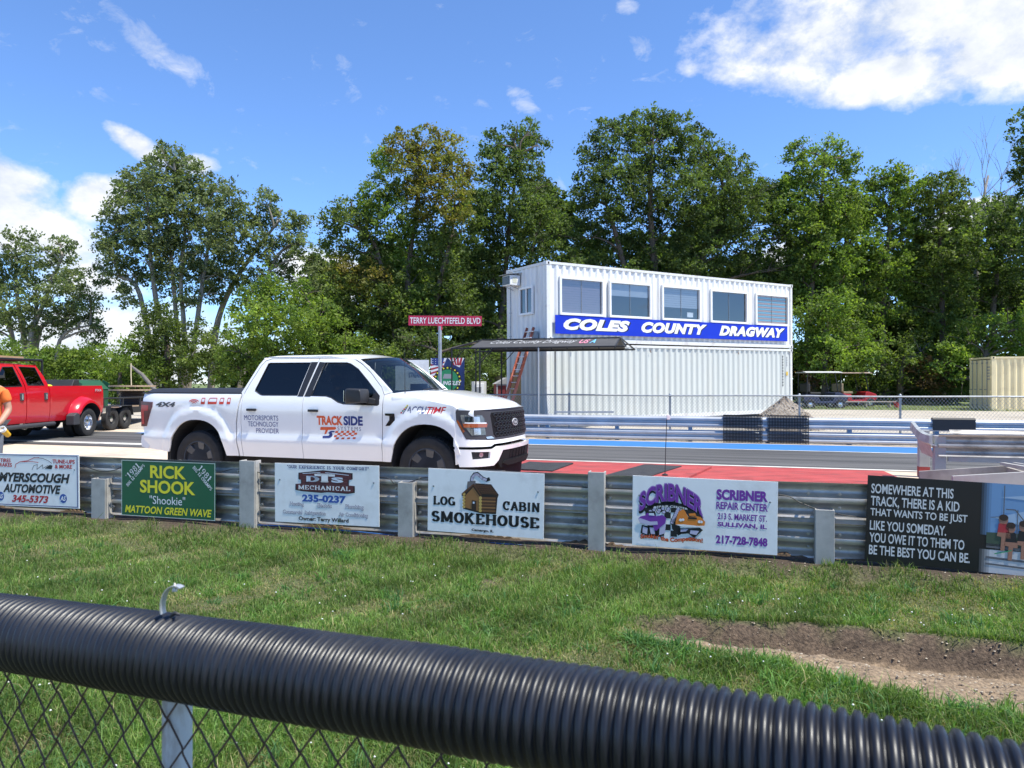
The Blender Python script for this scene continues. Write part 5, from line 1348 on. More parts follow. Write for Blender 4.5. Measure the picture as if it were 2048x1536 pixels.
for i in range(8):
    for j in range(4):
        if (i + j) % 2 == 0:
            x0 = 670 + i * 5.6 - j * 1.3; y0 = 862 + j * 4.2 - i * .1; chk.append([(x0, y0), (x0 + 5.6, y0), (x0 + 4.3, y0 + 4.2), (x0 - 1.3, y0 + 4.2)])
side_poly(chk, ORANGE)
sf.text('ACCU', pbox(812, 813, 853, 826), NAVY, .015, .3); sf.text('TIME', pbox(854, 814, 892, 827), RED, .02, .3)
for i, mm in enumerate((RED, GREEN, ORANGE, YELLOW, YELLOW)): side_poly([[(800 + i * 3, 827 - i * 3.6), (803 + i * 3, 827 - i * 3.6), (804 + i * 3, 824 - i * 3.6), (801 + i * 3, 824 - i * 3.6)]], mm)
sf.line([tk(805, 828), tk(815, 812)], .010, NAVY)
sf.text('4X4', pbox(311, 804, 350, 813.5), mat('badge_grey', (.09, .095, .10), .3, .5), .05, .2)
ico_m = flat_mat('icon_red', (.62, .06, .03))
for k_, rr in enumerate((.035, .07, .105)):
    c0 = tk(387, 808); sf.line([(c0[0] + rr * math.sin(t), c0[1] + rr * math.cos(t) * .62) for t in [(-.9 + 1.8 * i / 8) for i in range(9)]], .013, ico_m)
for a, b in ((401, 409), (415, 433), (438, 447), (453, 460)):
    w_ = b - a
    side_poly([[(a, 803.5), (b, 803.5), (b - .5, 808.5), (a - .5, 808.5)], [(a + w_ * .2, 795.5), (b, 795.5), (b, 796.8), (a + w_ * .2, 796.8)], [(b - 1.2, 796.8), (b, 796.8), (b, 803.5), (b - 1.2, 803.5)], [(a + w_ * .15, 796), (a + w_ * .15 + 1.2, 796), (a + 1.2, 803.5), (a, 803.5)]], ico_m)
# =================================================================== stacked containers
CW, CL, CHT = 2.438, 12.19, 2.59
CONT_ROT = R(32.1)
def corrugated(L, z0, z1, pitch, depth, n_flat=.25, rev=1, holes=()):
    """trapezoid corrugation as (x, y) zig-zag, y towards -; returns MB in x-z with y offset. holes = (x0, x1, z0, z1)"""
    prof = []; x = 0.0
    while x < L - 1e-6:
        for fx, d in ((0, 0), (.26, 0), (.5, 1), (.76, 1)):
            xx = x + fx * pitch
            if xx < L: prof.append((xx, d * depth))
        x += pitch
    prof.append((L, prof[-1][1]))
    mb = MB()
    zs = sorted(set([z0, z1] + [h[2] for h in holes] + [h[3] for h in holes]))
    # add profile breaks at the holes
    xs_ = sorted(set([p[0] for p in prof] + [h[0] for h in holes] + [h[1] for h in holes]))
    def yy(x):
        for (a, ya), (b, yb) in zip(prof, prof[1:]):
            if x <= b: return ya + (yb - ya) * (x - a) / max(b - a, 1e-9)
        return prof[-1][1]
    idx = {}
    def vid(x, z):
        k = (round(x, 5), round(z, 5))
        if k not in idx: idx[k] = len(mb.v); mb.v.append((x, yy(x), z))
        return idx[k]
    for a, b in zip(xs_, xs_[1:]):
        for c, d in zip(zs, zs[1:]):
            mx, mz = (a + b) / 2, (c + d) / 2
            if any(h[0] < mx < h[1] and h[2] < mz < h[3] for h in holes): continue
            mb.f.append((vid(a, c), vid(b, c), vid(b, d), vid(a, d)))
    return mb
def move(mb, M): mb.v = [tuple(M @ Vector(p)) for p in mb.v]; return mb
def container(name, label, loc, rotz, L, m, frame_m, holes=(), end_holes=(), cat='container', tilt=0.0, doors=False, pitch=.278, depth=.045):
    t = thing(name, label, cat, loc, rotz); t.rotation_euler = (0, -tilt, rotz)
    H_ = CHT
    # front wall (faces -y), back wall, near end (faces -x), far end, roof, floor, frame
    obj('front_wall', move(corrugated(L - .24, .16, H_ - .10, pitch, depth, holes=[(a - .12, b - .12, c, d) for a, b, c, d in holes]), Matrix.Translation((.12, .012, 0))), m, t, 30)
    obj('back_wall', move(corrugated(L - .24, .16, H_ - .10, pitch, depth), Matrix.Translation((L - .12, CW - .012, 0)) @ Matrix.Rotation(math.pi, 4, 'Z')), m, t, 30)
    if not doors:
        obj('end_wall', move(corrugated(CW - .24, .16, H_ - .10, .27, depth, holes=[(a - .12, b - .12, c, d) for a, b, c, d in end_holes]), Matrix.Translation((.012, CW - .12, 0)) @ Matrix.Rotation(-math.pi / 2, 4, 'Z')), m, t, 30)
    obj('end_wall', move(corrugated(CW - .24, .16, H_ - .10, .27, depth), Matrix.Translation((L - .012, .12, 0)) @ Matrix.Rotation(math.pi / 2, 4, 'Z')), m, t, 30)
    rf = MB(); n = int(L / .21)
    for i in range(n + 1):
        x = .06 + (L - .12) * i / n; z = H_ - .03 + (.015 if i % 2 else 0)
        rf.v += [(x, .06, z), (x, CW - .06, z)]
    rf.f = [(2 * i, 2 * i + 2, 2 * i + 3, 2 * i + 1) for i in range(n)]
    obj('roof', rf, m, t)
    obj('floor', MB().box((L / 2, CW / 2, .10), (L - .2, CW - .2, .06)), INT_DARK, t)
    for x in (.07, L - .07):
        for y in (.07, CW - .07): obj('corner_post', MB().box((x, y, H_ / 2), (.12, .12, H_ - .24)), frame_m, t, None, .006)
    for y in (.04, CW - .04):
        obj('top_rail', MB().box((L / 2, y, H_ - .055), (L - .34, .07, .085)), frame_m, t, None, .005)
        obj('bottom_rail', MB().box((L / 2, y, .085), (L - .34, .07, .14)), frame_m, t, None, .005)
    for x in (.04, L - .04):
        obj('top_rail', MB().box((x, CW / 2, H_ - .055), (.07, CW - .34, .085)), frame_m, t, None, .005)
        obj('bottom_rail', MB().box((x, CW / 2, .085), (.07, CW - .34, .14)), frame_m, t, None, .005)
    for x in (.085, L - .085):
        for y in (.085, CW - .085):
            for z in (.06, H_ - .06):
                cc = MB().box((x, y, z), (.178, .172, .118))
                sg = -1 if y < 1 else 1
                co = obj('corner_casting', cc, frame_m, t, None, .008)
                obj('casting_slot', MB().box((x, y + sg * .0865, z), (.06, .004, .075)), INT_DARK, co)
    return t
CONT_W = mat('container_white', (0.76, 0.755, 0.735), 0.5, var=.05, vscale=1.2, dirt=(.48, .42, .34), dirt_amt=.5, dirt_scale=1.1, stretch=(2.5, 2.5, .35), bump=.04, bscale=30)
CONT_P = mat('container_pale', (0.56, 0.58, 0.545), 0.5, var=.06, vscale=1.0, dirt=(.46, .44, .38), dirt_amt=.5, dirt_scale=1.0, stretch=(2.5, 2.5, .3), bump=.04, bscale=30)
CONT_F = mat('container_frame', (0.70, 0.70, 0.68), 0.5, var=.08, vscale=3, dirt=(.25, .16, .10), dirt_amt=.55, dirt_scale=3)
CP1 = Vector((1.11, 23.03, 0))
cu = Vector((math.cos(CONT_ROT), math.sin(CONT_ROT), 0)); cn = Vector((-cu.y, cu.x, 0))
ZB = 0.21
lower = container('shipping_container', 'pale grey lower shipping container standing on the gravel under the white one', (CP1.x, CP1.y, ZB), CONT_ROT, CL, CONT_P, CONT_F, tilt=R(.5))
# five front windows: measured pixel x of frame edges -> metres along the wall
def cx_on(px):
    t = (px - CX) / F_PX
    k = (t * CP1.y - CP1.x) / (cu.x - t * cu.y); return k
wins = [(1121, 1205), (1220, 1300), (1325, 1399), (1422, 1493), (1512, 1575)]
WZ0, WZ1 = .93, 2.08
holes = [(cx_on(a), cx_on(b), WZ0, WZ1) for a, b in wins]
eh = [(CW - 1.62, CW - .92, 1.02, 1.82)]
upper = container('tower_container', 'white upper shipping container with five wide windows and a blue name board', (CP1.x, CP1.y, ZB + CHT + .02), CONT_ROT, CL, CONT_W, CONT_F, holes, [(.92 - 0.0, 1.62, 1.02, 1.82)], tilt=R(.5))
FRAME_W = mat('window_frame_white', (.80, .80, .79), .4, var=.04, vscale=3)
CGLASS = glass('tower_glass', (.74, .77, .80), .01, 2.3)
BLIND = mat('blind_grey', (.36, .40, .45), .7); BLIND2 = mat('blind_purple', (.26, .22, .27), .7); BLINDB = mat('blind_blue', (.22, .50, .58), .6); BLINDO = mat('blind_orange', (.62, .34, .22), .6)
for i, (x0, x1, z0, z1) in enumerate(holes):
    wroot = bpy.data.objects.new('window', None); COL.objects.link(wroot); wroot.parent = upper
    fm = MB(); w_ = .075; y = -.018
    fm.box(((x0 + x1) / 2, y, z1 + w_ / 2 - .03), (x1 - x0 + 2 * w_ - .06, .09, w_)); fm.box(((x0 + x1) / 2, y, z0 - w_ / 2 + .03), (x1 - x0 + 2 * w_ - .06, .10, w_))
    fm.box((x0 - w_ / 2 + .03, y, (z0 + z1) / 2), (w_, .088, z1 - z0 - .062)); fm.box((x1 + w_ / 2 - .03, y, (z0 + z1) / 2), (w_, .088, z1 - z0 - .062))
    obj('frame', fm, FRAME_W, wroot, None, .005)
    obj('pane', MB().add([(x0 + .01, .010, z0 + .01), (x1 - .01, .010, z0 + .01), (x1 - .01, .010, z1 - .01), (x0 + .01, .010, z1 - .01)], [(0, 1, 2, 3)]), CGLASS, wroot)
    obj('sash_bar', MB().box(((x0 + x1) / 2, .004, (z0 + z1) / 2), (.012, .012, z1 - z0 - .04)), mat('sash_dark', (.22, .24, .26), .5), wroot)
    # blinds behind the glass
    if i in (0, 2):
        nb = 14 if i == 0 else 9
        mbd = MB(); 
        for k in range(nb): mbd.box(((x0 + x1) / 2, .035, z1 - .06 - k * .078), (x1 - x0 - .06, .012, .07))
        obj('blind', mbd, BLIND2 if i == 0 else BLIND, wroot)
    if i == 1: obj('blind', MB().box(((x0 + x1) / 2, .035, z1 - .24), (x1 - x0 - .06, .01, .42)), BLIND, wroot)
    if i == 4:
        for k in range(15):
            obj('blind_slat', MB().box(((x0 + x1) / 2, .035, z1 - .05 - k * .073), (x1 - x0 - .05, .012, .060)), BLINDB if (k // 1) % 2 else BLINDO, wroot)
    if i == 2: obj('notice', MB().box((x1 - .42, .05, z0 + .20), (.30, .004, .17)), SIGN_WHITE, wroot)
# room behind the windows
room = MB(); room.box((CL / 2, CW - .10, CHT / 2), (CL - .3, .04, CHT - .3)); room.box((CL / 2, CW / 2, .20), (CL - .3, CW - .3, .04)); room.box((CL / 2, 1.2, .62), (CL - 1.0, .7, .05))
obj('room_lining', room, mat('room_grey', (.24, .23, .22), .8), upper)
obj('ceiling_panel', MB().box((CL / 2, CW / 2, CHT - .16), (CL - .3, CW - .3, .03)), mat('room_white', (.5, .5, .5), .8), upper)
# end window on the near end (faces -x): opening measured from the back corner
wroot = bpy.data.objects.new('window', None); COL.objects.link(wroot); wroot.parent = upper
y0, y1 = CW - 1.62, CW - .92
fm = MB()
for yy, zz, sy, sz in (((y0 + y1) / 2, 1.85, y1 - y0 + .14, .07), ((y0 + y1) / 2, .99, y1 - y0 + .14, .07), (y0 - .035, 1.42, .07, .79), (y1 + .035, 1.42, .07, .79)): fm.box((-.012, yy, zz), (.06, sy, sz))
fm.box((-.005, (y0 + y1) / 2, 1.42), (.04, .05, .79))
obj('frame', fm, FRAME_W, wroot, None, .004); obj('pane', MB().add([(.012, y1, 1.02), (.012, y0, 1.02), (.012, y0, 1.82), (.012, y1, 1.82)], [(0, 1, 2, 3)]), CGLASS, wroot)
# corner trim strips between the windows
sg_root = thing('name_board', 'long blue board with bold white slanted lettering under the tower windows', 'sign', CP1 + cu * 0 + Vector((0, 0, ZB + CHT + .02)), CONT_ROT); sg_root.rotation_euler = (0, -R(.5), CONT_ROT)
bx0, bx1 = cx_on(1109), cx_on(1573)
obj('panel', MB().box(((bx0 + bx1) / 2, -.045, .575), (bx1 - bx0, .012, .60)), mat('board_blue', (.006, .034, .48), .6, var=.06, vscale=2, spec=.25), sg_root)
fb = Face(sg_root, bx1 - bx0, .60, -.0515, bx0, .275)
for txt, a, b in (('COLES', .028, .272), ('COUNTY', .318, .598), ('DRAGWAY', .655, .985)):
    fb.text(txt, (a + .003, .19, b + .005, .83), INK, .085, .28, 1, space=1.10); fb.text(txt, (a, .22, b, .86), flat_mat('bright_white', (.82, .82, .82)), .066, .28, 2, space=1.10)
# stacking gap, hooks and rust
for k in range(3):
    xk = (1.0, 4.4, 8.9)[k]
    o = obj('lashing_ring', MB().tube([(xk, -.02, CHT - .16), (xk - .01, -.05, CHT - .21), (xk + .01, -.05, CHT - .26), (xk + .02, -.03, CHT - .22)], .012, 6), mat('rust', (.16, .08, .05), .8), lower, 60)
# container number down the far end of the lower box
fn = Face(lower, 1, 1, .002, 0, 0)
for k in range(11): obj('lettering', MB().box((CL - .62, .0, CHT - .32 - k * .115), (.05, .004, .07)), INK, lower)
for k in range(4): obj('lettering', MB().box((CL - .36, .0, CHT - .36 - k * .10), (.05, .004, .06)), GREY, lower)
obj('hazard_label', MB().box((CL - .36, -.002, CHT - 1.0), (.11, .004, .15)), mat('label_yellow', (.65, .42, .05), .5), lower)

# air conditioner hanging on the end wall
ac_loc = CP1 + cn * 1.55 + Vector((0, 0, ZB + CHT + 1.98)) - cu * .02
ac = thing('air_conditioner', 'white boxed air conditioner sticking out of the white tower end wall', 'air conditioner', ac_loc, CONT_ROT); ac.scale = (.82, .82, .82)
obj('case', MB().box((-.26, .27, .21), (.48, .60, .40)), FRAME_W, ac, None, .01)
obj('front_grille', MB().box((-.512, .27, .21), (.02, .52, .33)), mat('ac_dark', (.05, .10, .12), .5), ac)
for k in range(9): obj('louvre', MB().box((-.524, .27, .07 + k * .035), (.012, .50, .008)), GREY, ac)
obj('sticker', MB().box((-.28, -.034, .22), (.20, .006, .24)), mat('sticker', (.62, .62, .50), .5), ac)
for yy in (.05, .49): obj('bracket', MB().bar((-.02, yy, -.14), (-.44, yy, .0), .025), GREY, ac)
obj('rain_hood', MB().bar((-.62, .27, .44), (.02, .27, .52), .78, .012), STEEL_THIN, ac)
cd = thing('conduit', 'thin grey conduit running down the tower end wall below the air conditioner', 'conduit', CP1 + cn * 2.1 - cu * .05 + Vector((0, 0, ZB)), CONT_ROT)
obj('pipe', MB().tube([(0, 0, .1), (0, 0, 4.6)], .018, 8), STEEL_THIN, cd, 60)
for z in (1.0, 2.9, 3.7): obj('clip', MB().box((.0, 0, z), (.05, .08, .03)), STEEL_THIN, cd)
ebx = thing('meter_box', 'grey electrical box on the tower end wall beside the ladder top', 'box', CP1 + cn * .62 - cu * .10 + Vector((0, 0, ZB + 2.42)), CONT_ROT)
obj('case', MB().box((0, 0, .28), (.16, .32, .56)), STEEL_THIN, ebx, None, .01); obj('lid', MB().box((-.085, 0, .28), (.012, .28, .50)), GREY, ebx, None, .004)

# ladder leaning on the end wall
LAD = mat('ladder_fibreglass', (.60, .15, .085), .6, var=.18, vscale=6, dirt=(.55, .45, .38), dirt_amt=.5, dirt_scale=3)
lad = thing('extension_ladder', 'faded orange extension ladder leaning against the end of the container tower', 'ladder', (0, 0, 0))
la0 = Vector((-.34, 22.88, ZB - .03)); la1 = at(1061, 655, 23.45)
lw = cn * -.23
dl = (la1 - la0)
for sg in (-1, 1):
    obj('side_rail', MB().bar(la0 + lw * sg, la0 + lw * sg + dl * .80, .035, .085, up=(-.85, -.53, 0.4)), LAD, lad)
    obj('side_rail', MB().bar(la0 + lw * sg * .84 + dl * .30 + Vector((0, .07, 0)), la0 + lw * sg * .84 + dl + Vector((0, .07, 0)), .035, .085, up=(-.85, -.53, 0.4)), mat('ladder_fibreglass_worn', (.30, .085, .055), .65, var=.2, vscale=6), lad)
for k in range(15):
    c = la0 + dl * (.04 + k * .0655); obj('rung', MB().tube([c - lw * .95, c + lw * .95], .016, 8), ALLOY, lad, 60)

# plywood sheet, red shed, white cabinet, sponsor boards beside the tower
def stand_box(name, label, cat, px0, px1, pyt, d, zb, depth, m, rot=R(20)):
    a = at(px0, 0, d); b = at(px1, 0, d); zt = CAM_Z - (pyt - CY) / F_PX * d
    t = thing(name, label, cat, ((a.x + b.x) / 2, d, zb), rot)
    return t, (b.x - a.x), zt - zb
t, w_, h_ = stand_box('plywood_sheet', 'weathered plywood sheet standing on edge behind the ladder', 'plywood', 1022, 1049, 745, 24.4, .2, .1, None, CONT_ROT - R(60))
obj('sheet', MB().box((0, 0, h_ / 2), (w_ * 1.2, .03, h_)), mat('plywood', (.36, .23, .10), .8, var=.25, vscale=5, stretch=(8, 8, .6)), t)
t, w_, h_ = stand_box('garden_shed', 'small dark red shed with pale trim behind the orange ladder', 'shed', 993, 1034, 768, 29.0, .2, 1, None, R(8))
SHED = mat('shed_red', (.17, .022, .025), .65, var=.12, vscale=5)
obj('wall', MB().box((0, .5, h_ / 2), (w_, 1.0, h_)), SHED, t); obj('roof', MB().prism([(-w_ / 2 - .06, h_), (w_ / 2 + .06, h_), (0, h_ + .26)], -.06, 1.06), mat('shed_roof', (.32, .31, .30), .7), t)
for x in (-w_ / 2 + .02, .0, w_ / 2 - .02): obj('trim', MB().box((x, -.012, h_ / 2), (.05, .03, h_)), GREY, t)
obj('trim', MB().box((0, -.012, h_ - .03), (w_ - .06, .028, .05)), GREY, t)
t, w_, h_ = stand_box('white_cabinet', 'worn white cabinet on the gravel left of the small red shed', 'cabinet', 948, 973, 763, 27.0, .2, .6, None, R(12))
obj('case', MB().box((0, .3, h_ / 2), (w_, .6, h_)), mat('cabinet_white', (.68, .67, .62), .6, var=.08, vscale=3, dirt=(.4, .36, .28), dirt_amt=.6, dirt_scale=2), t, None, .01)
obj('door', MB().box((-.05 * w_, -.012, h_ * .52), (w_ * .72, .02, h_ * .86)), SIGN_WHITE, t, None, .006); obj('notice', MB().box((-.12 * w_, -.025, h_ * .78), (w_ * .4, .006, h_ * .14)), GREY, t)
t, w_, h_ = stand_box('sponsor_board', 'tall blue sponsor board with a flag and a round green emblem behind the pickup hood', 'sign', 861, 929, 716, 24.0, .25, .1, None, R(-6))
hb = 1.55
obj('panel', MB().box((0, .02, h_ - hb / 2), (w_, .03, hb)), mat('sponsor_navy', (.012, .030, .13), .5, var=.5, vscale=3), t)
for x in (-.42, .42): obj('leg', MB().box((x * w_, .06, h_ / 2 - .2), (.07, .07, h_ - .4)), mat('timber', (.30, .22, .13), .8), t)
fs_ = Face(t, w_, hb, .004, -w_ / 2, h_ - hb)
FR = flat_mat('flag_red', (.42, .03, .04)); FB = flat_mat('flag_blue', (.02, .04, .20))
fs_.poly([[(0, .52), (0, 1), (.48, 1), (.30, .70)]], WHITE, 1); fs_.poly([[(.52, 1), (1, 1), (.86, .80), (.68, .86)]], WHITE, 1)
for k in range(4): fs_.poly([[(0, .56 + k * .09), (0, .60 + k * .09), (.36 + .02 * k, .70 + k * .075), (.34 + .02 * k, .665 + k * .075)]], FR, 2); fs_.poly([[(.56 + k * .11, 1), (.62 + k * .11, 1), (.72 + k * .06, .84), (.68 + k * .05, .85)]], FR, 2)
fs_.poly([[(0.02, 1), (.40, 1), (.34, .82), (.03, .86)]], FB, 3)
for k in range(12): fs_.ell(.06 + (k % 4) * .085, .88 + (k // 4) * .045, .008, .008, WHITE, 4)
fs_.ell(.50, .52, .30, .30, INK, 4); fs_.ell(.50, .52, .235, .235, flat_mat('emblem_green', (.02, .24, .10)), 5)
for k in range(20): fs_.ell(.5 + .27 * math.cos(k * .314) * hb / w_ , .52 + .27 * math.sin(k * .314), .018, .018, YELLOW, 6)
fs_.poly([[(.36, .56), (.64, .56), (.60, .66), (.40, .66)]], GREY, 6); fs_.text('BILLINGSLEY', (.10, .42, .92, .51), WHITE, .03, .25, 7); fs_.text('FARM', (.36, .24, .64, .31), YELLOW, .03, 0, 7)
t, w_, h_ = stand_box('streaming_board', 'white notice board with black lettering beside the blue sponsor board', 'sign', 790, 858, 717, 24.6, .25, .1, None, R(-6))
obj('panel', MB().box((0, .02, h_ - .8), (w_, .03, 1.5)), SIGN_WHITE, t)
for x in (-.42, .42): obj('leg', MB().box((x * w_, .06, h_ / 2 - .2), (.07, .07, h_ - .4)), MATS['timber'], t)
fs_ = Face(t, w_, 1.5, .004, -w_ / 2, h_ - 1.55); fs_.text('STREAMING!', (.40, .60, .98, .72), INK, .03); fs_.poly([[(.45, .12), (.97, .12), (.97, .46), (.45, .46)]], INK, 1); fs_.poly([[(.80, .14), (.97, .14), (.97, .30), (.86, .26)]], RED, 2)

# =================================================================== street sign
ss_d = 12.4; sp = at(880, 0, ss_d)
st = thing('street_sign', 'small red street name sign with white capitals on a grey pole', 'street sign', (sp.x, ss_d, 0), R(-9))
zt = CAM_Z - (655 - CY) / F_PX * ss_d
obj('pole', MB().tube([(0, 0, 0), (0, 0, zt + .02)], .030, 14), STEEL_THIN, st, 60)
bw_ = 150 / F_PX * ss_d
bl = obj('blade', MB().box((.03, 0, zt + .115), (bw_, .006, .17)), mat('sign_red', (.50, .02, .07), .45, var=.05, vscale=4), st)
bl.rotation_euler = (0, R(1.2), 0)
br = MB().box((0, 0, zt - .0), (.075, .04, .09)); obj('bracket', br, MATS['sign_red'], st, None, .006)
fs_ = Face(st, bw_, .17, -.004, .03 - bw_ / 2, zt + .03)
L_ = [fs_.text('TERRY LUECHTEFELD BLVD', (.02, .20, .985, .82), WHITE, .012)]
for o in L_: o.rotation_euler = (0, R(1.2), 0)

# =================================================================== black canopy
can_c = 20.9
cl0 = on_line(905, can_c); cl1 = on_line(1252, can_c); can = thing('canopy', 'low black fabric canopy with white script on a tubular frame in front of the tower', 'canopy', (cl0.x, cl0.y, 0.05), math.atan2(cl1.y - cl0.y, cl1.x - cl0.x))
cw_ = (cl1 - cl0).length; ze = CAM_Z - (697 - CY) / F_PX * cl0.y - .05; zr = CAM_Z - (681 - CY) / F_PX * cl0.y - .05 + .06
FRM = mat('frame_black', (.018, .018, .02), .45, .3); FAB = mat('canopy_fabric', (.06, .058, .058), .7, var=.15, vscale=2, bump=.1, bscale=20)
x0c, x1c, dp = .55, cw_ - .30, 2.2
def cfab(u, v):
    x = x0c + (x1c - x0c) * u; s_ = v * 2 - 1
    return (x, dp / 2 + s_ * dp / 2, zr - (zr - ze - .02) * abs(s_) ** 1.1 - .015 * math.sin(u * 22) ** 2 * (1 - abs(s_)))
obj('fabric', MB().grid(cfab, 24, 10), FAB, can, 60)
for x in (-.05, x0c, x1c, cw_): 
    obj('end_truss', MB().tube([(x, 0, ze), (min(max(x, x0c), x1c) , dp / 2, zr + .01), (x, dp, ze)], .022, 8), FRM, can, 60)
for y in (0, dp): obj('eave_bar', MB().tube([(-.05, y, ze), (cw_, y, ze)], .022, 8), FRM, can, 60)
obj('ridge_bar', MB().tube([(x0c, dp / 2, zr + .012), (x1c, dp / 2, zr + .012)], .02, 8), FRM, can, 60)
for x, y in ((-.02, 0), (.85, 0), (-.02, dp), (.85, dp)):
    obj('post', MB().tube([(x, y, 0), (x, y, ze)], .024, 8), FRM, can, 60)
    obj('brace', MB().tube([(x, y, ze - .45), (x + .42, y, ze)], .014, 6), FRM, can, 60)
for y in (0, dp): obj('post', MB().tube([(cx_on(1077) * 0 + (on_line(1077, can_c) - cl0).length, y, 0), ((on_line(1077, can_c) - cl0).length, y, ze)], .022, 8), mat('post_pale', (.45, .45, .44), .5), can, 60)
for k in range(11): obj('tie_knob', MB().lathe([(.0, -.05), (.022, -.03), (.022, .0), (0, .015)], (.3 + k * (cw_ - .6) / 10, -.01, ze - .02), 'z', 8), FRM, can, 60)
ang_f = math.atan2(zr - ze, dp / 2)
lt = bpy.data.objects.new('slope', None); 
def slope_text(body, x0, x1, v0, v1, m, bold, shear):
    V, fs2 = text_mesh(body, bold, shear); V = V.copy(); lo = V.min(0); hi = V.max(0); V = (V - lo) / (hi - lo)
    mb = MB(); pts = []
    for a, b in V:
        x = x0 + (x1 - x0) * a; s_ = v0 + (v1 - v0) * b; p = cfab((x - x0c) / (x1c - x0c), s_ / 2); pts.append((p[0], p[1] - .006, p[2] + .012))
    mb.add(pts, fs2); obj('lettering', mb, m, can)
slope_text('Coles County Dragway', x0c + .45, x0c + 3.05, .28, .80, flat_mat('faded_white', (.5, .5, .5)), .0, .35); slope_text('US', x0c + 3.15, x0c + 3.42, .3, .8, flat_mat('pink', (.7, .25, .35)), .02, .2); slope_text('A', x0c + 3.46, x0c + 3.62, .3, .8, flat_mat('sky_blue', (.15, .45, .7)), .03, .2)

# =================================================================== far guardrail with its dressings
FR_C = 20.1
frail = thing('far_guardrail', 'blue-grey double guardrail along the far edge of the blue painted stripe', 'guardrail', (0, FR_C, 0), TRK_ROT)
for a, b in ((-7.5, -3.69), (-3.7, .11), (.1, 3.91), (3.9, 7.71), (7.7, 11.51), (11.5, 15.31), (15.3, 19.1)):
    for z in (.515, .165):
        obj('beam', wbeam(a, b + .02, z, 0.003 * (z > .3), -1.0, .004, .003, .92), GALV_FAR, frail, 40, recalc=True)
for k in range(15):
    s_ = -6.6 + k * 1.9
    obj('post', MB().box((s_, .10, .32), (.10, .16, .66)), mat('far_post', (.20, .27, .36), .6), frail, None, .006)
    obj('delineator', MB().box((s_ + .9, -.092, .50), (.10, .006, .03)), GREY, frail) if k % 3 == 0 else None
MESH_M = mat('mat_black', (.012, .012, .014), .6)
def lattice(name, label, px0, px1, zt, zb, cat='mat'):
    c = FR_C - .11; s0 = (on_line(px0, c) - Vector((0, FR_C, 0))).dot(U); s1 = (on_line(px1, c) - Vector((0, FR_C, 0))).dot(U)
    o_ = Vector((0, FR_C, 0)) + U * s0 + N * (-.11)
    t = thing(name, label, cat, (o_.x, o_.y, zb), TRK_ROT, 'black rubber lattice mats on the far guardrail')
    w = s1 - s0; h = zt - zb; nx = 26; nz = 9
    a = MB()
    for k in range(nx + 1): a.box((w * k / nx, 0, h / 2), (.018, .014, h))
    tag(obj('bars', a, MESH_M, t), None, None, kind='stuff')
    for k in range(nz + 1): obj('cross_bar', MB().box((w / 2, .003, h * k / nz), (w + .02, .016, .018 if 0 < k < nz else .03)), MESH_M, t)
    obj('top_flap', MB().box((w / 2, .05, h + .005), (w, .11, .012)), MESH_M, t)
lattice('lattice_mat', 'black rubber lattice mat on the far rail, left of its twin below the gravel heap', 1447, 1524, .70, -.0)
lattice('lattice_mat', 'black rubber lattice mat on the far rail, directly below the gravel heap', 1536, 1617, .70, .0)
c = FR_C - .11; s0 = (on_line(1866, c) - Vector((0, FR_C, 0))).dot(U); s1 = (on_line(1952, c) - Vector((0, FR_C, 0))).dot(U)
pd = thing('rubber_pad', 'black rubber pad wrapped over the top beam of the far guardrail', 'pad', Vector((0, FR_C, 0)) + U * s0, TRK_ROT)
obj('sheet', MB().sweep([(-.10, .40), (-.095, .66), (-.06, .695), (.05, .695), (.06, .66), (.05, .684), (-.055, .684), (-.085, .65), (-.088, .40)], [((x, 0, 0), (0, 1, 0), (0, 0, 1)) for x in (0, (s1 - s0) / 2, s1 - s0)]), MESH_M, pd, 40, recalc=True)
# =================================================================== far chain link fence
FF_C = 21.7
ff = thing('wire_fence', 'long chain link fence with a steel top rail in front of the containers', 'fence', (0, FF_C, 0), TRK_ROT)
FZ = 1.17
obj('top_rail', MB().tube([(s_, 0, FZ + .008 * math.sin(s_ * 1.1)) for s_ in np.arange(-9, 17, .8)], .021, 8), STEEL_THIN, ff, 60)
for px in (770, 950, 1138, 1340, 1599, 1801, 2150):
    s_ = (on_line(px, FF_C) - Vector((0, FF_C, 0))).dot(U)
    obj('post', MB().tube([(s_, 0.03, 0), (s_, 0.03, FZ + .03)], .03, 10), STEEL_THIN, ff, 60)
    obj('post_cap', MB().lathe([(.034, FZ + .0), (.034, FZ + .05), (0, FZ + .07)], (s_, .03, 0), 'z', 10), STEEL_THIN, ff, 60)
V = []; Fm = []
a0 = .042; nz = int((FZ - .08) / .05)
wv = []
for k in range(int(24 / a0)):
    P = [(-8.5 + (k + ((j + k) % 2)) * a0, 0, FZ - .01 - j * .05) for j in range(nz + 1)]
    wv.append(P)
wv = np.array(wv); r_ = .0032
A = wv[:, :-1].reshape(-1, 3); B = wv[:, 1:].reshape(-1, 3); n = len(A)
D = B - A; D /= np.linalg.norm(D, axis=1, keepdims=True); E1 = np.cross(D, np.array([0, 1, 0])); off = [E1 * r_ * c + np.array([0, 1, 0]) * r_ * s_ for c, s_ in ((1, 0), (-.5, .87), (-.5, -.87))]
V = np.concatenate([np.stack([A + o for o in off], 1), np.stack([B + o for o in off], 1)], 1)
b = np.arange(n)[:, None] * 6
Fm = np.concatenate([b + np.array([[0, 3, 4, 1]]), b + np.array([[1, 4, 5, 2]]), b + np.array([[2, 5, 3, 0]])])
tag(obj('wire_mesh', fast_mesh('wire_mesh', V, Fm, STEEL_THIN), STEEL_THIN, ff), None, None, kind='stuff')

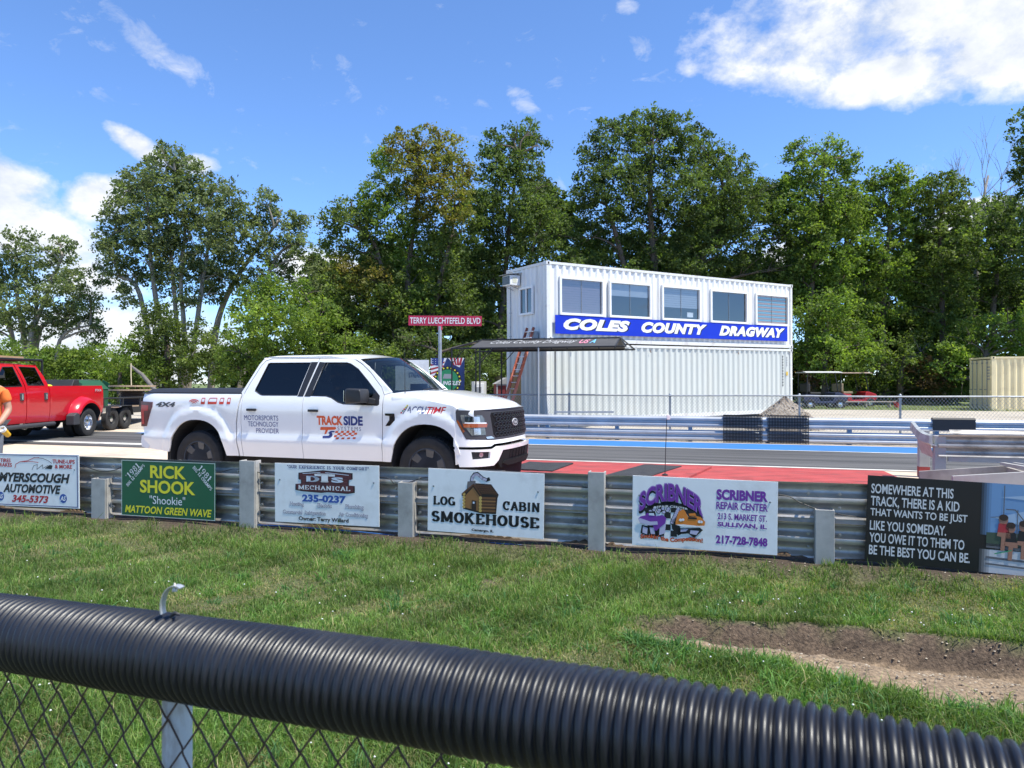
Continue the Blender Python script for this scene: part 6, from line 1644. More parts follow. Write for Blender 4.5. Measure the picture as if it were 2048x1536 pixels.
# gravel heap
gp = on_line(1570, 23.4)
HEAP = mat('heap_gravel', (.24, .17, .11), .95, var=.5, vscale=14, bump=.9, bscale=30, col2=(.42, .36, .29))
nU, nV = 60, 24; hv = []
for i in range(nU):
    for j in range(nV + 1):
        a = 2 * math.pi * i / nU; rr = j / nV
        rad_ = (1.12 + .12 * math.sin(3 * a + 1) + .07 * math.sin(7 * a)) * rr
        z = .95 * max(0, (1 - rr)) ** .85 * (1 + .05 * math.sin(5 * a)) + random.uniform(-.018, .018) * (rr < .98)
        hv.append((rad_ * math.cos(a), rad_ * .8 * math.sin(a), z))
hf = [(i * (nV + 1) + j, ((i + 1) % nU) * (nV + 1) + j, ((i + 1) % nU) * (nV + 1) + j + 1, i * (nV + 1) + j + 1) for i in range(nU) for j in range(nV)]
mbx = MB(); mbx.add(hv, hf)
hp = tag(obj('gravel_heap', mbx, HEAP), 'brown heap of gravel behind the wire fence by the tower corner', 'gravel heap'); hp.location = (gp.x, gp.y, .15)
nst = 900; an = RNG.random(nst) * 2 * np.pi; rr = np.sqrt(RNG.random(nst)); x = 1.12 * rr * np.cos(an); y = .90 * rr * np.sin(an); z = .95 * (1 - rr) ** .85
V = ic[None] * (0.012 + .022 * RNG.random((nst, 1, 1)) ** 2); V[:, :, 0] += x[:, None]; V[:, :, 1] += y[:, None]; V[:, :, 2] += z[:, None]
Fc = (np.array(icf)[None] + (np.arange(nst) * 7)[:, None, None]).reshape(-1, 3)
pc = np.array([[.34, .28, .21], [.5, .44, .36], [.12, .10, .08], [.26, .20, .15]])[RNG.integers(0, 4, nst)]
tag(obj('stones', fast_mesh('stones', V, Fc, PEB, np.repeat(pc, 7, axis=0)), PEB, hp), None, None, kind='stuff')
# loose stones under the far rail
nst = 6000; s_ = RNG.uniform(-3, 17, nst); q_ = RNG.uniform(.15, 1.5, nst); P = np.array([[0, FR_C, 0]]) + s_[:, None] * np.array(U)[None] + q_[:, None] * np.array(N)[None]
V = ic[None] * np.array([1, 1, .7]) * (0.014 + .03 * RNG.random((nst, 1, 1)) ** 2); V += P[:, None, :]; V[:, :, 2] += .02 + .06 * q_[:, None]
Fc = (np.array(icf)[None] + (np.arange(nst) * 7)[:, None, None]).reshape(-1, 3); pc = np.array([[.52, .40, .24], [.60, .50, .34], [.28, .20, .13], [.40, .31, .20]])[RNG.integers(0, 4, nst)]
tag(obj('gravel_verge', fast_mesh('gravel_verge', V, Fc, PEB, np.repeat(pc, 7, axis=0)), PEB), 'tan loose stone behind the far guardrail', 'gravel', kind='stuff')

# cream container with doors
CREAM = mat('container_cream', (.82, .69, .40), .5, var=.06, vscale=1.5, dirt=(.40, .30, .18), dirt_amt=.4, dirt_scale=1.2)
cp = at(1983, 0, 33.6)
crm = container('cream_container', 'cream shipping container with its double doors facing the grass by the trees', (cp.x, cp.y, .16), R(-11.3), 6.06, CREAM, CREAM, doors=True)
for k in range(2):
    y0 = .13 + k * 1.09
    dr = obj('door', MB().box((.03, y0 + .54, 1.29), (.05, 1.07, 2.32)), CREAM, crm, None, .01)
    for yy in (.28, .78):
        obj('lock_rod', MB().tube([(-.03, y0 + yy, .16), (-.03, y0 + yy, 2.44)], .018, 8), mat('rod_grey', (.30, .31, .30), .5, .4), dr, 60)
        for z in (.3, 2.3): obj('cam', MB().box((-.03, y0 + yy, z), (.05, .09, .06)), MATS['rod_grey'], dr)
        obj('handle', MB().box((-.05, y0 + yy + .10, 1.05), (.02, .26, .035)), MATS['rod_grey'], dr)
    for z in (.35, .95, 1.65, 2.2): obj('hinge', MB().box((-.0, .10 if k == 0 else 2.34, z), (.05, .07, .14)), CREAM, dr)
for k in range(5): obj('lettering', MB().box((-.001 - .0, .33, 2.1 - k * .14), (.006, .34 - .03 * (k % 3), .05)), GREY, crm)
# =================================================================== red dually pickup (heads towards the viewer's side, tail away)
RED_PNT = mat('red_car_paint', (.50, .006, .016), .25, coat=.6, var=.03, vscale=2)
red = thing('red_pickup_truck', 'red crew cab pickup with flared rear fenders and double rear tyres', 'pickup truck', (-13.28, 20.75, 0.0), R(-90))
# local X forward (world -y), local y = +1.1 is the visible side (world +x)
def rwz(x, z):
    pts = [(.45, .95), (.62, .985), (.80, 1.0), (1.05, 1.0), (1.12, 1.01), (1.28, .99), (1.46, .955), (1.75, .86), (1.98, .76), (2.04, .72)]
    w = pts[-1][1]
    for (a, wa), (b, wb) in zip(pts, pts[1:]):
        if z <= b: w = wa + (wb - wa) * max(0, (z - a) / (b - a)); break
    return w
def rside(sg): return lambda x, z, o: (x, sg * (rwz(x, z) - o), z)
def r_arch(n=20, r=.52, hx=0):
    return [(hx + r * math.cos(math.pi * i / n), .45 + r * math.sin(math.pi * i / n)) for i in range(n + 1)]
r_bed = [(-1.03, 1.44), (1.46, 1.44), (1.47, .50), (.56, .50)] + [p for p in r_arch() if p[1] > .52] + [(-.55, .56), (-.98, .66), (-1.03, .80)]
r_d1 = [(1.49, .50), (1.49, 1.47), (1.56, 1.70), (1.70, 1.97), (2.52, 1.99), (2.40, 1.44), (2.38, .50)]
r_w1 = [(1.66, 1.90), (2.36, 1.92), (2.27, 1.46), (1.62, 1.46)]
r_w1 = [(1.78, 1.92), (2.40, 1.93), (2.30, 1.46), (1.66, 1.46)]
r_d2 = [(2.41, .50), (2.43, 1.44), (2.55, 1.99), (3.02, 1.98), (3.40, 1.72), (3.70, 1.42), (3.72, .50)]
r_w2 = [(2.62, 1.92), (2.98, 1.91), (3.28, 1.68), (3.55, 1.42), (2.52, 1.44)]
r_fen = [(3.74, .50), (3.74, 1.42), (4.6, 1.36), (5.3, 1.28), (5.3, .62), (4.95, .55)] + [p for p in r_arch(20, .50, 4.37) if p[1] > .55] + [(3.86, .52)]
for sg in (-1, 1):
    S_ = rside(sg); fl = sg > 0
    panel('bed_side', r_bed, S_, RED_PNT, red, flip=fl, step=.12)
    d1 = panel('rear_door', r_d1, S_, RED_PNT, red, [r_w1], flip=fl, step=.12); d2 = panel('front_door', r_d2, S_, RED_PNT, red, [r_w2], flip=fl, step=.12)
    panel('fender', r_fen, S_, RED_PNT, red, flip=fl, step=.14)
    for wn, pr in ((r_w1, d1), (r_w2, d2)):
        panel('window', grow(wn, 1.03), (lambda x, z, o, s=S_: s(x, z, o + .012)), GLASS_REAR, pr, flip=fl, step=.2, thick=.003)
        P = [S_(x, z, .0) for x, z in wn]; obj('window_seal', MB().tube(P + [P[0]], .012, 6, False), PLASTIC, pr, 60)
    for hx, pr in ((1.66, d1), (2.60, d2)):
        obj('handle', MB().box((hx, sg * 1.012, 1.17), (.13, .04, .19)), PLASTIC_G, pr, None, .012); obj('handle_grip', MB().box((hx, sg * 1.035, 1.17), (.035, .03, .15)), CHROME, pr, None, .01)
    # dually fender: a swept bulge over the rear arch
    fm_ = MB(); n = 28; m = 8
    for i in range(n + 1):
        a = math.pi * (-.02 + 1.04 * i / n); e = sm(min(i, n - i) / 5)
        for j in range(m + 1):
            t = j / m
            rr = .52 + .20 * t ** .8
            yy = (.245 * (1 - t ** 2.2)) ** 1.0 * (.55 + .45 * e) + .012
            fm_.v.append((rr * math.cos(a) * (1 if math.cos(a) < 0 else 1.04), sg * (.985 + yy), .45 + rr * math.sin(a) * .97))
    for i in range(n):
        for j in range(m): fm_.f.append((i * (m + 1) + j, (i + 1) * (m + 1) + j, (i + 1) * (m + 1) + j + 1, i * (m + 1) + j + 1))
    ff_ = obj('flared_fender', fm_, RED_PNT, red, 60, recalc=True)
    inn = MB()
    for i in range(n + 1):
        a = math.pi * (-.02 + 1.04 * i / n); e = sm(min(i, n - i) / 5)
        inn.v += [(.52 * math.cos(a) * (1 if math.cos(a) < 0 else 1.04), sg * (.985 + .245 * (.55 + .45 * e) + .012), .45 + .52 * math.sin(a) * .97), (.50 * math.cos(a), sg * .62, .45 + .50 * math.sin(a))]
    inn.f = [(2 * i, 2 * i + 2, 2 * i + 3, 2 * i + 1) for i in range(n)]; obj('fender_liner', inn, INT_DARK, ff_)
    mf = MB(); mf.prism([(.53, .36), (.80, .36), (.80, .62), (.66, .70), (.53, .66)], sg * 1.0, sg * 1.235); obj('mud_guard', mf, PLASTIC_G, ff_, None, .02, recalc=True)
    obj('step_bar', MB().tube([(1.35, sg * 1.02, .44), (3.85, sg * 1.02, .42)], .055, 10), PLASTIC_G, red, 60)
    lm = obj('tail_lamp', MB().box((-1.04, sg * .90, 1.12), (.06, .16, .42)), TLR, red, None, .015)
obj('roof', MB().grid(lambda u, v: (1.66 + 1.42 * u, (v * 2 - 1) * .76, 1.985 + .06 * (1 - (v * 2 - 1) ** 2) - .03 * (2 * u - 1) ** 4), 10, 12), RED_PNT, red, 60)
obj('cab_back', MB().grid(lambda u, v: (1.49 + .20 * max(0, u - .1) ** 1.2, (v * 2 - 1) * (.98 - .24 * u), 1.35 + .65 * u), 8, 8), RED_PNT, red, 60)
obj('hood', MB().grid(lambda u, v: (3.7 + 1.65 * u, (v * 2 - 1) * .97, 1.42 - .12 * u ** 2 + .08 * (1 - (v * 2 - 1) ** 2) - .5 * sm((u - .93) / .07)), 20, 14), RED_PNT, red, 60)
obj('windscreen', MB().grid(lambda u, v: (3.72 + .12 * (1 - (v * 2 - 1) ** 2) - .70 * u, (1 - v * 2) * (.86 - .16 * u), 1.43 + .54 * u), 6, 10), GLASS_WS, red, 60)
gr_ = obj('front_end', MB().box((5.36, 0, .95), (.10, 1.9, .62)), CHROME, red, None, .03); obj('bumper', MB().box((5.42, 0, .58), (.16, 2.0, .24)), CHROME, gr_, None, .03)
bxr = MB(); bxr.box((.2, 0, 1.02), (2.4, 1.70, .05)); bxr.box((2.2, 0, .62), (6.3, 1.5, .24)); bxr.box((2.6, 0, .82), (2.2, 1.8, .3)); bxr.box((4.4, 0, .85), (1.4, 1.1, .7))
obj('chassis', bxr, INT_DARK, red)
tg2 = obj('tailgate', MB().box((-1.02, 0, 1.10), (.05, 1.62, .66)), RED_PNT, red, None, .012); obj('rear_bumper', MB().box((-1.14, 0, .70), (.20, 1.95, .20)), CHROME, red, None, .03)
SB = mat('red_seat', (.05, .05, .05), .9)
for x0 in (2.0, 2.95):
    for y in (-.45, .45): b_ = MB(); b_.box((x0, y, 1.0), (.5, .5, .2)); b_.box((x0 - .25, y, 1.4), (.15, .48, .7)); obj('seat', b_, SB, red, None, .03)
for x in (0.0,):
    for sg in (-1, 1):
        for y in (1.06, .76): wheel(red, x, sg * y, sg, .40, .235, .225, ALLOY, 'dish')
for sg in (-1, 1): wheel(red, 4.37, sg * .87, sg, .40, .25, .225, ALLOY, 'dish')
# head board rack with boards above the cab
rk = MB()
for y in (-.75, .75): rk.tube([(1.42, y, 1.2), (1.42, y, 2.13)], .03, 8); 
rk.tube([(1.42, -.75, 2.13), (1.42, .75, 2.13)], .03, 8)
for y in (-.75, .75): rk.tube([(1.42, y, 2.12), (4.0, y, 2.12)], .03, 8)
obj('rack', rk, FRM, red, 60)
brd = tag(obj('timber_board', MB().box((0, 0, 0), (2.6, .6, .05)), mat('timber_pale', (.42, .28, .15), .8, var=.2, vscale=4, stretch=(.5, 6, 6))), 'timber board carried on the rack above the red pickup cab', 'board')
brd.location = (-13.0, 20.75 - 3.2, 2.18); brd.rotation_euler = (0, 0, R(-90))
yl = thing('yellow_tool_case', 'yellow rounded tool case in the bed of the red pickup', 'tool case', (-12.72, 19.6, 1.06), 0)
obj('case', MB().sweep([(-.25, 0), (.25, 0), (.27, .30), (.16, .42), (-.16, .42), (-.27, .30)], [((0, y, 0), (1, 0, 0), (0, 0, 1)) for y in (-.2, .2)]), mat('case_yellow', (.68, .62, .04), .5), yl, 40, .04, recalc=True)
obj('handle', MB().tube([(-.09, 0, .42), (-.07, 0, .47), (.07, 0, .47), (.09, 0, .42)], .015, 6), PLASTIC, yl, 60)
fR = Face(red, 1, 1, 0, 0, 0)
sq = MB(); V_, F_ = text_mesh('FX4', .03, 0); lo = V_.min(0); hi = V_.max(0)
V2 = (V_ - lo) / (hi - lo)
sq.add([(-.58 - a * .32, 1.02, 1.27 + b * .075) for a, b in V2], F_); obj('lettering', sq, GREY, red)

# =================================================================== utility trailer behind it with cable spool
TRL = mat('trailer_black', (.022, .022, .024), .6, var=.2, vscale=4)
tr = thing('utility_trailer', 'black flatbed utility trailer with a head box behind the red pickup', 'trailer', (-14.1, 23.0, 0), R(-90))
# local X forward = world -y ; visible side local y = +1.0
obj('deck', MB().box((-1.3, 0, .62), (4.6, 2.0, .10)), mat('deck_wood', (.16, .10, .07), .85, var=.3, vscale=3, stretch=(.5, 6, 1)), tr)
for sg in (-1, 1):
    obj('side_beam', MB().box((-1.3, sg * 1.02, .60), (4.6, .06, .20)), TRL, tr, None, .006); obj('side_rail', MB().tube([(1.0, sg * 1.02, 1.02), (-3.6, sg * 1.02, 1.02)], .028, 8), TRL, tr, 60)
    for x in (.95, -.2, -1.35, -2.5, -3.6): obj('stake', MB().box((x, sg * 1.02, .82), (.05, .05, .42)), TRL, tr)
    mud = MB(); mud.sweep([(-.02, 0), (.30, 0), (.30, .02), (-.02, .02)], [((x, sg * 1.04 if sg > 0 else -1.34, z), (0, 1, 0), (0, 0, 1)) for x, z in ((.0, .45), (-.08, .76), (-1.35, .76), (-1.45, .45))]); obj('fender', mud, TRL, tr, None, recalc=True)
hbx = MB(); hbx.prism([(1.05, .55), (1.55, .55), (1.55, 1.22), (1.30, 1.62), (1.05, 1.62)], -1.0, 1.0); obj('head_box', hbx, TRL, tr, None, .02, recalc=True)
obj('tongue', MB().bar((1.5, 0, .55), (2.6, 0, .55), .12, .10), TRL, tr)
for x in (-.30, -1.10):
    for sg in (-1, 1): wheel(tr, x, sg * 1.18, sg, .36, .2, .2, TRL, 'dish')
for x, y, m_, lab in ((-.55, .80, mat('strap_yellow', (.65, .50, .05), .7), 'coiled yellow strap lying on the black trailer deck'), (-1.9, .75, mat('cloth_white', (.7, .7, .7), .9), 'crumpled white sheet on the trailer deck')):
    p = tr.matrix_basis @ Vector((x, y, .68)); b_ = MB()
    b_.tube([(.12 * math.cos(a) * (1 + .1 * math.sin(3 * a)), .10 * math.sin(a), .03 + .02 * math.sin(2 * a)) for a in [k * .5 for k in range(26)]], .03, 6)
    o = tag(obj('coiled_strap' if 'strap' in lab else 'crumpled_sheet', b_, m_, None, 60), lab, 'strap' if 'strap' in lab else 'sheet'); o.location = p
spd = 26.6; spp = at(265, 0, spd)
sp_ = thing('cable_spool', 'large wooden cable spool wound with black cable standing on the trailer', 'cable spool', (spp.x, spd, .67), 0)
WOOD = mat('spool_wood', (.36, .26, .17), .85, var=.25, vscale=5, stretch=(6, 1, 1))
zs_ = CAM_Z - (772 - CY) / F_PX * spd - .67
obj('lower_disc', MB().lathe([(.0, 0), (.76, 0), (.76, .05), (0, .05)], (0, 0, 0), 'z', 36), WOOD, sp_, 40)
for z in (zs_ - .17, zs_ - .03): obj('upper_disc', MB().lathe([(.0, 0), (.78, 0), (.78, .055), (0, .055)], (0, 0, z), 'z', 36), WOOD, sp_, 40)
wnd = [(.40 + .02 * (k % 2), .05 + k * (zs_ - .23) / 18) for k in range(19)]
obj('wound_cable', MB().lathe([(0, .05)] + wnd + [(0, zs_ - .17)], (0, 0, 0), 'z', 32), PLASTIC, sp_, 50)
rp_ = tag(obj('rope', MB().tube([at(262, 727, 26.6), at(262, 750, 26.4), at(263, 775, 26.2)], .018, 6), mat('rope_tan', (.45, .38, .26), .9)), 'tan rope hanging straight down over the spool', 'rope')
pl_ = tag(obj('leaning_pole', MB().tube([at(262, 732, 30.5), at(285, 750, 30), at(318, 790, 29)], [.05, .075, .09], 10), mat('weathered_log', (.14, .125, .11), .85, var=.25, vscale=4), None, 60), 'grey weathered pole leaning out of the bushes above the trailer', 'pole')
# green dumpster with ribbed dark lid
dd = 30.5; dp_ = at(150, 0, dd)
dm = thing('dumpster', 'green waste dumpster with a ribbed dark grey lid behind the red pickup', 'dumpster', (dp_.x, dd, .2), R(-14))
DG = mat('dumpster_green', (.010, .075, .034), .55, var=.12, vscale=3)
obj('body', MB().prism([(-.98, 0), (.98, 0), (1.05, 1.05), (-1.05, 1.05)], -.7, .7), DG, dm, None, .01, recalc=True)
for y in (-.72, .72): obj('gable', MB().prism([(1.06, 1.05), (1.06, 1.30), (.72, 1.45), (.60, 1.05)], y - .01, y + .01), DG, dm, recalc=True)
obj('gable_face', MB().add([(.60, -.7, 1.44), (1.07, -.7, 1.06), (1.07, .7, 1.06), (.60, .7, 1.44)], [(0, 1, 2, 3)]), DG, dm)
lid = MB()
for k in range(26):
    x0 = -1.08 + k * .065; zz = .012 if k % 2 else 0
    lid.v += [(x0, -.76, 1.14 + zz), (x0, -.3, 1.34 + zz), (x0, .2, 1.44 + zz), (x0, .72, 1.46 + zz)]
for k in range(25):
    for j in range(3): lid.f.append((k * 4 + j, k * 4 + 4 + j, k * 4 + 5 + j, k * 4 + 1 + j))
obj('lid', lid, mat('lid_grey', (.05, .055, .065), .5), dm)

# =================================================================== the end of the median barrier and the timber ramp
MB_C = 12.55
mbr = thing('barrier_end', 'pair of guardrail beams on posts whose bent end piece stands on the red apron', 'guardrail', (0, MB_C, 0), TRK_ROT)
sA = (on_line(1872, MB_C) - Vector((0, MB_C, 0))).dot(U)
PINKP = mat('post_pinkish', (.36, .38, .38), .65, var=.1, vscale=6, dirt=(.35, .12, .10), dirt_amt=.4, dirt_scale=3)
obj('beam', wbeam(sA + .02, sA + 7, .60, -.06, 1.0, .004, .003), GALV, mbr, 40, recalc=True)
obj('beam', wbeam(sA + .45, sA + 7, .62, 1.02, -1.0, .004, .003), GALV, mbr, 40, recalc=True)
obj('lower_beam', MB().box((sA + 3.6, -.02, .40), (6.9, .05, .075)), PINKP, mbr)
sB = (on_line(1848, MB_C + 1.04) - Vector((0, MB_C, 0))).dot(U)
for s_, y, zt in ((sA + .05, 0, .74), (sB, 1.0, .76), (sA + 2.1, 0, .72), (sA + 2.1, 1.0, .72)):
    obj('post', MB().box((s_, y + .03, zt / 2), (.15, .13, zt)), PINKP, mbr, None, .005)
    obj('red_base', MB().box((s_, y + .03, .09), (.155, .135, .16)), RED_PAINT, mbr)
# bent terminal: a flattened beam piece turned across and drooping
ep = MB(); fr = []
for i in range(9):
    t = i / 8
    fr.append(((sA - .02 - .05 * math.sin(t * 3), -.10 + 1.06 * t, .74 + .14 * t - .02 * math.sin(t * 6)), (-.20, 0, -.98), (.98, 0, -.2)))
ep.sweep([(-.01, -.05), (.015, -.09), (.13, -.08), (.15, -.02), (.15, .04), (.135, .045), (.12, -.03), (.02, -.05)], fr)
obj('end_piece', ep, mat('worn_galv', (.48, .49, .47), .55, .4, var=.25, vscale=5, dirt=(.12, .11, .10), dirt_amt=.5, dirt_scale=6), mbr, 40, recalc=True)
flap = MB().sweep([(0, -.06), (.004, -.06), (.004, .20), (0, .20)], [((sA - .06 - .02 * k, .05 + .10 * k, .60 + .015 * k - .02), (1, 0, 0), (.25, 0, -.95)) for k in range(5)])
obj('bent_flap', flap, MATS['worn_galv'], mbr, 40, recalc=True)
obj('reflector_post', MB().box((sA + 1.9, .95, .72), (.03, .03, .22)), PLASTIC, mbr)
# timber ramp box
RAMP = mat('ramp_board', (.38, .375, .36), .75, var=.12, vscale=3, dirt=(.30, .22, .18), dirt_amt=.5, dirt_scale=2); RAMPI = mat('ramp_inner', (.28, .26, .25), .7, var=.3, vscale=3)
rp0 = on_line(1905, 10.6); rmp = thing('timber_ramp', 'low timber box ramp with sloping boards behind the black banner', 'ramp', (rp0.x, rp0.y, 0), TRK_ROT)
obj('near_board', MB().prism([(0, .02), (3.2, .02), (3.2, .46), (1.0, .46), (0, .36)], 0, .04), RAMP, rmp, None, .004, recalc=True)
obj('far_board', MB().prism([(-.05, .02), (2.6, .02), (2.6, .36), (1.1, .38), (-.05, .26)], 1.35, 1.39), RAMPI, rmp, None, .004, recalc=True)
obj('cross_board', MB().box((1.05, .70, .19), (.05, 1.28, .33)), RAMPI, rmp); obj('edge_batten', MB().bar((1.06, .06, .44), (.98, 1.33, .40), .06, .04), RAMP, rmp); obj('edge_batten', MB().bar((1.2, .06, .45), (1.12, 1.33, .41), .04, .03), RAMP, rmp)
# whip marker
wp = on_line(1330, 12.6)
wm = thing('whip_marker', 'thin black whip marker with a small white box at its top on the red plank', 'marker', (wp.x, wp.y, 0.008), 0)
zt = CAM_Z - (838 - CY) / F_PX * wp.y
obj('base', MB().lathe([(.05, 0), (.05, .012), (.012, .03), (0, .03)], (0, 0, 0), 'z', 14), PLASTIC, wm, 40)
obj('rod', MB().tube([(0, 0, .02), (.012, 0, zt * .5), (.03, 0, zt)], .006, 6), BLACK_WIRE, wm, 60); obj('box', MB().box((.055, 0, zt + .02), (.055, .03, .075)), FRAME_W, wm, None, .004)

# =================================================================== buggies and a plank bench by the trees
NAVYP = mat('buggy_navy', (.018, .024, .065), .35, coat=.4); BROOF = mat('buggy_roof', (.62, .62, .60), .5)
def buggy(label, px, d, rot, pm_, roof_m, seat_m):
    p = at(px, 0, d); t = thing('golf_buggy', label, 'golf buggy', (p.x, d, .20), rot, 'golf buggies parked by the trees')
    bd_ = MB(); bd_.prism([(-1.05, .38), (-.80, .30), (-.30, .28), (.35, .28), (.50, .30), (1.05, .36), (1.20, .55), (1.12, .72), (.70, .86), (.52, .84), (.42, .42), (-.25, .40), (-.30, .72), (-.95, .76), (-1.10, .62)], -.55, .55)
    obj('body', bd_, pm_, t, None, .03, recalc=True)
    obj('seat', MB().box((-.45, 0, .80), (.55, 1.0, .12)), seat_m, t, None, .03); obj('backrest', MB().box((-.78, 0, 1.08), (.12, 1.0, .42)), seat_m, t, None, .03)
    obj('roof', MB().grid(lambda u, v: (-1.0 + 1.85 * u, (v * 2 - 1) * .60, 1.86 + .05 * (1 - (v * 2 - 1) ** 2)), 6, 6), roof_m, t); obj('roof_edge', MB().box((-.075, 0, 1.845), (1.88, 1.22, .03)), roof_m, t, None, .01)
    for sg in (-1, 1):
        obj('front_strut', MB().tube([(.70, sg * .52, .84), (.50, sg * .54, 1.85)], .02, 6), PLASTIC, t, 60); obj('rear_strut', MB().tube([(-.90, sg * .52, .76), (-.88, sg * .54, 1.85)], .02, 6), PLASTIC, t, 60)
        wheel(t, .78, sg * .50, sg, .25, .18, .13, ALLOY, 'dish'); wheel(t, -.74, sg * .50, sg, .25, .20, .13, ALLOY, 'dish')
    obj('steering_wheel', MB().tube([(.28 + .05 * math.sin(a), -.25 + .17 * math.cos(a), 1.05 + .13 * math.sin(a)) for a in [2 * math.pi * k / 14 for k in range(15)]], .015, 6, False), PLASTIC, t, 60)
    obj('windshield_frame', MB().tube([(.66, -.5, .9), (.55, -.5, 1.6), (.55, .5, 1.6), (.66, .5, .9)], .014, 6), PLASTIC, t, 60)
    return t
buggy('dark blue golf buggy with a white roof parked by the trees behind the gravel heap', 1640, 36.8, R(2), NAVYP, BROOF, mat('seat_black', (.03, .03, .03), .7))
buggy('red golf buggy with a brownish roof half hidden behind the dark blue one', 1702, 39.5, R(6), mat('buggy_red', (.42, .02, .03), .35, coat=.4), mat('roof_brown', (.30, .22, .18), .6), mat('seat_tan', (.30, .22, .14), .7))
bn0 = at(1672, 0, 37.2); bn1 = at(1790, 0, 37.2)
bn = thing('plank_bench', 'long low plank bench on the grass strip by the trees', 'bench', (bn0.x, 37.2, .20), 0)
Lb = bn1.x - bn0.x; obj('plank', MB().box((Lb / 2, 0, .36), (Lb, .30, .05)), mat('plank_grey', (.45, .38, .32), .8), bn)
for x in (.3, Lb / 2, Lb - .3): obj('leg', MB().box((x, 0, .168), (.06, .26, .335)), MATS['plank_grey'], bn)
bk = at(1793, 0, 36.9); o = thing('red_bucket', 'red plastic bucket at the end of the plank bench', 'bucket', (bk.x, 36.9, .2), 0)
obj('pail', MB().lathe([(.10, 0), (.13, .30), (.14, .30), (.14, .32), (.12, .32), (.09, .02)], (0, 0, 0), 'z', 20), mat('bucket_red', (.55, .03, .03), .45), o, 40); obj('handle', MB().tube([(.135 * math.cos(a), 0, .30 + .12 * math.sin(a)) for a in [math.pi * k / 8 for k in range(9)]], .006, 6), GREY, o, 60)
# item lying along the fence foot on the far rail
o = tag(obj('metal_strip', MB().bar(at(1108, 824, 19.9), at(1228, 824, 19.6), .05, .04), mat('strip_grey', (.42, .43, .46), .5, .3)), 'pale metal strip lying along the top of the far guardrail', 'strip')

# =================================================================== person in an orange shirt
def skin_body(name, pts, edges, radii, m, parent=None, sub=2, root=0):
    me = bpy.data.meshes.new(name); me.from_pydata([Vector(p) for p in pts], edges, []); me.update()
    o = bpy.data.objects.new(name, me); COL.objects.link(o); me.materials.append(m)
    if parent: o.parent = parent
    md = o.modifiers.new('skin', 'SKIN'); md.use_smooth_shade = True
    for i, r_ in enumerate(radii):
        me.skin_vertices[0].data[i].radius = r_ if isinstance(r_, tuple) else (r_, r_)
    me.skin_vertices[0].data[root].use_root = True
    ss_ = o.modifiers.new('sub', 'SUBSURF'); ss_.levels = sub; ss_.render_levels = sub
    return o
SKINM = mat('skin', (.46, .25, .17), .55, var=.06, vscale=12); SHIRTM = mat('orange_shirt', (.80, .17, .03), .85, var=.10, vscale=7, bump=.25, bscale=14); JEANS = mat('grey_jeans', (.13, .15, .18), .85, var=.15, vscale=20, bump=.15, bscale=60)
pd_ = 9.75; pp_ = at(-26, 0, pd_)
per = thing('person', 'person in an orange T-shirt and grey trousers holding a yellow cup at the picture edge', 'person', (pp_.x, pd_, 0.004), R(-75))
# local: faces +x ; left side +y
pts = [(0, 0, .98), (0, 0, 1.10), (0.0, 0, 1.28), (0, 0, 1.42), (0, 0, 1.50), (.01, 0, 1.60), (.02, 0, 1.72),
       (0, .10, .92), (.02, .11, .50), (.0, .11, .09), (.10, .12, .05), (0, -.10, .92), (.01, -.11, .50), (-.02, -.11, .09), (.09, -.12, .05),
       (0, .19, 1.41), (-.02, .25, 1.15), (.16, .22, 1.00), (.22, .20, .965), (0, -.19, 1.41), (-.03, -.26, 1.15), (.10, -.26, .95), (.15, -.25, .90)]
edg = [(0, 1), (1, 2), (2, 3), (3, 4), (4, 5), (5, 6), (0, 7), (7, 8), (8, 9), (9, 10), (0, 11), (11, 12), (12, 13), (13, 14), (3, 15), (15, 16), (16, 17), (17, 18), (3, 19), (19, 20), (20, 21), (21, 22)]
rad_ = [(.14, .165), (.135, .16), (.14, .17), (.11, .15), .06, .075, .095, .095, .062, .045, .04, .095, .062, .045, .04, .06, .046, .036, .028, .06, .046, .036, .028]
bdy = skin_body('body', pts, edg, rad_, SKINM, per)
# clothes follow the same skeleton, slightly larger
sh = skin_body('shirt', [(0, 0, .93), (0, 0, 1.10), (0, 0, 1.28), (0, 0, 1.41), (0, 0, 1.475), (0, .19, 1.41), (-.012, .232, 1.24), (0, -.19, 1.41), (-.015, -.238, 1.24)], [(0, 1), (1, 2), (2, 3), (3, 4), (3, 5), (5, 6), (3, 7), (7, 8)],
               [(.165, .19), (.155, .18), (.16, .19), (.125, .165), .075, .078, .072, .078, .072], SHIRTM, per)
tw = skin_body('trousers', [(0, 0, .97), (0, .10, .90), (.02, .11, .50), (.0, .11, .12), (0, -.10, .90), (.01, -.11, .50), (-.02, -.11, .12)], [(0, 1), (1, 2), (2, 3), (0, 4), (4, 5), (5, 6)], [(.15, .175), .108, .078, .062, .108, .078, .062], JEANS, per)
hr = MB().lathe([(.0, .125), (.06, .115), (.095, .07), (.104, .0), (.098, -.05), (.07, -.08)], (0, 0, 0), 'z', 18); ho = obj('hair', hr, mat('hair_brown', (.06, .035, .02), .7), per, 60); ho.location = (0.0, 0, 1.735)
shoe = MB()
for y in (.115, -.115): shoe.sweep([(-.045, 0), (.045, 0), (.04, .07), (-.04, .07)], [((x, y, 0), (0, 1, 0), (0, 0, k)) for x, k in ((-.09, 1.3), (.02, 1.3), (.12, .9), (.19, .6))]); 
obj('shoes', shoe, PLASTIC_G, per, None, .015, recalc=True)
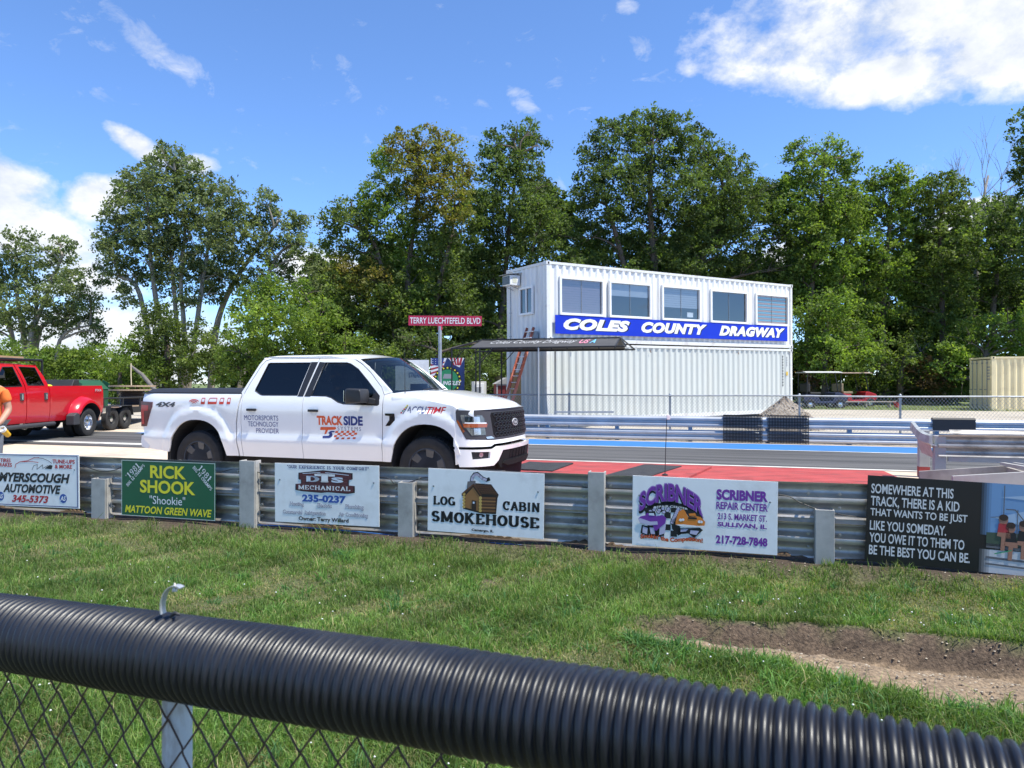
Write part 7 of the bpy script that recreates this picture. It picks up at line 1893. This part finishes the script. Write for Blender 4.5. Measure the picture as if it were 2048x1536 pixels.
for y, sg in ((.20, 1), (-.25, -1)):
    hx, hz = (.22, .965) if sg > 0 else (.15, .90)
    hand_pts = [(hx, y, hz), (hx + .055, y - sg * .005, hz - .02)]; he = [(0, 1)]; hr_ = [(.024, .032), (.022, .036)]
    for k in range(4):
        off = (k - 1.5) * .019; ln = (.03, .036, .034, .027)[k]; i0 = len(hand_pts)
        hand_pts += [(hx + .095, y - sg * .006 + off * .35, hz - .022 + off), (hx + .095 + ln, y - sg * .028, hz - .028 + off), (hx + .10 + ln * .7, y - sg * .062, hz - .034 + off)]
        he += [(1, i0), (i0, i0 + 1), (i0 + 1, i0 + 2)]; hr_ += [.010, .009, .0075]
    i0 = len(hand_pts); hand_pts += [(hx + .03, y - sg * .035, hz + .02), (hx + .065, y - sg * .062, hz + .026)]; he += [(0, i0), (i0, i0 + 1)]; hr_ += [.011, .009]
    skin_body('hand', hand_pts, he, hr_, SKINM, per, 2)
cpm = per.matrix_basis
cup = thing('yellow_cup', 'yellow cup with a white band held by the orange-shirted person', 'cup', per.matrix_basis @ Vector((.20, .12, .93)), R(-75)); cup.rotation_euler = (R(12), R(52), R(-75))
cw0 = Vector(at(8, 862, 9.45)); cup.location = cw0; 
obj('vessel', MB().lathe([(.034, -.10), (.042, .02), (.042, .03), (.036, .03), (.03, -.09)], (0, 0, 0), 'z', 20), mat('cup_yellow', (.70, .40, .02), .4), cup, 40)
obj('band', MB().lathe([(.0425, .018), (.044, .055), (.038, .055), (.036, .02)], (0, 0, 0), 'z', 20), FRAME_W, cup, 40)
# =================================================================== trees
BARK = mat('bark', (.115, .090, .070), .95, var=.35, vscale=5, bump=.7, bscale=18, stretch=(3, 3, .6))
BARK_P = mat('bark_pale', (.26, .23, .19), .95, var=.3, vscale=4, bump=.6, bscale=16, stretch=(3, 3, .6))
PAL = {
 'oak': [(.105, .150, .038), (.130, .175, .048), (.160, .200, .058), (.082, .115, .032)],
 'bright': [(.165, .230, .044), (.135, .200, .040), (.200, .260, .055), (.105, .162, .036)],
 'olive': [(.185, .185, .040), (.205, .185, .044), (.145, .165, .040), (.220, .175, .046)],
 'cotton': [(.150, .185, .085), (.175, .210, .100), (.120, .152, .070), (.205, .238, .125)],
 'dark': [(.084, .122, .036), (.105, .146, .044), (.130, .172, .054), (.066, .094, .030)],
 'brown': [(.165, .105, .055), (.190, .120, .064), (.125, .085, .044), (.105, .125, .040)],
}
def leaf_cloud(lobes, depth, pal, seed, size=.15, dens=1.0, zmin=.25, flat=.62, mix=None, spread=1.0, shell=.35):
    """lobes: (px, py, rpx[, palette]) -> leaf verts and tints"""
    r = np.random.default_rng(seed); P = []; T = []; S = []
    for L_ in lobes:
        px, py, rp = L_[:3]; pk = L_[3] if len(L_) > 3 else pal
        dj = r.normal(0, .75) * spread
        c = np.array(at(px, py, depth + dj)); rad = rp / F_PX * depth
        nc = int(max(14, 60 * (rad / 1.3) ** 2 * dens)); cols = np.array(PAL[pk])
        d = r.normal(size=(nc, 3)); d /= np.linalg.norm(d, axis=1, keepdims=True)
        cc = c + d * rad * (shell + (1.06 - shell) * r.random((nc, 1)) ** .5) * np.array([1, 1.15, 1.0])
        lb = .85 + .3 * r.random()
        for k in range(nc):
            m = int(r.integers(22, 46)); rc = .17 + .24 * r.random()
            g = r.normal(size=(m, 3)) * rc * np.array([1, 1, flat]) * .62
            P.append(cc[k] + g - np.array([0, 0, .10]) * (np.abs(g[:, :1]) + np.abs(g[:, 1:2])) / rc)
            col = cols[r.integers(0, len(cols))] * lb * (.8 + .4 * r.random())
            T.append(col[None] * (.72 + .56 * r.random((m, 1)))); S.append(size * (.6 + .8 * r.random(m)))
    P = np.concatenate(P); T = np.concatenate(T); S = np.concatenate(S)
    k = P[:, 2] > zmin; P, T, S = P[k], T[k], S[k]
    n = len(P)
    nr_ = r.normal(size=(n, 3)) + np.array([0, 0, .55]); nr_ /= np.linalg.norm(nr_, axis=1, keepdims=True)
    a = np.cross(nr_, r.normal(size=(n, 3))); a /= np.linalg.norm(a, axis=1, keepdims=True); b = np.cross(nr_, a)
    V = np.stack([P - a * S[:, None] * .60, P + b * S[:, None] * .34 + nr_ * S[:, None] * .08, P + a * S[:, None] * .60, P - b * S[:, None] * .34 + nr_ * S[:, None] * .08], 1)
    Fc = np.arange(n * 4).reshape(n, 4)
    return V.reshape(-1, 3), Fc, np.repeat(T, 4, axis=0)
def smooth_path(P, k=5):
    P = [Vector(p) for p in P]; Q = []
    for i in range(len(P) - 1):
        for j in range(k):
            t = j / k; p0 = P[max(i - 1, 0)]; p1 = P[i]; p2 = P[i + 1]; p3 = P[min(i + 2, len(P) - 1)]
            Q.append(0.5 * (2 * p1 + (p2 - p0) * t + (2 * p0 - 5 * p1 + 4 * p2 - p3) * t * t + (3 * p1 - p0 - 3 * p2 + p3) * t ** 3))
    Q.append(P[-1]); return Q
TREES = []; NLEAF = 0
def tree(name, label, depth, lobes, pal, seed, trunks, size=.15, dens=1.0, bark=BARK, cat='tree', group=None, shell=.35, branches=True, spread=1.0, r0=.24):
    """trunks: list of photo-plane polylines from the ground up"""
    rr = random.Random(seed)
    p0 = at(trunks[0][0][0], 0, depth); gz = .2
    t = thing(name, label, cat, (p0.x, depth, gz), 0, group)
    inv = Vector((p0.x, depth, gz))
    V, Fc, T = leaf_cloud(lobes, depth, pal, seed, size, dens, shell=shell, spread=spread)
    V = V - np.array(inv)[None]
    global NLEAF; NLEAF += len(Fc)
    obj('crown', fast_mesh('crown', V, Fc, LEAF, T), LEAF, t)
    tm = MB(); paths = []
    for k, tr_ in enumerate(trunks):
        pts = []
        for i, (px, py) in enumerate(tr_):
            q = at(px, py, depth + (0 if i == 0 else rr.uniform(-.5, .5)))
            if i == 0: q.z = gz - .15
            pts.append(q - inv)
        Q = smooth_path(pts); n = len(Q); rb = r0 * (1 if k == 0 else .75)
        tm.tube(Q, [rb * (1.25 if i == 0 else 1) * (1 - .75 * i / (n - 1)) for i in range(n)], 9)
        paths.append(Q)
    if branches:
        for L_ in lobes:
            c = at(L_[0], L_[1], depth) - inv; rad = L_[2] / F_PX * depth
            best = None
            for Q in paths:
                for q in Q[2:]:
                    if q.z < c.z - .3:
                        dd_ = (q - c).length + .6 * abs(q.x - c.x)
                        if best is None or dd_ < best[0]: best = (dd_, q)
            if best is None: continue
            q = best[1]; mid = q.lerp(c, .5) + Vector((rr.uniform(-.3, .3), rr.uniform(-.3, .3), rr.uniform(-.1, .35)))
            Q = smooth_path([q, mid, c], 4); n = len(Q)
            tm.tube(Q, [max(.018, .085 * (1 - .8 * i / (n - 1))) for i in range(n)], 6)
            for _ in range(4):
                v = Vector((rr.gauss(0, 1), rr.gauss(0, 1), rr.gauss(.3, 1))).normalized() * rad * .9
                tm.tube([Q[-3], Q[-3].lerp(c + v, .55) + Vector((0, 0, .08)), c + v], [.03, .02, .008], 5)
    obj('trunk', tm, bark, t, 60)
    TREES.append(t)
    return t
G_L, G_M = 'trees along the left of the strip', 'trees behind the container tower'
tree('cottonwood_tree', 'thin grey-green tree at the picture edge above the red pickup cab', 46, [(40, 478, 30), (20, 505, 34), (62, 520, 26), (15, 555, 34), (55, 565, 30), (10, 605, 34), (75, 610, 26), (40, 640, 26), (-20, 560, 44), (-40, 640, 50)], 'cotton', 101,
     [[(55, 770), (50, 690), (35, 600), (30, 500)], [(48, 720), (20, 650), (0, 600), (-10, 540)], [(55, 690), (72, 630), (70, 560)]], .16, .75, BARK_P, shell=.25)
tree('cottonwood_tree', 'slim leaning grey-green tree with open crown, left of the tall cottonwood', 45, [(130, 492, 28), (105, 508, 22), (118, 545, 34), (150, 560, 30), (105, 590, 30), (150, 605, 36), (178, 600, 26), (130, 640, 30), (175, 645, 26), (95, 650, 24), (190, 665, 22), (60, 670, 22)], 'cotton', 102,
     [[(60, 770), (62, 680), (90, 600), (125, 510)], [(62, 700), (80, 660), (130, 640), (160, 590)], [(105, 720), (120, 680), (180, 650)]], .16, .75, BARK_P, shell=.25)
tree('tall_cottonwood_tree', 'tall grey-green cottonwood with several pale stems, tallest of the trees left of the pickup', 44,
     [(330, 308, 30), (300, 330, 30), (365, 325, 30), (275, 365, 34), (325, 360, 46), (385, 355, 40), (245, 385, 28), (415, 375, 34), (290, 405, 48), (350, 410, 52), (410, 415, 44), (455, 385, 30), (235, 425, 32), (470, 415, 34), (250, 460, 38), (310, 460, 50), (375, 465, 54), (440, 455, 44), (215, 480, 28), (230, 515, 34), (290, 515, 44), (350, 520, 46), (420, 510, 46), (470, 470, 34), (205, 545, 26), (265, 555, 32), (335, 560, 30), (400, 560, 36), (250, 590, 22), (440, 545, 32), (380, 600, 24), (425, 590, 22)], 'cotton', 103,
     [[(330, 775), (330, 700), (312, 600), (300, 500), (295, 390)], [(368, 775), (368, 660), (362, 560), (370, 440), (350, 340)], [(372, 690), (400, 600), (415, 500), (420, 400)], [(322, 670), (280, 590), (240, 550), (222, 500)], [(365, 620), (345, 540), (330, 430)]], .16, .80, BARK_P, shell=.3)
tree('cottonwood_tree', 'leaning thin tree between the tall cottonwood and the big oaks', 46, [(530, 400, 26), (555, 430, 28), (505, 430, 26), (520, 470, 34), (575, 460, 28), (600, 440, 24), (545, 500, 32), (490, 510, 32), (600, 490, 30), (625, 520, 26), (570, 535, 28), (510, 550, 28), (620, 560, 24), (480, 560, 24), (590, 570, 22)], 'cotton', 104,
     [[(420, 780), (432, 660), (465, 570), (520, 490), (560, 440)], [(470, 570), (540, 540), (590, 490)]], .16, .75, BARK_P, shell=.25)
tree('broadleaf_tree', 'bushy bright green tree standing behind the bed of the white pickup', 36, [(535, 560, 28), (520, 590, 38), (560, 600, 38), (490, 615, 32), (540, 640, 46), (590, 650, 46), (490, 660, 42), (540, 690, 46), (600, 700, 46), (470, 700, 36), (510, 730, 40), (570, 745, 44), (460, 735, 30)], 'bright', 105, [[(530, 780), (530, 700), (532, 600)]], .14, 1.0)
tree('broadleaf_tree', 'bushy bright green tree above the cab of the white pickup', 37, [(615, 590, 34), (590, 620, 32), (640, 630, 40), (660, 670, 44), (620, 680, 44), (700, 700, 44), (650, 720, 46), (690, 750, 46), (740, 730, 44), (620, 750, 40), (780, 740, 44)], 'bright', 106, [[(640, 780), (635, 700), (620, 610)]], .14, 1.0)
tree('oak_tree', 'broad oak with yellowing top above the red street sign', 41,
     [(800, 290, 34, 'olive'), (850, 285, 36, 'olive'), (895, 300, 34, 'olive'), (770, 320, 32, 'bright'), (830, 335, 44, 'olive'), (890, 345, 40, 'olive'), (930, 350, 30, 'olive'), (780, 370, 40, 'oak'), (850, 390, 46, 'olive'), (915, 400, 38, 'olive'), (740, 390, 30, 'bright'), (750, 420, 32, 'bright'), (690, 410, 26, 'oak'), (665, 440, 28, 'oak'), (710, 455, 38, 'oak'), (790, 440, 46, 'bright'), (860, 450, 46, 'oak'), (930, 460, 42, 'oak'), (670, 490, 34, 'oak'), (740, 500, 44, 'oak'), (820, 510, 48, 'bright'), (890, 515, 46, 'oak'), (680, 540, 32, 'olive'), (750, 560, 44, 'olive'), (830, 570, 50, 'oak'), (905, 575, 46, 'oak'), (700, 590, 34, 'oak'), (770, 610, 46, 'oak'), (850, 620, 50, 'bright'), (920, 620, 44, 'oak'), (800, 660, 48, 'oak'), (880, 670, 48, 'dark'), (740, 650, 40, 'oak'), (660, 560, 24)], 'oak', 107,
     [[(820, 790), (820, 680), (815, 560), (830, 440), (840, 330)], [(815, 600), (760, 520), (720, 460)], [(820, 640), (880, 560), (905, 460), (910, 360)]], .15, 1.0)
tree('oak_tree', 'dark oak with a high narrow top between the street sign and the tower', 43,
     [(1060, 262, 26), (1035, 275, 30), (1075, 290, 22), (990, 290, 30), (1020, 315, 36), (985, 340, 36), (1050, 335, 36), (1075, 370, 32), (1010, 380, 44), (1060, 410, 44), (975, 420, 42), (1095, 430, 34), (1020, 460, 48), (1075, 480, 46), (1125, 470, 36), (970, 490, 44), (1030, 530, 48), (1095, 540, 46), (1145, 530, 36), (980, 560, 44), (1050, 600, 46), (1000, 640, 46), (1090, 620, 44), (950, 640, 40), (960, 700, 40)], 'dark', 108,
     [[(1000, 790), (1000, 680), (1010, 560), (1020, 430), (1040, 310)], [(1005, 600), (1060, 520), (1085, 430)]], .15, 1.0)
tree('oak_tree', 'largest rounded dark oak, its crown directly above the container tower', 44,
     [(1310, 242, 34), (1265, 255, 34), (1355, 255, 34), (1220, 262, 30), (1190, 295, 30), (1395, 285, 36), (1250, 305, 48), (1320, 300, 50), (1380, 330, 48), (1430, 320, 38), (1185, 345, 34), (1230, 365, 50), (1300, 370, 54), (1370, 390, 54), (1440, 370, 48), (1480, 340, 34), (1165, 390, 28), (1200, 425, 46), (1270, 440, 54), (1345, 450, 56), (1420, 440, 54), (1490, 400, 44), (1530, 390, 34), (1170, 470, 40), (1230, 500, 50), (1310, 520, 54), (1390, 510, 54), (1465, 490, 52), (1530, 450, 44), (1560, 480, 36), (1190, 545, 40), (1270, 570, 46), (1350, 580, 48), (1430, 565, 50), (1510, 545, 50), (1570, 540, 40), (1460, 620, 44), (1540, 610, 44, 'brown'), (1250, 620, 40, 'brown')], 'dark', 109,
     [[(1320, 800), (1325, 660), (1310, 540), (1300, 400), (1305, 290)], [(1325, 620), (1400, 530), (1450, 430), (1440, 350)], [(1320, 600), (1240, 500), (1210, 400)]], .15, 1.0, r0=.34)
tree('maple_tree', 'bright green tree just right of the container tower roof', 44, [(1600, 305, 28), (1655, 300, 32), (1690, 320, 26), (1625, 335, 38), (1680, 360, 36), (1590, 360, 34), (1640, 395, 46), (1700, 410, 38), (1590, 420, 40), (1660, 450, 46), (1610, 480, 44), (1700, 480, 40), (1650, 520, 44), (1600, 560, 38), (1690, 550, 40)], 'bright', 110,
     [[(1620, 800), (1615, 680), (1625, 560), (1640, 420), (1650, 320)], [(1620, 620), (1680, 540), (1700, 440)]], .16, .95)
tree('maple_tree', 'bright green tree with a pointed top, second right of the tower', 45, [(1790, 345, 24), (1755, 355, 28), (1815, 365, 28), (1770, 390, 38), (1820, 410, 38), (1740, 420, 36), (1780, 445, 46), (1730, 480, 40), (1820, 480, 42), (1770, 520, 48), (1720, 560, 40), (1820, 560, 44), (1770, 600, 46), (1715, 630, 40)], 'bright', 111, [[(1770, 800), (1765, 640), (1775, 500), (1785, 380)]], .16, .95)
tree('oak_tree', 'dark leafy tree left of the bare branches near the cream container', 45, [(1880, 370, 30), (1910, 385, 28), (1850, 395, 32), (1890, 430, 42), (1850, 450, 38), (1930, 440, 34), (1880, 490, 46), (1930, 510, 42), (1850, 540, 42), (1900, 570, 46), (1860, 620, 44), (1920, 640, 44)], 'oak', 112, [[(1885, 800), (1885, 640), (1880, 500), (1885, 400)]], .16, .95)
tree('oak_tree', 'dark tree behind the cream container at the picture edge', 47, [(1985, 420, 34), (2030, 430, 36), (1970, 470, 40), (2020, 490, 46), (1985, 540, 44), (2040, 560, 46), (1960, 600, 42), (2010, 620, 46), (2060, 640, 46), (2070, 500, 50), (2090, 580, 50)], 'dark', 113, [[(1990, 800), (1985, 640), (2000, 500), (2010, 420)]], .16, .95)
tree('oak_tree', 'tall dark tree leaning into the upper edge of the picture on the far side', 40, [(2062, 250, 36), (2080, 300, 44), (2058, 345, 30), (2090, 380, 50), (2075, 220, 30), (2110, 300, 60), (2120, 420, 60), (2100, 500, 60)], 'dark', 114, [[(2150, 800), (2140, 600), (2110, 400), (2080, 260)]], .15, .95)
# low growth
tree('shrub', 'low bright green bushes growing behind the red pickup cab', 40, [(20, 705, 30), (70, 715, 32), (120, 720, 32), (30, 740, 36), (90, 750, 34), (150, 730, 30), (-30, 720, 40), (-60, 750, 40)], 'bright', 201, [[(60, 790), (60, 740)]], .14, 1.1, cat='shrub', branches=False)
tree('shrub', 'leafy bushes between the red pickup bed and the leaning pole', 39, [(190, 715, 32), (240, 705, 32), (200, 750, 36), (260, 745, 38), (300, 715, 34), (310, 750, 36), (240, 775, 30)], 'bright', 202, [[(240, 790), (240, 740)]], .14, 1.1, cat='shrub', branches=False)
tree('shrub', 'vine-covered dark bushes at the foot of the tall cottonwood', 40, [(330, 640, 30), (300, 650, 28), (360, 660, 32), (330, 690, 36), (390, 700, 36), (280, 680, 28), (420, 730, 38), (360, 735, 38), (440, 690, 30), (310, 620, 22), (410, 655, 24)], 'oak', 203, [[(330, 790), (335, 700), (330, 650)]], .14, 1.0, cat='shrub', branches=False)
tree('understory_tree', 'low dark trees behind the sponsor boards and the canopy', 36, [(820, 690, 40), (870, 700, 44), (920, 720, 44), (780, 720, 40), (840, 750, 44), (960, 740, 44), (1000, 720, 40), (1020, 690, 34), (900, 760, 40), (980, 780, 40), (760, 770, 40)], 'dark', 204, [[(880, 800), (880, 740), (880, 690)]], .14, 1.0)
tree('understory_tree', 'yellow-green young trees just right of the tower end', 41, [(1620, 620, 38), (1670, 610, 40), (1640, 660, 44), (1690, 660, 40), (1610, 700, 40), (1660, 710, 44), (1710, 710, 40), (1630, 740, 36, 'brown'), (1690, 745, 38), (1740, 690, 40)], 'bright', 205, [[(1650, 815), (1650, 740), (1655, 640)]], .14, 1.0)
tree('understory_tree', 'dark undergrowth with a patch of dead brown leaves behind the golf buggies', 42, [(1740, 740, 40), (1790, 720, 44), (1840, 700, 44), (1840, 745, 36, 'brown'), (1870, 760, 34, 'brown'), (1820, 770, 36, 'dark'), (1770, 775, 38, 'dark'), (1720, 780, 38, 'dark'), (1890, 720, 40), (1660, 785, 36, 'dark'), (1890, 790, 34, 'dark')], 'oak', 206, [[(1800, 815), (1800, 760), (1810, 710)]], .14, 1.0)
tree('understory_tree', 'low bright bushes spilling over the roof of the cream container', 40, [(1930, 680, 36, 'bright'), (1970, 660, 38), (2010, 670, 40), (1900, 720, 38), (1960, 710, 42), (2030, 640, 36), (2050, 690, 44), (1915, 760, 36, 'dark'), (2090, 660, 50)], 'bright', 207, [[(1960, 815), (1960, 740), (1980, 680)]], .14, 1.0)
# bare dead tree
dt = thing('dead_tree', 'bare dead tree with pale twigs rising above the dark trees', 'tree', (at(1950, 0, 49.5).x, 49.5, .2), 0)
tmb = MB(); rr = random.Random(5)
def grow_b(p, d, ln, r_, lv):
    q = p + d * ln; mid = p.lerp(q, .5) + Vector((rr.uniform(-.08, .08), rr.uniform(-.08, .08), 0)) * ln * .5
    tmb.tube([p, mid, q], [r_, r_ * .85, r_ * .7], 6 if r_ > .03 else 4)
    if lv == 0: return
    for k in range(3 if lv > 1 else 2):
        a = rr.uniform(-.75, .75); b = rr.uniform(-.5, .5)
        nd = (d + Vector((a, b, rr.uniform(-.05, .25)))).normalized()
        grow_b(p.lerp(q, rr.uniform(.55, 1.0)), nd, ln * rr.uniform(.6, .85), r_ * .55, lv - 1)
grow_b(Vector((0, 0, -.1)), Vector((.01, 0, 1)), 10.8, .20, 1)
for sx, tx, h_ in ((-.1, -.35, 5.2), (.1, .22, 6.0), (0.3, .62, 5.0), (-.2, -.7, 4.2)):
    grow_b(Vector((sx, 0, 9.6)), Vector((tx, .05, 1)).normalized(), h_ * .62, .085, 4)
obj('trunk', tmb, mat('dead_wood', (.30, .27, .24), .9, var=.2, vscale=4), dt, 60)
# the wood behind, read as one mass
rw_ = random.Random(77); lob = []
for i in range(210):
    px = rw_.uniform(640, 2200)
    top = 430 + 60 * math.sin(px * .011) + (60 if px < 760 else 0); py = rw_.uniform(top, 800)
    lob.append((px, py, rw_.uniform(34, 52)))
for i in range(46):
    px = rw_.uniform(-200, 660); lob.append((px, rw_.uniform(715, 800), rw_.uniform(22, 34)))
V, Fc, T = leaf_cloud(lob, 54, 'dark', 300, .36, .46, spread=2.5)
print('woods leaves', len(Fc))
tag(obj('woods', fast_mesh('woods', V, Fc, LEAF, T), LEAF), 'dense dark woodland behind the single trees', 'woodland', kind='stuff')
# trees on the viewer's own side of the strip (they show in the window panes)
lob = []
for i in range(190):
    px = rw_.uniform(-900, 3400); lob.append((px, rw_.uniform(545 + 60 * math.sin(px * .017), 790), rw_.uniform(34, 56)))
V, Fc, T = leaf_cloud(lob, 52, 'oak', 301, .6, .10, spread=2.0)
V[:, 1] *= -1
tag(obj('woods', fast_mesh('woods', V, Fc, LEAF, T), LEAF), 'woodland on the spectator side, seen only in window reflections', 'woodland', kind='stuff')
# rough grass at the edge of the wood
n = 16000; x = RNG.uniform(-30, 34, n); cc = 39.7 + 6 * RNG.random(n) ** 1.5; y = cc - M_TRK * x
z = np.array([ground_z(c_) for c_ in cc]) + .02; h = .06 + .10 * RNG.random(n); ph = RNG.random(n) * 6.28; w2 = .012
V = np.zeros((n, 3, 3)); V[:, 0] = np.stack([x - w2 * np.cos(ph), y - w2 * np.sin(ph), z], 1); V[:, 1] = np.stack([x + w2 * np.cos(ph), y + w2 * np.sin(ph), z], 1); V[:, 2] = np.stack([x + .05 * RNG.normal(size=n), y + .05 * RNG.normal(size=n), z + h], 1)
T = np.repeat(np.array([[.12, .18, .05], [.15, .19, .06], [.22, .20, .09]])[RNG.integers(0, 3, n)], 3, axis=0)
tag(obj('rough_grass', fast_mesh('rough_grass', V, np.arange(n * 3).reshape(n, 3), BLADE, T), BLADE), 'rough grass strip along the foot of the trees', 'grass', kind='stuff')

print('tree leaves', NLEAF)
